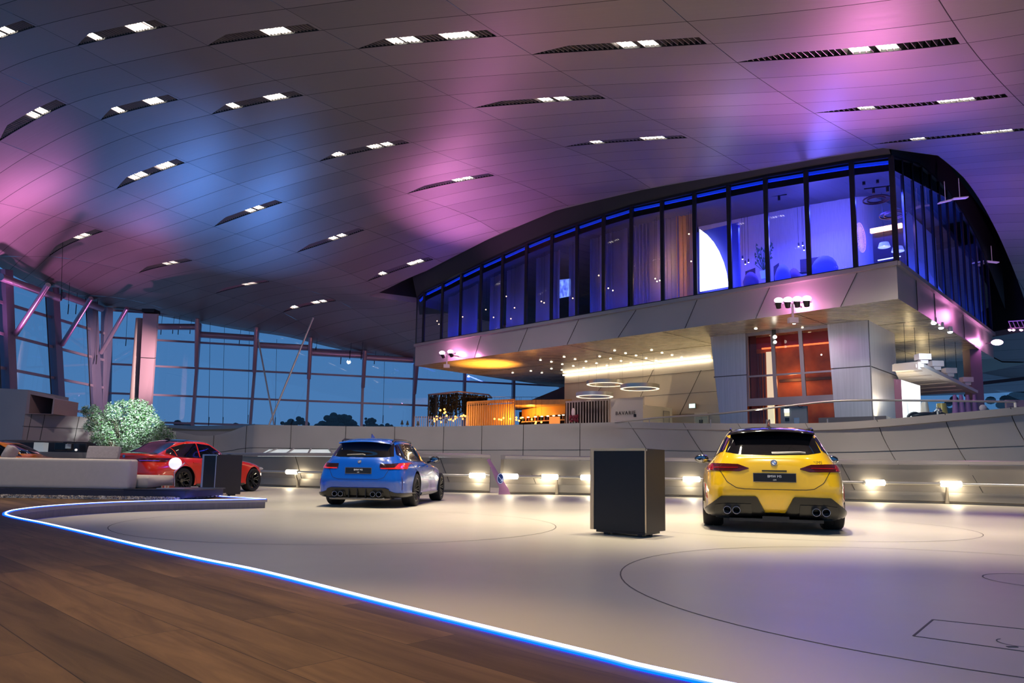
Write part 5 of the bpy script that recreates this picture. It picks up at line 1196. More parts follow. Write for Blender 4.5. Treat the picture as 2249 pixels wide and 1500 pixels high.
# terrace picket fence
t = thing('picket_fence', 'row of slim pale upright bars fencing the terrace below the plants', 'fence', tuple(at(965, 937, 36.5)))
for i in range(23):
    q = at(911+i*5.1, 914, 35.8-i*.05); mb = MB(); mb.bar(Vector((q.x, q.y, GZ-.1)), q, .035, .035); obj('picket', mb, pm('picket_pale', (.62, .42, .34), .5), t)
mb = MB(); mb.bar(at(908, 916, 36), at(1024, 917, 35), .03); obj('rail', mb, pm('picket_dark', (.15, .08, .08), .5), t)
mb = MB(); mb.tube([at(948, 872, 39), at(1030, 872, 39), at(1110, 872, 39), at(1195, 872, 39)], .012, 5); tag(obj('bulb_wire', mb, black), 'thin black wire carrying the amber globe bulbs over the terrace', 'wire')
rr_ = random.Random(12)
bulbs = [(967, 901), (976, 899), (978, 905), (981, 913), (976, 907), (959, 915), (953, 920), (955, 925), (967, 918), (968, 927), (960, 921), (987, 922), (991, 921), (996, 924), (1000, 915), (1003, 917), (999, 920), (1013, 914), (1018, 912), (1017, 920), (1022, 914), (1014, 915), (1086, 920), (1096, 921), (1101, 922), (1106, 918), (1121, 920), (1134, 917), (1134, 922), (1140, 924), (1144, 918), (1168, 921), (1177, 927), (1189, 927), (1176, 931)]
for i, (x, y) in enumerate(bulbs):
    q = at(x, y, 39.0); mb = MB(); mb.sphere(q, .055, 7); mb.tube([q, Vector((q.x, q.y, at(x, 872, 39).z))], .005, 4, mi=1)
    tag(obj('globe_bulb', mb, [em('amber_bulb', (1, .42, .07), 4.5), black]), 'glowing amber globe bulb hanging over the terrace', 'bulb', 'amber globe bulbs over the terrace')
for x, y, e_ in ((975, 910, 40), (1015, 915, 40), (1110, 915, 70), (1165, 905, 60)):
    lamp('POINT', 'amber_terrace_lamp', at(x, y, 40.2), e_, (1, .45, .08), radius=.15)
lamp('SPOT', 'soffit_reflection_spot', at(1090, 915, 37.5), 6000, (1, .40, .04), at(1075, 812, 37.5), radius=.2, spot=76, blend=1)  # added spot imitates the terrace's orange reflection on the soffit
for i, (x, y) in enumerate([(895, 929), (918, 930), (950, 929), (978, 925), (883, 928)]):
    q = at(x, y, 35.2); mb = MB(); mb.tube([q-Vector((0, 0, .10)), q+Vector((0, 0, .12))], [.08, .02], 6); mb.tube([q-Vector((0, 0, .45)), q], .012, 5)
    tag(obj('closed_lantern', mb, black), 'small dark lantern silhouette behind the terrace fence', 'lantern', 'dark lanterns on the terrace')
# sloping dark wall right of the terrace + outside reflections
mb = MB(); mb.face([at(1165, 879, 46), at(1241, 848, 46), at(1241, 892, 46), at(1205, 889, 46)]); mb.face([p+Vector((0, .2, 0)) for p in (at(1165, 879, 46), at(1241, 848, 46), at(1241, 892, 46), at(1205, 889, 46))]); struct('wall_slope', mb, pm('grey_violet_wall', (.16, .14, .20), .6))
# ================================================================ RIGHT SIDE UNDER THE BLOCK
t = thing('white_canopy', 'white slatted canopy hanging at a slant right of the lift tower', 'canopy', tuple(at(2050, 840, 26)))
c1, c2_, c3, c4 = at(1963, 808, 25.0), at(2020, 803, 23.6), at(2141, 861, 30.5), at(1990, 871, 32.5)
dz_ = Vector((0, 0, .16)); mb = MB(); L_ = [c1, c2_, c3, c4]
ins_ = lambda s: (c1.lerp(c4, s), c2_.lerp(c3, s))
for i in range(7): a, b_ = ins_(i/7+.01); c_, d_ = ins_((i+1)/7-.02); mb.face([a, b_, d_, c_]); mb.face([p+dz_ for p in (a, b_, d_, c_)]); mb.face([a, b_, b_+dz_, a+dz_]); mb.face([c_, d_, d_+dz_, c_+dz_])
obj('slat_panels', mb, pm('canopy_white', (.70, .66, .62), .5), t)
mb = MB(); mb.bar(c2_, c3, .12, .24, up=(0, 1, 0)); mb.bar(c1, c2_, .12, .24); obj('edge_frame', mb, pm('canopy_white', (.70, .66, .62), .5), t)
for x, y, s in ((2030, 800, .05), (2053, 812, .25), (2078, 824, .48), (2118, 846, .82)):
    q = c2_.lerp(c3, s)+Vector((0, 0, .35)); mb = MB(); mb.box(q, (.42, .3, .2)); mb.box(q-Vector((0, 0, .16)), (.25, .2, .14)); obj('projector', mb, pm('projector_white', (.65, .6, .62), .5), t)
mb = MB()
for x in (1984, 2000, 2023, 2050, 2070): s = (x-1980)/110; q = c1.lerp(c3, .1+s*.8); mb = MB(); mb.bar(q, Vector((q.x, q.y, ZS)), .012); obj('wire', mb, black, t)
lamp('POINT', 'canopy_lamp', at(2030, 880, 26.5), 16, (1, .93, .85), radius=.2)
t = thing('light_wall', 'bright white illuminated display wall with a faint ink drawing, right of the lift tower', 'display wall', tuple(at(2000, 920, 24.5)))
q = [at(1979, 834, 24.0), at(2021, 847, 26.0), at(2023, 930, 26.0), at(1987, 930, 24.0)]; mb = MB(); mb.face(q); mb.face([p+Vector((-.1, .1, 0)) for p in q]); mb.face([q[1], q[2], q[2]+Vector((-.1, .1, 0)), q[1]+Vector((-.1, .1, 0))])
mm, tt, bb_ = nodes('display_ink'); tcn = tt.nodes.new('ShaderNodeTexCoord'); mp = tt.nodes.new('ShaderNodeMapping'); mp.inputs['Scale'].default_value = (2, 2, .7); nz = tt.nodes.new('ShaderNodeTexNoise'); nz.inputs['Scale'].default_value = 2.2; nz.inputs['Detail'].default_value = 9; nz.inputs['Roughness'].default_value = .75; rp = tt.nodes.new('ShaderNodeValToRGB')
rp.color_ramp.elements[0].color = (.30, .28, .32, 1); rp.color_ramp.elements[0].position = .36; rp.color_ramp.elements[1].color = (1, .98, .96, 1); rp.color_ramp.elements[1].position = .44
tt.links.new(tcn.outputs['Object'], mp.inputs[0]); tt.links.new(mp.outputs[0], nz.inputs['Vector']); tt.links.new(nz.outputs['Fac'], rp.inputs[0]); tt.links.new(rp.outputs[0], bb_.inputs['Emission Color']); bb_.inputs['Emission Strength'].default_value = 1.05
obj('lit_face', mb, mm, t)
mb = MB(); p0, p1 = at(1963, 832, 24.2), at(1979, 834, 23.95); mb.face([p0, p1, Vector((p1.x, p1.y, GZ-.2)), Vector((p0.x, p0.y, GZ-.2))]); obj('violet_side', mb, pm('violet_side', (.25, .12, .18), .5), t)
t = thing('steel_column', 'violet steel column right of the white canopy', 'column', tuple(at(2141, 900, 31))); mb = MB(); q = at(2141, 880, 31); mb.box((q.x, q.y, (GZ+ZS)/2), (.5, .5, ZS-GZ)); obj('shaft', mb, pm('violet_post', (.22, .15, .22), .5), t)
mb = MB(); mb.bar(at(2120, 846, 34), at(2260, 830, 34), .16); tag(obj('window_beam', mb, dark), 'dark horizontal beam across the blue window at the right', 'beam')
mb = MB(); q = [at(1950, 800, 44), at(2400, 700, 44), at(2400, 920, 44), at(1950, 920, 44)]; mb.face(q); struct('window_90', mb, gf, recalc=False)
# motorcycle silhouette on display
q = at(2040, 905, 24.3); t = thing('motorcycle', 'dark and chrome motorcycle seen from the side behind the gallery edge', 'motorcycle', (q.x, q.y, GZ-.15))
def mlo(x, y): return at(x, y, 24.3)
mb = MB(); mb.tube([mlo(2002, 913), mlo(2015, 912), mlo(2030, 911), mlo(2045, 908)], [.03, .09, .10, .05], 8); mb.tube([mlo(2020, 908), mlo(2040, 914), mlo(2060, 906)], [.03, .10, .08], 8); obj('seat_and_tank', mb, black, t, smooth=60)
mb = MB(); mb.tube([mlo(2047, 911), mlo(2058, 898), mlo(2066, 897)], .025, 6); mb.tube([mlo(2052, 909), mlo(2062, 897), mlo(2058, 893)], .02, 6); mb.sphere(mlo(2063, 903), .09, 6); obj('fork_and_lamp', mb, chrome, t)
for x in (2010, 2066):
    mb = MB(); q = mlo(x, 925); mb.lathe([(.24, -.05), (.31, -.06), (.33, 0), (.31, .06), (.24, .05)], 22, Matrix.Translation(q) @ Matrix.Rotation(PI/2, 4, 'X'), closed=True); obj('wheel', mb, black, t, smooth=50)
for i, (x, y, w, h, c, lab) in enumerate([(2031, 893, 17, 20, (.45, .38, .32), 'pale lampshade-like display left'), (2068, 899, 24, 26, (.30, .22, .05), 'golden rounded display behind the motorcycle')]):
    q = at(x, y, 25.6); mb = MB(); w_ = w/FPX*25.6; h_ = h/FPX*25.6; mb.lathe([(0, -h_/2-.2), (w_*.58, -h_/2-.2), (w_*.38, h_/2), (0, h_/2)], 18, Matrix.Translation(q)); tag(obj('display_cone', mb, pm('cone%d' % i, c, .4, .2), smooth=40), lab+' on the gallery', 'display object')
for i, x in enumerate([2098, 2112, 2126, 2141]):
    q = at(x, 893, 27); mb = MB(); mb.tube([q+Vector((0, 0, .45)), q-Vector((0, 0, .5))], [.06, .14], 8); tag(obj('violet_banner_stand', mb, pm('violet_cloth', (.22, .10, .30), .7), smooth=50), 'slim violet stand on the right gallery, %s of four' % ['first', 'second', 'third', 'fourth'][i], 'stand', 'violet stands on the right gallery')
q = at(2159, 896, 25); mb = MB(); mb.sphere(q, .12, 8); mb.lathe([(.0, -.3), (.14, -.3), (.16, -.1), (.05, -.08)], 12, Matrix.Translation(q)); tag(obj('pale_globe', mb, pm('pale_globe', (.45, .38, .45), .5), smooth=50), 'small pale globe ornament on the right gallery', 'ornament')
t = thing('info_board', 'pale violet board with dark text lines at the right end of the gallery', 'board', tuple(at(2230, 900, 27))); mb = MB(); a, b_ = at(2210, 878, 27), at(2275, 876, 27); mb.prism([(a.x, a.y), (b_.x, b_.y), (b_.x, b_.y+.1), (a.x, a.y+.1)], GZ, a.z); obj('board', mb, pm('board_violet', (.42, .32, .40), .5), t)
mb = MB(); mb.bar(at(2217, 883, 26.97), at(2236, 882.6, 26.97), .04, .01); mb.bar(at(2218, 893, 26.97), at(2238, 892.8, 26.97), .03, .01); obj('text_lines', mb, black, t)
# ================================================================ LEFT STRUCTURE
lm_ = pm('left_block_cladding', (.34, .28, .28), .45, .35, noise=.05, nscale=.6)
Yl = 27.0
t = thing('wall_block', 'large grey-mauve wall block with a square opening at the left edge', 'wall block', tuple(at(60, 960, Yl)))
def Q(x, y, Y=Yl): return at(x, y, Y)
mb = MB(); f_ = [Q(-260, 840), Q(62, 856), Q(48, 966), Q(-260, 966)]; bk = [p+Vector((-.3, 3, 0)) for p in f_]
mb.face(f_); mb.face(bk[::-1])
for i in range(4): mb.face([f_[i], bk[i], bk[(i+1) % 4], f_[(i+1) % 4]])
obj('block', mb, lm_, t)
mb = MB(); o_ = [Q(62, 856), Q(121, 871), Q(117, 910), Q(55, 909)]; i_ = [Q(67, 866), Q(117, 876), Q(113, 909), Q(63, 908)]; ib = [p+Vector((0, 1.6, 0)) for p in i_]
for i in range(4): j = (i+1) % 4; mb.face([o_[i], o_[j], i_[j], i_[i]]); mb.face([i_[i], i_[j], ib[j], ib[i]])
mb.face(ib); obj('opening', mb, pm('opening_mauve', (.33, .22, .22), .5), t, recalc=False)
t = thing('panelled_balustrade', 'grey-mauve panelled wall band with thin dark joints behind the sofa', 'wall band', tuple(Q(120, 965)))
f_ = [Q(54, 908.5), Q(250, 919, Yl+2), Q(240, 972, Yl+2), Q(45, 966)]; mb = MB(); mb.face(f_); bk = [p+Vector((0, .5, 0)) for p in f_]; mb.face(bk[::-1])
for i in range(4): mb.face([f_[i], bk[i], bk[(i+1) % 4], f_[(i+1) % 4]])
obj('panels', mb, lm_, t); mb = MB()
def bl(u, v): return f_[0].lerp(f_[1], u).lerp(f_[3].lerp(f_[2], u), v)+Vector((0, -.02, 0))
for u in (.08, .22, .6): mb.bar(bl(u, 0), bl(u-.01, 1), .02, .01)
mb.bar(bl(0, .48), bl(1, .48), .02, .01); obj('joints', mb, seam, t)
mb = MB(); p0, p1 = onz(86, 1015, 0), None
Yw = 25.5; a, b_ = at(82, 992, Yw), at(192, 994, Yw); mb.prism([(a.x, a.y), (b_.x, b_.y), (b_.x, b_.y+.3), (a.x, a.y+.3)], 0, a.z); struct('wall_low', mb, alumd)
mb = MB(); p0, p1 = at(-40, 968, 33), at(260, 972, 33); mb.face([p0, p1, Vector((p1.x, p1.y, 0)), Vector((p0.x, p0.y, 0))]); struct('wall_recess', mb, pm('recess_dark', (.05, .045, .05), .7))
mb = MB(); mb.box(at(90, 982, 28), (.38, .3, .36)); tag(obj('light_box', mb, em('pale_panel_light', (.8, .85, .85), .22)), 'pale glowing panel in the recess behind the orange car', 'panel')
t = thing('machine', 'dark angular machine with a pale screen in the recess behind the sofa', 'machine', tuple(at(142, 992, 27))); mb = MB(); mb.box(at(141, 981, 27), (.5, .4, .28)); obj('housing', mb, black, t, bevel=.03)
mb = MB(); mb.box(at(150, 980, 26.7), (.18, .06, .17), rot=.3); obj('screen', mb, pm('grey_screen', (.25, .27, .3), .4), t); mb = MB(); mb.tube([at(141, 992, 27), at(141, 1010, 27)], .08, 8); obj('foot', mb, dark, t)
t = thing('display_case', 'dark display case with a bright sparkle right of the machine', 'display case', tuple(at(180, 992, 28))); mb = MB(); mb.box(at(182, 984, 28), (.55, .5, .35)); obj('case', mb, pm('case_dark', (.02, .02, .025), .2), t, bevel=.02); mb = MB(); mb.sphere(at(167, 988, 27), .05, 7, (1, 1, .9)); obj('sparkle', mb, em('sparkle', (1, .95, .9), .6), t)
# ================================================================ PODIUMS
def podium(name, label, corner, dl, dr, wl, wr, z0, h, gold):
    # corner: nearest vertical edge; dl / dr unit directions to the left-back and right-back
    t = thing(name, label, 'podium', tuple(corner))
    c = Vector(corner); c.z = 0
    q = lambda a, b, z: c+dl*a+dr*b+Vector((0, 0, z))
    def block(a0, a1, b0, b1, za, zb, mbb): 
        mbb.prism([tuple(q(a, b, 0)[:2]) for a, b in ((a0, b0), (a1, b0), (a1, b1), (a0, b1))], za, zb)
    mb = MB(); block(.0, wl, .0, wr, z0+.06, z0+h, mb); obj('body', mb, pm('podium_black', (.008, .008, .010), .5), t, bevel=.003)
    mb = MB(); block(.03, wl-.06, .03, wr-.09, z0+.03, z0+.06, mb); obj('recessed_base', mb, black, t)
    mb = MB()
    for a, b in ((.12, .1), (wl-.18, .1), (.12, wr-.2), (wl-.18, wr-.2)): block(a-.03, a+.03, b-.03, b+.03, z0, z0+.03, mb)
    obj('feet', mb, black, t)
    fr = pm('champagne_frame', (.85, .62, .36), .4, .3) if gold else pm('silver_frame', (.55, .52, .55), .35, .7)
    mb = MB(); e = .008
    block(-.0, wl+.004, -e, .0, z0+h-.028, z0+h+.004, mb); block(wl-.045, wl+.004, -e, .0, z0+.06, z0+h-.028, mb); block(-.004, .010, -e, .003, z0+.06, z0+h-.028, mb); block(wl, wl+.006, -e, wr, z0+.06, z0+h+.004, mb)
    obj('metal_frame', mb, fr, t)
    mb = MB(); block(-.012, .0, .008, .02, z0+h-.03, z0+h-.006, mb); obj('corner_tab', mb, pm('tab_pale', (.7, .6, .5), .4), t)
    mb = MB(); block(-.003, 0, .012, wr, z0+.06, z0+h-.002, mb); obj('side_panel', mb, pm('podium_brown_side', (.045, .033, .032), .45), t)
# large podium: solve the corner from its foot
cB = onz(1419, 1182, 0)
dl = Vector((-.788, .616, 0)); dr = Vector((.616, .788, 0))
podium('display_podium', 'large black display podium with a thin gold frame standing between the blue and yellow cars', cB, dl, dr, .78, .52, 0, 1.082, True)
cS = onz(470, 1090.5, 0); ph = 1.08
aS = math.radians(58)
podium('display_podium', 'smaller dark display podium with a silver edge in front of the red car', cS, Vector((-math.cos(.35), math.sin(.35), 0)), Vector((math.cos(.25), math.sin(.25), 0)), .44, .62, 0, 1.06, False)
# ================================================================ SOFA, RUG, LAMP
Ys = 12.75
fab = pm('beige_fabric', (.60, .51, .42), .9, noise=.03, nscale=12, bump=.02)
sofa = thing('sofa', 'long beige fabric sofa seen from behind, on the dark platform base at the left', 'sofa', (-8.3, Ys, PZ))
zb = at(200, 1074, Ys).z; ztp = at(250, 1008.5, Ys).z
xr = at(282, 1040, Ys).x
def cushion(name, c, d, mat, par, r=.06, rot=None, puff=.0):
    mb = MB(); mb.box((0, 0, 0), d); me_o = obj(name, mb, mat, par)
    bm = bmesh.new(); bm.from_mesh(me_o.data); bmesh.ops.subdivide_edges(bm, edges=bm.edges[:], cuts=7, use_grid_fill=True)
    for v in bm.verts:
        u = [abs(v.co[i])/(d[i]/2) for i in range(3)]
        for i in range(3):
            o2 = [u[j] for j in range(3) if j != i]
            v.co[i] *= 1+puff*(1-o2[0]**2)*(1-o2[1]**2)
    Mx = Matrix.Translation(Vector(c)) @ (rot.to_4x4() if rot is not None else Matrix.Identity(4)); bm.transform(Mx); bm.to_mesh(me_o.data); bm.free()
    md = me_o.modifiers.new('b', 'BEVEL'); md.width = r; md.segments = 4; md.limit_method = 'ANGLE'; md.angle_limit = math.radians(60)
    me_o.data.polygons.foreach_set('use_smooth', [True]*len(me_o.data.polygons))
    return me_o
hB = ztp-zb
cushion('backrest', ((xr-9.31)/2+.005, Ys+.16, (zb+ztp)/2), (xr+9.31, .30, hB), fab, sofa, .045, puff=.01)
cushion('backrest', (-10.35, Ys+.10, (zb+ztp)/2), (1.98, .30, hB), fab, sofa, .045, puff=.01)
x358 = at(357, 1050, Ys+.9).x
zsc = at(300, 1044, Ys+.6).z
cushion('seat_cushion', ((x358-9.0)/2, Ys+.85, (zb+.02+zsc)/2), (x358+9.0, 1.0, zsc-zb-.02), fab, sofa, .07, puff=.08)
x415 = at(414, 1075, Ys).x
mb = MB(); zt_b = zb-.005; z_b0 = at(200, 1090, Ys).z
mb.prism([(-9.6, Ys-.02), (x415-.04, Ys-.02), (x415+.02, Ys+.12), (x415+.02, Ys+1.5), (-9.6, Ys+1.5)], z_b0, zt_b); obj('platform_base', mb, pm('sofa_base', (.035, .03, .045), .45), sofa, bevel=.006)
mb = MB(); mb.prism([(xr-.05, Ys-.03), (x415+.03, Ys-.03), (x415+.06, Ys+.14), (x415+.06, Ys+1.5), (xr-.05, Ys+1.5)], zt_b, zt_b+.018); obj('table_ledge', mb, pm('ledge_dark', (.03, .025, .03), .3), sofa)
mb = MB(); mb.box((-9.75, Ys+.2, (PZ+zt_b)/2+.02), (.24, .4, zt_b-PZ-.04)); obj('end_block', mb, fab, sofa)
q = at(228, 995, Ys+.45); cu = cushion('throw_pillow', (q.x, q.y, q.z), (.56, .10, .24), pm('grey_pillow', (.36, .31, .30), .9, noise=.08, nscale=30), None, .025, Euler((math.radians(-14), 0, math.radians(2))).to_matrix(), .06)
tag(cu, 'grey-beige rectangular throw pillow on the sofa next to the red car', 'pillow', 'throw pillows')
q = at(22, 996, Ys+.45); cu = cushion('throw_pillow', (q.x, q.y, q.z), (.12, .34, .24), pm('grey_pillow', (.36, .31, .30), .9), None, .07, Euler((math.radians(-10), math.radians(20), math.radians(15))).to_matrix(), .25)
tag(cu, 'beige throw pillow leaning on the sofa in front of the orange car', 'pillow', 'throw pillows')
# rug
def mat_rug():
    m, t, b = nodes('shaggy_rug'); tcn = t.nodes.new('ShaderNodeTexCoord'); nz = t.nodes.new('ShaderNodeTexNoise'); nz.inputs['Scale'].default_value = 45; nz.inputs['Detail'].default_value = 3
    rp = t.nodes.new('ShaderNodeValToRGB'); rp.color_ramp.elements[0].color = (.30, .23, .16, 1); rp.color_ramp.elements[0].position = .40; rp.color_ramp.elements[1].color = (.95, .82, .62, 1); rp.color_ramp.elements[1].position = .56
    t.links.new(tcn.outputs['Object'], nz.inputs['Vector']); t.links.new(nz.outputs['Fac'], rp.inputs[0]); t.links.new(rp.outputs[0], b.inputs['Base Color']); b.inputs['Roughness'].default_value = 1; return m
rr_ = random.Random(8); mb = MB(); nx_, ny_ = 230, 34; yr0 = onz(300, 1097.5, PZ).y; xr1 = onz(416, 1096, PZ).x
for i in range(nx_):
    for j in range(ny_):
        x = -11.2+(xr1+11.2)*i/(nx_-1)+rr_.uniform(-.01, .01); y = yr0+.04+2.2*(j/(ny_-1))**1.6+rr_.uniform(-.01, .01); h = rr_.uniform(.03, .06)
        if j > 16 and (i+j) % 2: continue
        dx_ = rr_.uniform(-.012, .012); dy_ = rr_.uniform(-.03, .01); mb.face([(x-.026, y, PZ), (x+.026, y, PZ), (x+.017+dx_, y+dy_, PZ+h), (x-.017+dx_, y+dy_, PZ+h)])
mb.prism([(-11.2, yr0+.03), (xr1, yr0+.03), (xr1, yr0+2.3), (-11.2, yr0+2.3)], PZ-.002, PZ+.02)
tag(obj('rug', mb, mat_rug(), recalc=False), 'speckled shaggy rug edge under the sofa base', 'rug')
# globe lamp
g = at(385, 1018, Ys+.25); t = thing('globe_lamp', 'white glass globe lamp on a thin angled stem before the red car wheel', 'lamp', (g.x, g.y, zt_b+.02))
mb = MB(); mb.sphere(g, 13/FPX*(Ys+.25), 16); obj('globe', mb, em('globe_white', (.95, .93, 1), .75), t, smooth=80)
s1, s2, s3 = at(383, 1068, Ys+.25), at(383, 1036, Ys+.25), at(406, 1017, Ys+.25); mb = MB(); mb.tube([s1, s2], .009, 6); mb.tube([s2, s3], .009, 6); obj('stem', mb, pm('copper_stem', (.7, .5, .5), .3, .8), t)
mb = MB(); mb.box((s1.x, s1.y, zt_b+.03), (.5, .3, .014)); obj('foot', mb, pm('copper_stem', (.7, .5, .5), .3, .8), t)
for i, x in enumerate([360, 364, 367, 371, 374, 378]):
    q = at(x, 1069, Ys+.4); mb = MB(); mb.box((q.x, q.y, zt_b+.045), (.022, .16, .055)); tag(obj('book', mb, pm('book_%d' % i, [(.5, .35, .2), (.5, .05, .04), (.7, .6, .5), (.45, .2, .1), (.6, .55, .4), (.5, .1, .05)][i], .6)), 'small book standing on the sofa ledge, %s from the left' % ['first', 'second', 'third', 'fourth', 'fifth', 'sixth'][i], 'book', 'small books on the sofa ledge')
# ================================================================ SHRUB
Yt = 25.0; base = at(270, 1042, Yt); base.z = 0
t = thing('leafy_shrub', 'large pale-green leafy indoor shrub behind the red car, before the pink column', 'shrub', tuple(base))
mb = MB(); mb.lathe([(0, 0), (.55, 0), (.75, .6), (.7, .6), (.62, .5), (0, .5)], 20, Matrix.Translation(base)); obj('planter', mb, pm('planter_grey', (.12, .11, .11), .6), t, smooth=40)
rr_ = random.Random(21); cl = [(200, 906, 22), (222, 925, 30), (250, 905, 22), (262, 889, 14), (272, 912, 26), (300, 898, 30), (305, 915, 28), (322, 905, 22), (300, 940, 40), (255, 945, 38), (225, 955, 28), (335, 945, 36), (360, 955, 24), (290, 965, 38), (245, 972, 30), (332, 962, 30), (376, 957, 12), (198, 935, 18), (183, 905, 7), (210, 896, 9), (286, 886, 10), (340, 918, 12), (352, 935, 12), (205, 965, 10), (240, 892, 9), (384, 968, 8), (280, 985, 34), (186, 898, 9), (270, 882, 8), (318, 886, 9)]
lv = MB(); br_ = MB(); hub = base+Vector((.1, 0, .9))
for x, y, r_ in cl:
    c_ = at(x, y, Yt+rr_.uniform(-.5, .5)); R = r_/FPX*Yt*.80; br_.tube([hub, hub.lerp(c_, .5)+Vector((0, 0, -.1)), c_], [.03, .018, .006], 6)
    n_ = int(1150*(r_/30)**2)
    for i in range(n_):
        d = Vector((rr_.gauss(0, 1), rr_.gauss(0, 1), rr_.gauss(0, 1))).normalized()*R*rr_.uniform(.35, 1.08)**.8; p = c_+d
        a_ = Vector((rr_.uniform(-1, 1), rr_.uniform(-1, 1), rr_.uniform(-.7, .5))).normalized()*rr_.uniform(.045, .085); s_ = a_.cross(Vector((rr_.uniform(-1, 1), rr_.uniform(-1, 1), 1))).normalized()*a_.length*.34
        lv.face([p, p+a_*.5+s_, p+a_, p+a_*.5-s_], 0 if rr_.random() < .6 else 1)
obj('foliage', lv, [pm('leaf_pale', (.40, .50, .40), .6), pm('leaf_green', (.10, .24, .08), .6)], t, recalc=False, weld=False); obj('branches', br_, pm('bark', (.08, .06, .04), .8), t)
lamp('SPOT', 'shrub_spot_lamp', at(350, 780, 20), 6500, (.86, 1, .95), at(285, 925, Yt), radius=.1, spot=24, blend=1)
lamp('SPOT', 'column_spot_lamp', at(440, 800, 33), 13000, (1, .62, .68), at(318, 810, 39), radius=.1, spot=34, blend=1)
# ================================================================ CARS
def ring(xr, xf, W, zr, zs, zf, nr=5.0, nf=4.0, fl=0.0, q=3.0, wheels=(0, 3.0), taper=0.0, n=72):
    xc = (xr+xf)/2; L = (xf-xr)/2; out = []
    for i in range(n+1):
        ph = -PI/2+PI*i/n; s = math.sin(ph); c = math.cos(ph); e = nr if s < 0 else nf
        sx_ = math.copysign(abs(s)**(2/e), s); cy_ = abs(c)**(2/e) if abs(c) > 1e-9 else 0
        x = xc+L*sx_; w = W
        for xw in wheels: w += fl*math.exp(-((x-xw)/.42)**2)
        w -= taper*max(0, sx_)**2
        z = zs
        if sx_ < 0: z = zs+(zr-zs)*(-sx_)**q
        else: z = zs+(zf-zs)*sx_**q
        out.append(Vector((x, w*cy_, z)))
    return out
def body_mesh(rings, sub=5, hard=()):
    R = len(rings); rows = []
    for i in range(R-1):
        a = rings[max(i-1, 0)] if i not in hard else rings[i]; b_ = rings[i]; c = rings[i+1]; d = rings[min(i+2, R-1)] if (i+1) not in hard else rings[i+1]
        for s in range(sub):
            t = s/sub
            rows.append([.5*((2*b_[k])+(-a[k]+c[k])*t+(2*a[k]-5*b_[k]+4*c[k]-d[k])*t*t+(-a[k]+3*b_[k]-3*c[k]+d[k])*t**3) for k in range(len(b_))])
    rows.append(rings[-1]); return rows
PAINT = {}
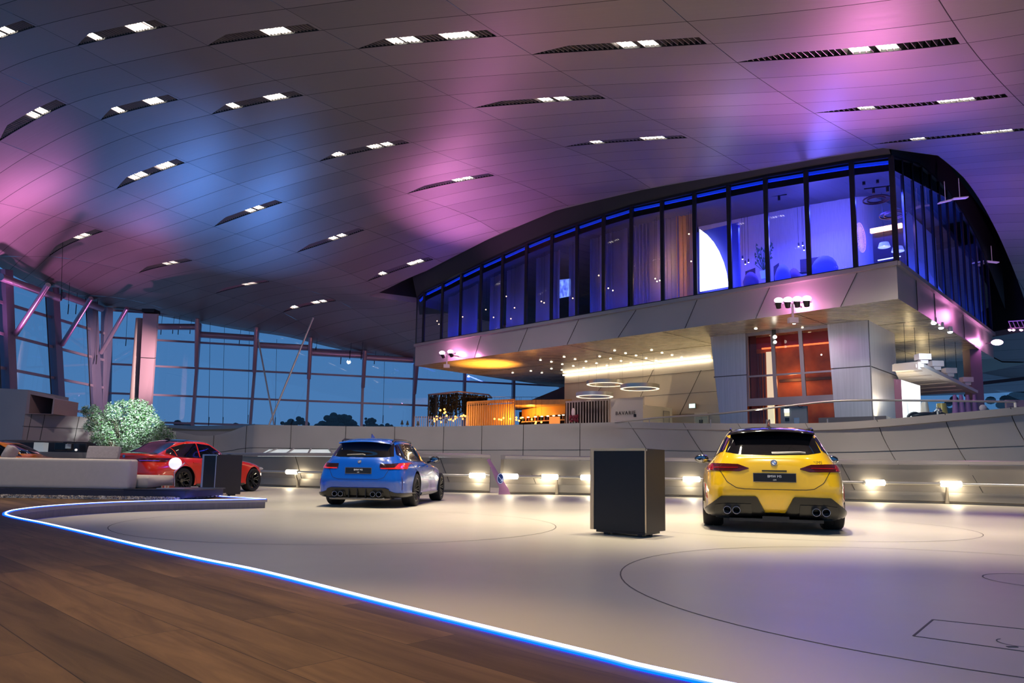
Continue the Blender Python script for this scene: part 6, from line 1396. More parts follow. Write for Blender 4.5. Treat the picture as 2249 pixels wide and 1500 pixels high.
def car(name, label, loc, heading, sp):
    V = Vector; WB = sp['wb']; r = sp['r']; tr = sp['track']/2; wheels = (0, WB)
    th = thing(name, label, 'car', (loc[0], loc[1], 0), heading-PI/2+PI/2)
    th.rotation_euler = (0, 0, heading); WM[th.name] = Matrix.Translation(V((loc[0], loc[1], 0))) @ Matrix.Rotation(heading, 4, 'Z')
    rings = [ring(*g[:6], wheels=wheels, **g[6]) for g in sp['rings']]
    cen0 = [V((p.x, 0, p.z)) for p in rings[0]]
    rows = [cen0]+body_mesh(rings, 5, sp.get('hard', ()))
    topl = [V((p.x, 0, sp['ztop'](p.x))) for p in rows[-1]]; rows.append(topl)
    mb = MB(); mb.grid(rows); mir = [[V((p.x, -p.y, p.z)) for p in r_] for r_ in rows]; mb.grid([m_[::-1] for m_ in mir])
    me = bpy.data.meshes.new('body'); me.from_pydata([tuple(v) for v in mb.v], [], mb.f)
    bm = bmesh.new(); bm.from_mesh(me); bmesh.ops.remove_doubles(bm, verts=bm.verts, dist=.0008); bmesh.ops.dissolve_degenerate(bm, edges=bm.edges, dist=.0006); bmesh.ops.recalc_face_normals(bm, faces=bm.faces)
    bvh = BVHTree.FromBMesh(bm)
    paint = pm('paint_'+sp['key'], sp['paint'], .24, .0, coat=1.0, spec=.5)
    for f in bm.faces:
        f.smooth = True; c = f.calc_center_median()
        if f.normal.z < -.6 and c.z < .32: f.material_index = 1
        elif sp.get('roofdark') and c.z > sp['roofdark'][0] and sp['roofdark'][1] < c.x < sp['roofdark'][2] and abs(c.y) < sp['roofdark'][3]: f.material_index = 2
    bm.to_mesh(me); bm.free()
    for m_ in (paint, black, pm('roof_gloss_black', (.006, .006, .009), .08, coat=1)): me.materials.append(m_)
    bo = bpy.data.objects.new('body', me); COL.objects.link(bo)
    cm = MB()
    for x in wheels:
        for s in (-1, 1):
            Mx = Matrix.Translation(V((x, s*(.62), r+.012))) @ Matrix.Rotation(-s*PI/2, 4, 'X'); Rr = r+.035
            rows_ = [[Mx @ V((Rr*math.cos(a*PI/24), Rr*math.sin(a*PI/24), z)) for a in range(48)] for z in (0, .7)]
            cm.grid(rows_, close=True); cm.face(rows_[0][::-1]); cm.face(rows_[1])
    cme = bpy.data.meshes.new('cut'); cme.from_pydata([tuple(v) for v in cm.v], [], cm.f)
    b2 = bmesh.new(); b2.from_mesh(cme); bmesh.ops.recalc_face_normals(b2, faces=b2.faces); b2.to_mesh(cme); b2.free()
    for m_ in (black, black, black): cme.materials.append(m_)
    for p_ in cme.polygons: p_.material_index = 1
    co = bpy.data.objects.new('cut', cme); COL.objects.link(co)
    md = bo.modifiers.new('b', 'BOOLEAN'); md.operation = 'DIFFERENCE'; md.solver = 'EXACT'; md.object = co
    dg = bpy.context.evaluated_depsgraph_get(); nm = bpy.data.meshes.new_from_object(bo.evaluated_get(dg)); nm.name = 'body'
    bo.modifiers.clear(); bo.data = nm; bpy.data.objects.remove(co)
    nm.polygons.foreach_set('use_smooth', [True]*len(nm.polygons)); nm.set_sharp_from_angle(angle=math.radians(38))
    bo.parent = th; WM[bo.name] = WM[th.name].copy()
    # ---- projection helpers
    def hit(u, v, axis):
        if axis == 'rear': o_, d_ = V((-4, u, v)), V((1, 0, 0))
        elif axis == 'front': o_, d_ = V((8, u, v)), V((-1, 0, 0))
        elif axis == 'right': o_, d_ = V((u, -3, v)), V((0, 1, 0))
        elif axis == 'left': o_, d_ = V((u, 3, v)), V((0, -1, 0))
        else: o_, d_ = V((u, v, 4)), V((0, 0, -1))
        l, n_, i_, ds = bvh.ray_cast(o_, d_)
        if l is None: l, n_, i_, ds = bvh.find_nearest(o_+d_*(4-.9 if axis == 'rear' else 2.1)); 
        if n_.dot(d_) > 0: n_ = -n_
        return l, n_
    def resample(L_, n_):
        ls = [0]
        for i in range(1, len(L_)): ls.append(ls[-1]+math.hypot(L_[i][0]-L_[i-1][0], L_[i][1]-L_[i-1][1]))
        out = []
        for i in range(n_+1):
            s = ls[-1]*i/n_; k = 0
            while k < len(ls)-2 and ls[k+1] < s: k += 1
            t = (s-ls[k])/max(1e-9, ls[k+1]-ls[k]); out.append((L_[k][0]+(L_[k+1][0]-L_[k][0])*t, L_[k][1]+(L_[k+1][1]-L_[k][1])*t))
        return out
    def patch(mb_, bot, top, axis, off=.004, nu=24, nv=6, skirt=.03):
        b_ = resample(bot, nu); t_ = resample(top, nu); rows_ = []
        for j in range(nv+1):
            row = []
            for i in range(nu+1):
                u = b_[i][0]+(t_[i][0]-b_[i][0])*j/nv; v = b_[i][1]+(t_[i][1]-b_[i][1])*j/nv; l, n_ = hit(u, v, axis); row.append((l+n_*off, n_))
            rows_.append(row)
        P_ = [[p for p, n_ in row] for row in rows_]; mb_.grid(P_)
        brd = [(0, i) for i in range(nu+1)]+[(j, nu) for j in range(1, nv+1)]+[(nv, i) for i in range(nu-1, -1, -1)]+[(j, 0) for j in range(nv-1, 0, -1)]
        o1 = [rows_[j][i][0] for j, i in brd]; o2 = [rows_[j][i][0]-rows_[j][i][1]*skirt for j, i in brd]
        mb_.grid([o1+[o1[0]], o2+[o2[0]]]); return mb_
    def ribbon(mb_, line, w, axis, off=.0025, n=28):
        ln = resample(line, n); a_, c_ = [], []
        for i in range(n+1):
            p, q = ln[max(i-1, 0)], ln[min(i+1, n)]; dx, dy = q[0]-p[0], q[1]-p[1]; L_ = math.hypot(dx, dy) or 1; a_.append((ln[i][0]-dy/L_*w/2, ln[i][1]+dx/L_*w/2)); c_.append((ln[i][0]+dy/L_*w/2, ln[i][1]-dx/L_*w/2))
        ra, rb = [], []
        for i in range(n+1):
            l, n_ = hit(*a_[i], axis); ra.append(l+n_*off); l, n_ = hit(*c_[i], axis); rb.append(l+n_*off)
        mb_.grid([ra, rb])
    O = lambda nme, mb_, mt, par=th, **k: obj(nme, mb_, mt, par, local=True, **k)
    gl_ = pm('car_glass', (.006, .006, .008), .03, coat=1.0, spec=.8)
    # glass
    if 'rwin' in sp:
        mb_ = MB(); patch(mb_, sp['rwin'][0], sp['rwin'][1], sp.get('rwaxis', 'rear'), nu=28, nv=10); rw = O('rear_window', mb_, gl_, smooth=40)
        if sp.get('wiper'):
            mb_ = MB(); ribbon(mb_, sp['wiper'], .022, 'rear', .010); mb_.v = mb_.v; w_ = O('rear_wiper', mb_, black)
            mb_ = MB(); ribbon(mb_, [(a+.0, b_+.012) for a, b_ in sp['wiper']], .009, 'rear', .012); O('wiper_arm', mb_, pm('wiper_grey', (.45, .42, .4), .4), w_)
    for s, ax in ((-1, 'right'), (1, 'left')):
        for bot, top in sp['swin']:
            mb_ = MB(); patch(mb_, bot, top, ax, nu=20, nv=6); O('side_window', mb_, gl_, smooth=40)
        mb_ = MB(); ribbon(mb_, sp['belt'], .02, ax, .006); O('window_trim', mb_, pm('trim_gloss', (.01, .01, .012), .1, coat=1))
        mb_ = MB()
        for ln in sp['seams']: ribbon(mb_, ln, .010, ax)
        O('door_joints', mb_, seam)
        mb_ = MB()
        for hx in sp['handles']: patch(mb_, [(hx-.11, .775+sp['hz']), (hx+.11, .775+sp['hz'])], [(hx-.11, .80+sp['hz']), (hx+.11, .80+sp['hz'])], ax, .016, 10, 2)
        O('door_handle', mb_, pm('paint_'+sp['key'], sp['paint']), smooth=40)
        mb_ = MB(); patch(mb_, [(r+.12, .215), (WB-r-.10, .215)], [(r+.12, .275), (WB-r-.10, .265)], ax, .02, 14, 2); O('side_skirt', mb_, pm('skirt_black', (.012, .012, .014), .2, coat=.5), smooth=40)
        # mirror
        mx_ = sp['mirror']; y0 = s*(mx_[1]); mb_ = MB(); mb_.sphere((mx_[0], y0, mx_[2]), .1, 10, (.75, 1.25, .78)); mb_.tube([(mx_[0]+.03, y0-s*.18, mx_[2]-.07), (mx_[0]+.02, y0-s*.05, mx_[2]-.03)], .028, 8)
        mi_ = O('side_mirror', mb_, pm('mirror_black', (.01, .01, .012), .12, coat=1), smooth=60)
        mb_ = MB(); mb_.sphere((mx_[0]-.062, y0, mx_[2]), .075, 8, (.15, 1.2, .75)); O('mirror_glass', mb_, pm('mirror_glass', (.35, .36, .38), .03, 1.0), mi_, smooth=60)
    mb_ = MB(); patch(mb_, sp['wind'][0], sp['wind'][1], 'front', nu=20, nv=8); O('windscreen', mb_, gl_, smooth=40)
    # wheels
    tyre = pm('tyre_rubber', (.012, .012, .013), .75, bump=.2, nscale=60); rim = pm('rim_'+sp['key'], sp.get('rim', (.015, .015, .017)), .18, .6, coat=.6)
    ww = sp['tw']
    for x in wheels:
        for s in (-1, 1):
            Mx = Matrix.Translation(V((x, s*tr, r))) @ Matrix.Rotation(-s*PI/2, 4, 'X')   # +z of wheel points outward
            h = ww/2; ri = r-.095
            prof = [(ri, -h*.85), (ri+.03, -h*.98), (r-.03, -h), (r-.008, -h*.86), (r, -h*.6), (r, -h*.05), (r-.006, -h*.04), (r-.006, h*.04), (r, h*.05), (r, h*.6), (r-.008, h*.86), (r-.03, h), (ri+.03, h*.98), (ri, h*.85)]
            mb_ = MB(); mb_.lathe(prof, 48, Mx); mb_.lathe([(ri, -h*.85), (.0, -h*.8)], 48, Mx); wo_ = O('wheel', mb_, tyre, smooth=35)
            mb_ = MB(); mb_.lathe([(ri, h*.88), (ri-.012, h*.93), (ri-.03, h*.85), (ri-.035, -h*.6)], 48, Mx); mb_.lathe([(0, h*.55), (.055, h*.55), (.07, h*.45), (.07, h*.2)], 24, Mx)
            ns = sp.get('spokes', 5)
            for k in range(ns):
                for dlt in (-.13, .13):
                    an = 2*PI*k/ns+.3; p0 = Mx @ V((.06*math.cos(an+dlt*2), .06*math.sin(an+dlt*2), h*.45)); p1 = Mx @ V(((ri-.015)*math.cos(an+dlt*1.3), (ri-.015)*math.sin(an+dlt*1.3), h*.80)); mb_.bar(p0, p1, .026, .028)
                an2 = an+PI/ns; 
                if sp.get('cross'):
                    pm_ = Mx @ V(((ri-.11)*math.cos(an+.1), (ri-.11)*math.sin(an+.1), h*.62)); mb_.bar(pm_, Mx @ V(((ri-.015)*math.cos(an2-.12), (ri-.015)*math.sin(an2-.12), h*.80)), .02, .022); pm_ = Mx @ V(((ri-.11)*math.cos(an-.1), (ri-.11)*math.sin(an-.1), h*.62)); mb_.bar(pm_, Mx @ V(((ri-.015)*math.cos(an2-2*PI/ns+.12), (ri-.015)*math.sin(an2-2*PI/ns+.12), h*.80)), .02, .022)
            O('rim', mb_, rim, wo_, smooth=30)
            mb_ = MB(); mb_.lathe([(.05, .0), (ri-.06, .0), (ri-.06, -.03), (.05, -.03)], 32, Mx, closed=True); O('brake_disc', mb_, pm('brake_steel', (.12, .11, .11), .35, .8), wo_, smooth=30)
    sp['detail'](dict(patch=patch, ribbon=ribbon, O=O, hit=hit, th=th, V=V, gl=gl_, paint=paint))
    return th
def tl_text(body, size, y, z, x, mat, th, name='lettering'):
    # text on the tail, read from behind: +x of text runs to car's right (-y)
    return text(body, size, (x, y, z), (0, -1, 0), (0, 0, 1), mat, th, name=name, local=True, extrude=.002)
def roundel(d, y, z, R=.04, off=.006, axis='rear'):
    l, n_ = d['hit'](y, z, axis); l = l+n_*off; Mx = Matrix.Translation(l) @ n_.to_track_quat('Z', 'Y').to_matrix().to_4x4()
    mb_ = MB(); mb_.lathe([(0, .004), (R*.98, .004), (R, 0)], 24, Mx, mi=0)
    rows_ = []
    for k in range(4):
        a0 = k*PI/2; pts = [Mx @ Vector((0, 0, .0055))]+[Mx @ Vector((R*.62*math.cos(a0+i*PI/12), R*.62*math.sin(a0+i*PI/12), .0055)) for i in range(7)]; mb_.face(pts, 1 if k % 2 else 2)
    mb_.lathe([(R*.60, .0058), (R*.66, .0062)], 24, Mx, mi=2); mb_.lathe([(R*.95, .0045), (R*1.02, .004)], 24, Mx, mi=2)
    d['O']('badge_roundel', mb_, [black, pm('badge_blue', (.02, .12, .5), .3), pm('badge_silver', (.8, .8, .82), .25, .5)], recalc=False)
pipe_m = pm('exhaust_metal', (.55, .52, .48), .22, 1.0); red_l = pm('tail_red', (.30, .006, .008), .12, coat=1, emit=(1, .03, .02), es=.12); red_d = pm('tail_dark_red', (.045, .006, .007), .15, coat=.5, emit=(1, .02, .02), es=.02)
cfm = pm('diffuser_gloss', (.006, .006, .007), .28, coat=.15, spec=.35); refl = pm('reflector_red', (.35, .01, .005), .25, coat=1)
platem = pm('plate_black', (.012, .012, .014), .35); platew = pm('plate_white', (.8, .8, .8), .5, emit=(1, 1, 1), es=.1)
def plate(d, y0, y1, z0, z1, x, txt, tcol=None):
    mb_ = MB(); mb_.box((x, (y0+y1)/2, (z0+z1)/2), (.012, y1-y0, z1-z0)); p_ = d['O']('number_plate', mb_, platem, bevel=.004)
    if txt:
        tl_text(txt, (z1-z0)*.42, (y0+y1)/2, z0+(z1-z0)*.64, x-.0085, platew, p_)
        tl_text('///M', (z1-z0)*.24, (y0+y1)/2, z0+(z1-z0)*.20, x-.0085, platew, p_, 'small_logo')
    mb_ = MB(); e = .006
    for a, b_, c, f in ((y0-e, y1+e, z1, z1+e), (y0-e, y1+e, z0-e, z0), (y0-e, y0, z0, z1), (y1, y1+e, z0, z1)): mb_.box((x, (a+b_)/2, (c+f)/2), (.016, b_-a, f-c))
    d['O']('plate_frame', mb_, pm('plate_frame', (.16, .15, .14), .4), p_)
def pipes(d, ys, z, x, R=.05, L_=.22):
    for y in ys:
        Mx = Matrix.Translation(Vector((x, y, z))) @ Matrix.Rotation(PI/2, 4, 'Y'); mb_ = MB(); mb_.lathe([(R-.009, .01), (R-.006, 0), (R, .0), (R+.002, .01), (R, L_)], 24, Mx); mb_.lathe([(R-.009, .01), (R-.012, L_)], 24, Mx, mi=1); mb_.lathe([(0, .10), (R-.01, .10)], 20, Mx, mi=1)
        d['O']('exhaust_pipe', mb_, [pipe_m, black], smooth=40, recalc=False)
mirrorY = lambda L_: [(-a, b_) for a, b_ in L_]
# ---------------------------------------------------------------- yellow estate
def det_yellow(d):
    P_, O, V, RB = d['patch'], d['O'], d['V'], d['ribbon']
    for s in (1, -1):
        f = (lambda L_: L_) if s == 1 else mirrorY
        mb_ = MB(); P_(mb_, f([(.90, .832), (.45, .825), (.33, .862)]), f([(.885, .935), (.47, .922), (.33, .87)]), 'rear', .010, 26, 5); tl = O('tail_light', mb_, red_d, smooth=40)
        mb_ = MB(); P_(mb_, f([(.86, .868), (.60, .868), (.47, .872)]), f([(.86, .876), (.60, .876), (.47, .878)]), 'rear', .014, 18, 2); P_(mb_, f([(.885, .84), (.80, .84)]), f([(.875, .925), (.80, .92)]), 'rear', .013, 6, 4); O('light_bar', mb_, red_l, tl, smooth=40)
        mb_ = MB(); P_(mb_, f([(.895, .44), (.915, .42)]), f([(.925, .64), (.955, .66)]), 'rear', .008, 3, 8); O('reflector', mb_, refl)
        # carbon diffuser block
        mb_ = MB(); P_(mb_, f([(.905, .27), (.86, .205), (.30, .20), (.10, .215)]), f([(.90, .30), (.70, .485), (.235, .49), (.105, .225)]), 'rear', .035, 30, 8, skirt=.06); O('diffuser', mb_, cfm, smooth=35)
        mb_ = MB(); P_(mb_, f([(.78, .215), (.30, .215)]), f([(.76, .375), (.64, .395), (.31, .395)]), 'rear', .048, 16, 5, skirt=.02); O('exhaust_surround', mb_, black, smooth=35)
        mb_ = MB(); P_(mb_, f([(.97, .22), (.86, .21)]), f([(.975, .43), (.93, .31)]), 'rear', .012, 6, 6); O('bumper_corner', mb_, pm('corner_reflection', (.55, .50, .42), .3, .3), smooth=40)  # bright reflection on the lower bumper corner, painted as a pale patch
    pipes(d, (.625, .505, -.505, -.625), .297, -1.235, .052)
    plate(d, -.27, .27, .69, .80, d['hit'](0, .745, 'rear')[0].x-.012, 'BMW M5')
    roundel(d, 0, .945, .043)
    x_ = d['hit'](-.56, .955, 'rear')[0].x-.005; tl_text('///M5', .055, -.56, .955, x_-.01, pm('badge_dark', (.02, .02, .02), .3), d['th'], 'model_badge')
    mb_ = MB(); RB(mb_, [(.80, .98), (.80, .93), (.69, .80), (.62, .68), (.50, .60), (.40, .585), (-.40, .585), (-.50, .60), (-.62, .68), (-.69, .80), (-.80, .93), (-.80, .98)], .008, 'rear', n=60); RB(mb_, [(-.16, .835), (.16, .835)], .02, 'rear', .004); RB(mb_, [(-.07, .268), (.07, .268)], .012, 'rear', .004); O('tailgate_joint', mb_, seam)
    mb_ = MB(); mb_.box((-1.0, 0, .20), (.35, .34, .05)); mb_.box((-.95, 0, .17), (.4, 1.2, .04)); O('underbody', mb_, black)
    # roof spoiler, rails, antenna
    mb_ = MB(); rows_ = []
    for y in np.linspace(-.56, .56, 17): k = 1-(abs(y)/.56)**4*.35; zt_ = 1.428-.05*(y/.6)**2; rows_.append([V((-.45, y, zt_+.03)), V((-.70-.17*k, y, zt_-.012)), V((-.72-.17*k, y, zt_-.04)), V((-.68, y, zt_-.055)), V((-.5, y, zt_-.03))])
    mb_.grid(rows_); mb_.face(rows_[0]); mb_.face(rows_[-1]); O('roof_spoiler', mb_, pm('roof_gloss_black', (.006, .006, .009), .08, coat=1), smooth=50)
    for s in (1, -1):
        mb_ = MB(); mb_.tube([V((-.55, s*.56, 1.425)), V((-.42, s*.555, 1.455)), V((.5, s*.56, 1.478)), V((1.3, s*.55, 1.452)), V((1.4, s*.54, 1.41))], .017, 8); O('roof_rail', mb_, black, smooth=60)
    mb_ = MB(); mb_.grid([[V((-.30, 0, 1.60)), V((-.27, .012, 1.60)), V((-.27, -.012, 1.60)), V((-.30, 0, 1.60))], [V((-.33, 0, 1.50)), V((-.12, .03, 1.50)), V((-.12, -.03, 1.50)), V((-.33, 0, 1.50))]]); mb_.face([V((-.30, 0, 1.60)), V((-.27, .012, 1.60)), V((-.27, -.012, 1.60))]); O('antenna_fin', mb_, pm('fin_violet', (.03, .02, .04), .1, coat=1))
def rings_touring(sc_w=1.0, zs_=1.0, L0=0.0, xf_=0.0, fl=.03):
    w = sc_w; z = zs_
    return [
     (-.92, 3.60+xf_, .80*w, .21*z, .20*z, .20*z, dict(nr=6, nf=4)),
     (-1.06, 3.78+xf_, .925*w, .25*z, .235*z, .24*z, dict(nr=9, nf=4, fl=fl*.8)),
     (-1.13, 3.86+xf_, .93*w, .38*z, .38*z, .40*z, dict(nr=9, nf=4, fl=fl*1.3)),
     (-1.165, 3.89+xf_, .935*w, .56*z, .55*z, .55*z, dict(nr=8.5, nf=4, fl=fl*1.4)),
     (-1.15, 3.87+xf_, .942*w, .70*z, .70*z, .66*z, dict(nr=7, nf=3.6, fl=fl)),
     (-1.12, 3.80+xf_, .94*w, .86*z, .84*z, .745*z, dict(nr=5.6, nf=3.4, fl=fl*.4)),
     (-1.07, 3.30+xf_, .905*w, 1.00*z, .925*z, .885*z, dict(nr=4.4, nf=3.4, q=2.5)),
     (-1.00, 2.25+xf_*.8, .835*w, 1.065*z, .985*z, 1.00*z, dict(nr=4.6, nf=3.4, q=2.5)),
     (-.86, 1.95+xf_*.8, .74*w, 1.22*z, 1.18*z, 1.17*z, dict(nr=4.8, nf=3.6)),
     (-.70, 1.50+xf_*.8, .625*w, 1.375*z, 1.385*z, 1.37*z, dict(nr=5, nf=4)),
     (-.58, 1.30+xf_*.8, .52*w, 1.435*z, 1.455*z, 1.435*z, dict(nr=5, nf=4)),
     (-.45, 1.05+xf_*.8, .32*w, 1.465*z, 1.49*z, 1.465*z, dict(nr=4, nf=4)),
    ]
YW = [(.55*0+(-.86), 0)]
yel = dict(key='yellow', paint=(.84, .50, .004), wb=3.006, r=.365, track=1.67, tw=.29, rings=rings_touring(fl=.045), ztop=lambda x: 1.472+.033*max(0, 1-((x-.3)/.78)**2),
    roofdark=(1.36, -.9, 1.6, .9), rwin=([(-.63, 1.095), (-.45, 1.062), (0, 1.05), (.45, 1.062), (.63, 1.095)], [(-.545, 1.355), (0, 1.375), (.545, 1.355)]), wiper=[(.02, 1.075), (-.35, 1.085), (-.42, 1.075)],
    swin=[([(-.78, 1.13), (-.45, 1.03)], [(-.66, 1.30), (-.45, 1.345)]), ([(-.42, 1.03), (.62, 1.005)], [(-.42, 1.345), (.62, 1.375)]), ([(.67, 1.005), (1.90, 1.01)], [(.67, 1.375), (1.20, 1.345), (1.84, 1.05)])],
    belt=[(-.78, 1.115), (-.4, 1.015), (1.95, .995)], seams=[[(.64, 1.0), (.64, .30)], [(-.30, 1.0), (-.12, .80), (.32, .62), (.45, .30)], [(1.75, .99), (1.78, .6), (1.80, .30)]], handles=[.40, 1.42], hz=.07, mirror=(1.62, 1.055, 1.045), wind=([(-.66, 1.06), (0, 1.07), (.66, 1.06)], [(-.56, 1.35), (0, 1.37), (.56, 1.35)]), spokes=5, cross=True, detail=det_yellow)
yx, yy = 3.93, 10.85
hy = math.radians(90-17.0)
car('estate_car', 'bright yellow estate car with black roof seen squarely from behind', (yx+math.cos(hy)*.0, yy), hy, yel)
# ---------------------------------------------------------------- blue estate
def det_blue(d):
    P_, O, V, RB = d['patch'], d['O'], d['V'], d['ribbon']
    for s in (1, -1):
        f = (lambda L_: L_) if s == 1 else mirrorY
        mb_ = MB(); P_(mb_, f([(.86, .765), (.60, .755), (.42, .785)]), f([(.85, .905), (.62, .868), (.42, .868)]), 'rear', .010, 22, 5); tl = O('tail_light', mb_, pm('tail_smoke', (.03, .01, .012), .1, coat=1), smooth=40)
        mb_ = MB(); P_(mb_, f([(.865, .772), (.66, .765), (.44, .768)]), f([(.865, .80), (.66, .79), (.44, .785)]), 'rear', .014, 18, 2); P_(mb_, f([(.865, .785), (.66, .775)]), f([(.85, .90), (.74, .88), (.70, .80)]), 'rear', .013, 10, 4); O('light_bar', mb_, pm('tail_bright', (.45, .01, .01), .12, coat=1, emit=(1, .04, .02), es=.35), tl, smooth=40)
        mb_ = MB(); RB(mb_, [(-.93, .36), (-.95, .62)], .02, 'right' if s == -1 else 'left', .004, 8); O('reflector', mb_, pm('slit_violet', (.05, .01, .06), .3))
        mb_ = MB(); P_(mb_, f([(.945, .22), (.62, .215)]), f([(.945, .29), (.74, .30), (.62, .345)]), 'rear', .02, 12, 4); O('bumper_corner', mb_, cfm, smooth=40)
        mb_ = MB(); P_(mb_, f([(.52, .225), (.25, .225)]), f([(.52, .33), (.25, .33)]), 'rear', .042, 8, 4, skirt=.02); O('exhaust_surround', mb_, black)
    mb_ = MB(); P_(mb_, [(-.66, .20), (.66, .20)], [(-.62, .375), (-.55, .40), (.55, .40), (.62, .375)], 'rear', .03, 30, 5, skirt=.05); O('diffuser', mb_, cfm, smooth=35)
    mb_ = MB()
    for y in (-.17, 0, .17): mb_.box((-1.155, y, .28), (.06, .014, .17))
    O('diffuser_fin', mb_, black)
    mb_ = MB(); mb_.prism([(-1.12, -.55), (-1.0, -.62), (-.8, -.62), (-.8, .62), (-1.0, .62), (-1.12, .55)], .155, .205); O('rear_muffler', mb_, pm('muffler', (.25, .22, .19), .35, .9), bevel=.02)
    pipes(d, (.445, .325, -.325, -.445), .272, -1.215, .05)
    plate(d, -.26, .26, .675, .785, d['hit'](0, .73, 'rear')[0].x-.014, 'BMW M3')
    roundel(d, 0, .905, .036)
    x_ = d['hit'](-.48, .885, 'rear')[0].x-.008; tl_text('///M3', .05, -.50, .925, x_-.008, pm('badge_grey', (.25, .25, .27), .3, .6), d['th'], 'model_badge')
    mb_ = MB(); RB(mb_, [(.66, .93), (.60, .75), (.52, .60), (.40, .56), (-.40, .56), (-.52, .60), (-.60, .75), (-.66, .93)], .007, 'rear', n=50); O('tailgate_joint', mb_, seam)
    mb_ = MB(); rows_ = []
    for y in np.linspace(-.53, .53, 17): k = 1-(abs(y)/.53)**4*.35; zt_ = 1.352-.05*(y/.6)**2; rows_.append([V((-.45, y, zt_+.025)), V((-.70-.16*k, y, zt_-.012)), V((-.72-.16*k, y, zt_-.04)), V((-.66, y, zt_-.055)), V((-.5, y, zt_-.03))])
    mb_.grid(rows_); mb_.face(rows_[0]); mb_.face(rows_[-1]); O('roof_spoiler', mb_, d['paint'], smooth=50)
    for s in (1, -1):
        mb_ = MB(); mb_.tube([V((-.60, s*.53, 1.33)), V((-.45, s*.54, 1.375)), V((.5, s*.545, 1.395)), V((1.0, s*.53, 1.375)), V((1.12, s*.52, 1.33))], .018, 8); O('roof_rail', mb_, black, smooth=60)
    mb_ = MB(); mb_.face([V((-.36, .0, 1.41)), V((-.12, .03, 1.42)), V((-.26, 0, 1.50)), V((-.33, 0, 1.50))]); mb_.face([V((-.36, .0, 1.41)), V((-.12, -.03, 1.42)), V((-.26, 0, 1.50)), V((-.33, 0, 1.50))]); mb_.face([V((-.12, .03, 1.42)), V((-.12, -.03, 1.42)), V((-.26, 0, 1.5))]); O('antenna_fin', mb_, d['paint'])
blu = dict(key='blue', paint=(.002, .095, .55), wb=2.857, r=.345, track=1.62, tw=.28, rings=rings_touring(.967, .945, 0, -.16, fl=.045), ztop=lambda x: 1.39+.03*max(0, 1-((x-.3)/.78)**2),
    rwin=([(-.63, 1.02), (-.45, 1.0), (0, .995), (.45, 1.0), (.63, 1.02)], [(-.555, 1.285), (0, 1.315), (.555, 1.285)]), wiper=[(.30, 1.03), (-.02, 1.045), (-.08, 1.03)],
    swin=[([(-.74, 1.07), (-.45, .99)], [(-.60, 1.25), (-.45, 1.285)]), ([(-.42, .985), (.55, .955)], [(-.42, 1.285), (.55, 1.315)]), ([(.60, .955), (1.72, .96)], [(.60, 1.315), (1.08, 1.285), (1.66, 1.0)])],
    belt=[(-.74, 1.06), (-.4, .965), (1.78, .945)], seams=[[(.57, .95), (.57, .29)], [(-.28, .95), (-.12, .78), (.30, .6), (.42, .29)], [(1.62, .94), (1.66, .6), (1.68, .29)]], handles=[.34, 1.32], hz=.05, mirror=(1.46, 1.02, 1.0), wind=([(-.62, 1.02), (0, 1.03), (.62, 1.02)], [(-.53, 1.28), (0, 1.31), (.53, 1.28)]), spokes=10, rim=(.03, .03, .032), detail=det_blue)
hb = math.radians(90-5)
car('estate_car', 'blue estate car seen from its rear right corner beside the wall lamps', (-2.92, 15.35), hb, blu)
# ---------------------------------------------------------------- red saloon
def rings_sedan(w=1.0, z=1.0, xf_=0.0, fl=.03):
    return [
     (-.92, 3.60+xf_, .80*w, .21*z, .20*z, .20*z, dict(nr=6, nf=4)),
     (-1.06, 3.78+xf_, .925*w, .25*z, .235*z, .24*z, dict(nr=9, nf=4, fl=fl*.8)),
     (-1.12, 3.86+xf_, .93*w, .38*z, .38*z, .40*z, dict(nr=9, nf=4, fl=fl*1.3)),
     (-1.15, 3.89+xf_, .935*w, .56*z, .55*z, .55*z, dict(nr=8.5, nf=4, fl=fl*1.4)),
     (-1.13, 3.87+xf_, .942*w, .72*z, .70*z, .66*z, dict(nr=7, nf=3.6, fl=fl)),
     (-1.12, 3.80+xf_, .94*w, .92*z, .85*z, .745*z, dict(nr=4.2, nf=3.4, fl=fl*.4)),
     (-1.09, 3.30+xf_, .895*w, 1.055*z, .935*z, .885*z, dict(nr=4.0, nf=3.4, q=2.5)),
     (-.78, 2.25+xf_, .845*w, 1.08*z, .99*z, 1.00*z, dict(nr=4.0, nf=3.4, q=3)),
     (-.36, 1.95+xf_, .765*w, 1.21*z, 1.18*z, 1.17*z, dict(nr=3.6, nf=3.6)),
     (.05, 1.50+xf_, .655*w, 1.37*z, 1.40*z, 1.37*z, dict(nr=3.6, nf=4)),
     (.22, 1.30+xf_, .55*w, 1.43*z, 1.455*z, 1.435*z, dict(nr=3.4, nf=4)),
     (.40, 1.05+xf_, .32*w, 1.472*z, 1.485*z, 1.465*z, dict(nr=3, nf=4)),
    ]
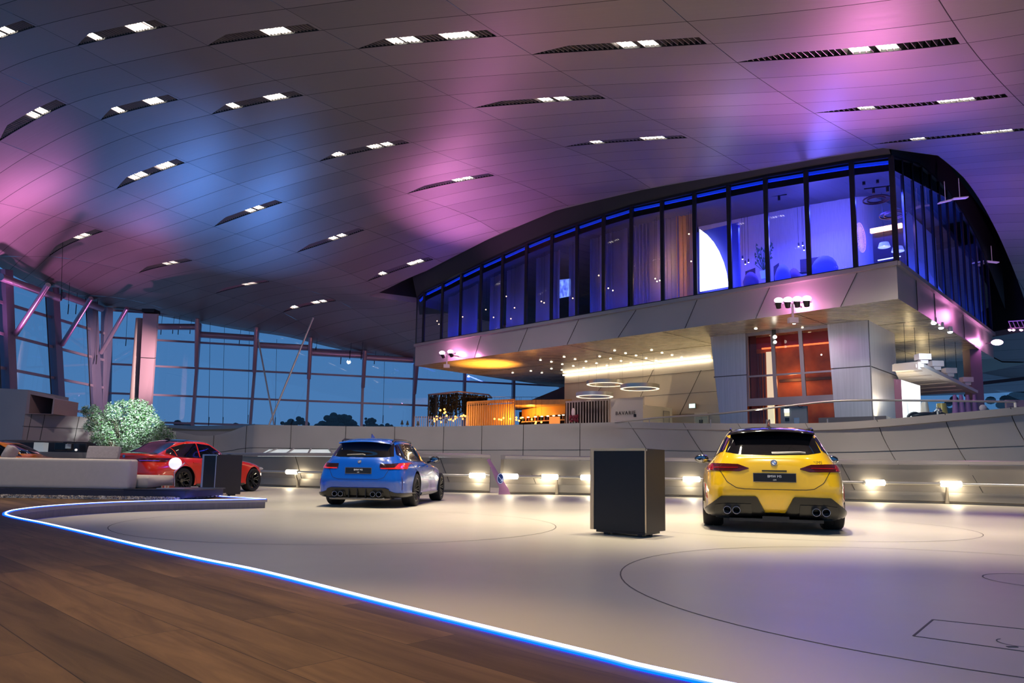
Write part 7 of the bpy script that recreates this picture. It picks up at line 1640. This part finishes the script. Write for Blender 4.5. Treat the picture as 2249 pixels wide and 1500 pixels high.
def det_red(d):
    P_, O, V, RB = d['patch'], d['O'], d['V'], d['ribbon']
    for s in (1, -1):
        f = (lambda L_: L_) if s == 1 else mirrorY
        mb_ = MB(); P_(mb_, f([(.86, .852), (.48, .85), (.38, .885)]), f([(.86, .955), (.5, .945), (.38, .905)]), 'rear', .010, 22, 5); tl = O('tail_light', mb_, red_d, smooth=40)
        mb_ = MB(); P_(mb_, f([(.80, .87), (.48, .87)]), f([(.80, .885), (.48, .885)]), 'rear', .014, 12, 2); O('light_bar', mb_, pm('violet_gleam', (.10, .05, .5), .2, emit=(.3, .1, 1), es=.25), tl)
        mb_ = MB(); P_(mb_, [(-1.0, .86), (-.62, .90)], [(-1.0, .955), (-.80, .955), (-.62, .905)], 'left' if s == 1 else 'right', .006, 12, 4); O('tail_light_side', mb_, red_d, tl, smooth=40)
    mb_ = MB(); P_(mb_, [(-.75, .20), (.75, .20)], [(-.7, .36), (.7, .36)], 'rear', .02, 26, 4, skirt=.04); O('diffuser', mb_, cfm, smooth=35)
    pipes(d, (.60, .48, -.48, -.60), .28, -1.20, .05)
    plate(d, -.26, .26, .70, .81, d['hit'](0, .75, 'rear')[0].x-.014, None)
    roundel(d, 0, .985, .045)
    mb_ = MB(); RB(mb_, [(-.62, 1.062), (0, 1.075), (.62, 1.062)], .02, 'rear', .02); O('boot_lip', mb_, pm('lip_black', (.02, .004, .004), .2, coat=1))
    mb_ = MB(); P_(mb_, [(-.56, -.05), (-.40, .45)], [(.56, -.05), (.40, .45)][::1], 'top', .003, 6, 10) if False else None
    mb_ = MB(); mb_.sphere((3.62, -.66, .70), .12, 8, (1.2, .8, .45)); O('headlight', mb_, pm('headlight', (.5, .5, .5), .1, coat=1), smooth=60)
    mb_ = MB(); mb_.sphere((.32, 0, 1.495), .06, 8, (1.6, .3, .5)); O('antenna_fin', mb_, black, smooth=60)
red = dict(key='red', paint=(.85, .022, .004), wb=3.006, r=.355, track=1.62, tw=.27, rings=rings_sedan(fl=.045), ztop=lambda x: 1.48+.025*max(0, 1-((x-.85)/.5)**2),
    roofdark=(1.405, -.2, 1.6, .58), rwin=([(-.98+.4, .66), (.08, .52)][:0] or [(-.60, .0)]*0 or [(-.70, .62), (.12, .47)], [(-.70, -.62), (.12, -.47)]), rwaxis='top',
    swin=[([(-.42, 1.10), (-.18, 1.02)], [(-.30, 1.18), (-.16, 1.235)]), ([(-.14, 1.015), (.66, .985)], [(-.14, 1.245), (.25, 1.36), (.66, 1.385)]), ([(.71, .985), (1.92, .99)], [(.71, 1.385), (1.22, 1.35), (1.86, 1.03)])],
    belt=[(-.45, 1.08), (-.15, .995), (1.95, .975)], seams=[[(.68, .98), (.68, .30)], [(-.05, .98), (.0, .85), (.35, .60), (.47, .30)], [(1.76, .97), (1.80, .6), (1.82, .30)]], handles=[.42, 1.44], hz=.06, mirror=(1.62, 1.055, 1.045), wind=([(-.66, 1.06), (0, 1.07), (.66, 1.06)], [(-.56, 1.35), (0, 1.37), (.56, 1.35)]), spokes=5, cross=True, detail=det_red)
hr = math.radians(73)
# right rear wheel contact measured at (-8.94, 19.5): shift to the axle centre
rc = Vector((-8.95, 19.45, 0)); nrm = Vector((math.sin(hr), -math.cos(hr), 0)); pos = rc-nrm*.83
car('saloon_car', 'red saloon car with black roof behind the sofa and the smaller podium', (pos.x, pos.y), hr, red)
# ---------------------------------------------------------------- orange coupe
def det_or(d): roundel(d, 0, .985, .045)
ora = dict(red); ora.update(key='orange', paint=(.90, .22, .004), detail=det_or)
car('coupe_car', 'orange car mostly hidden behind the sofa at the left edge', (-17.7, 23.2), math.radians(12), ora)
# upgrade the rear screens of the two saloons: already projected from above
print('objects', len(bpy.data.objects))
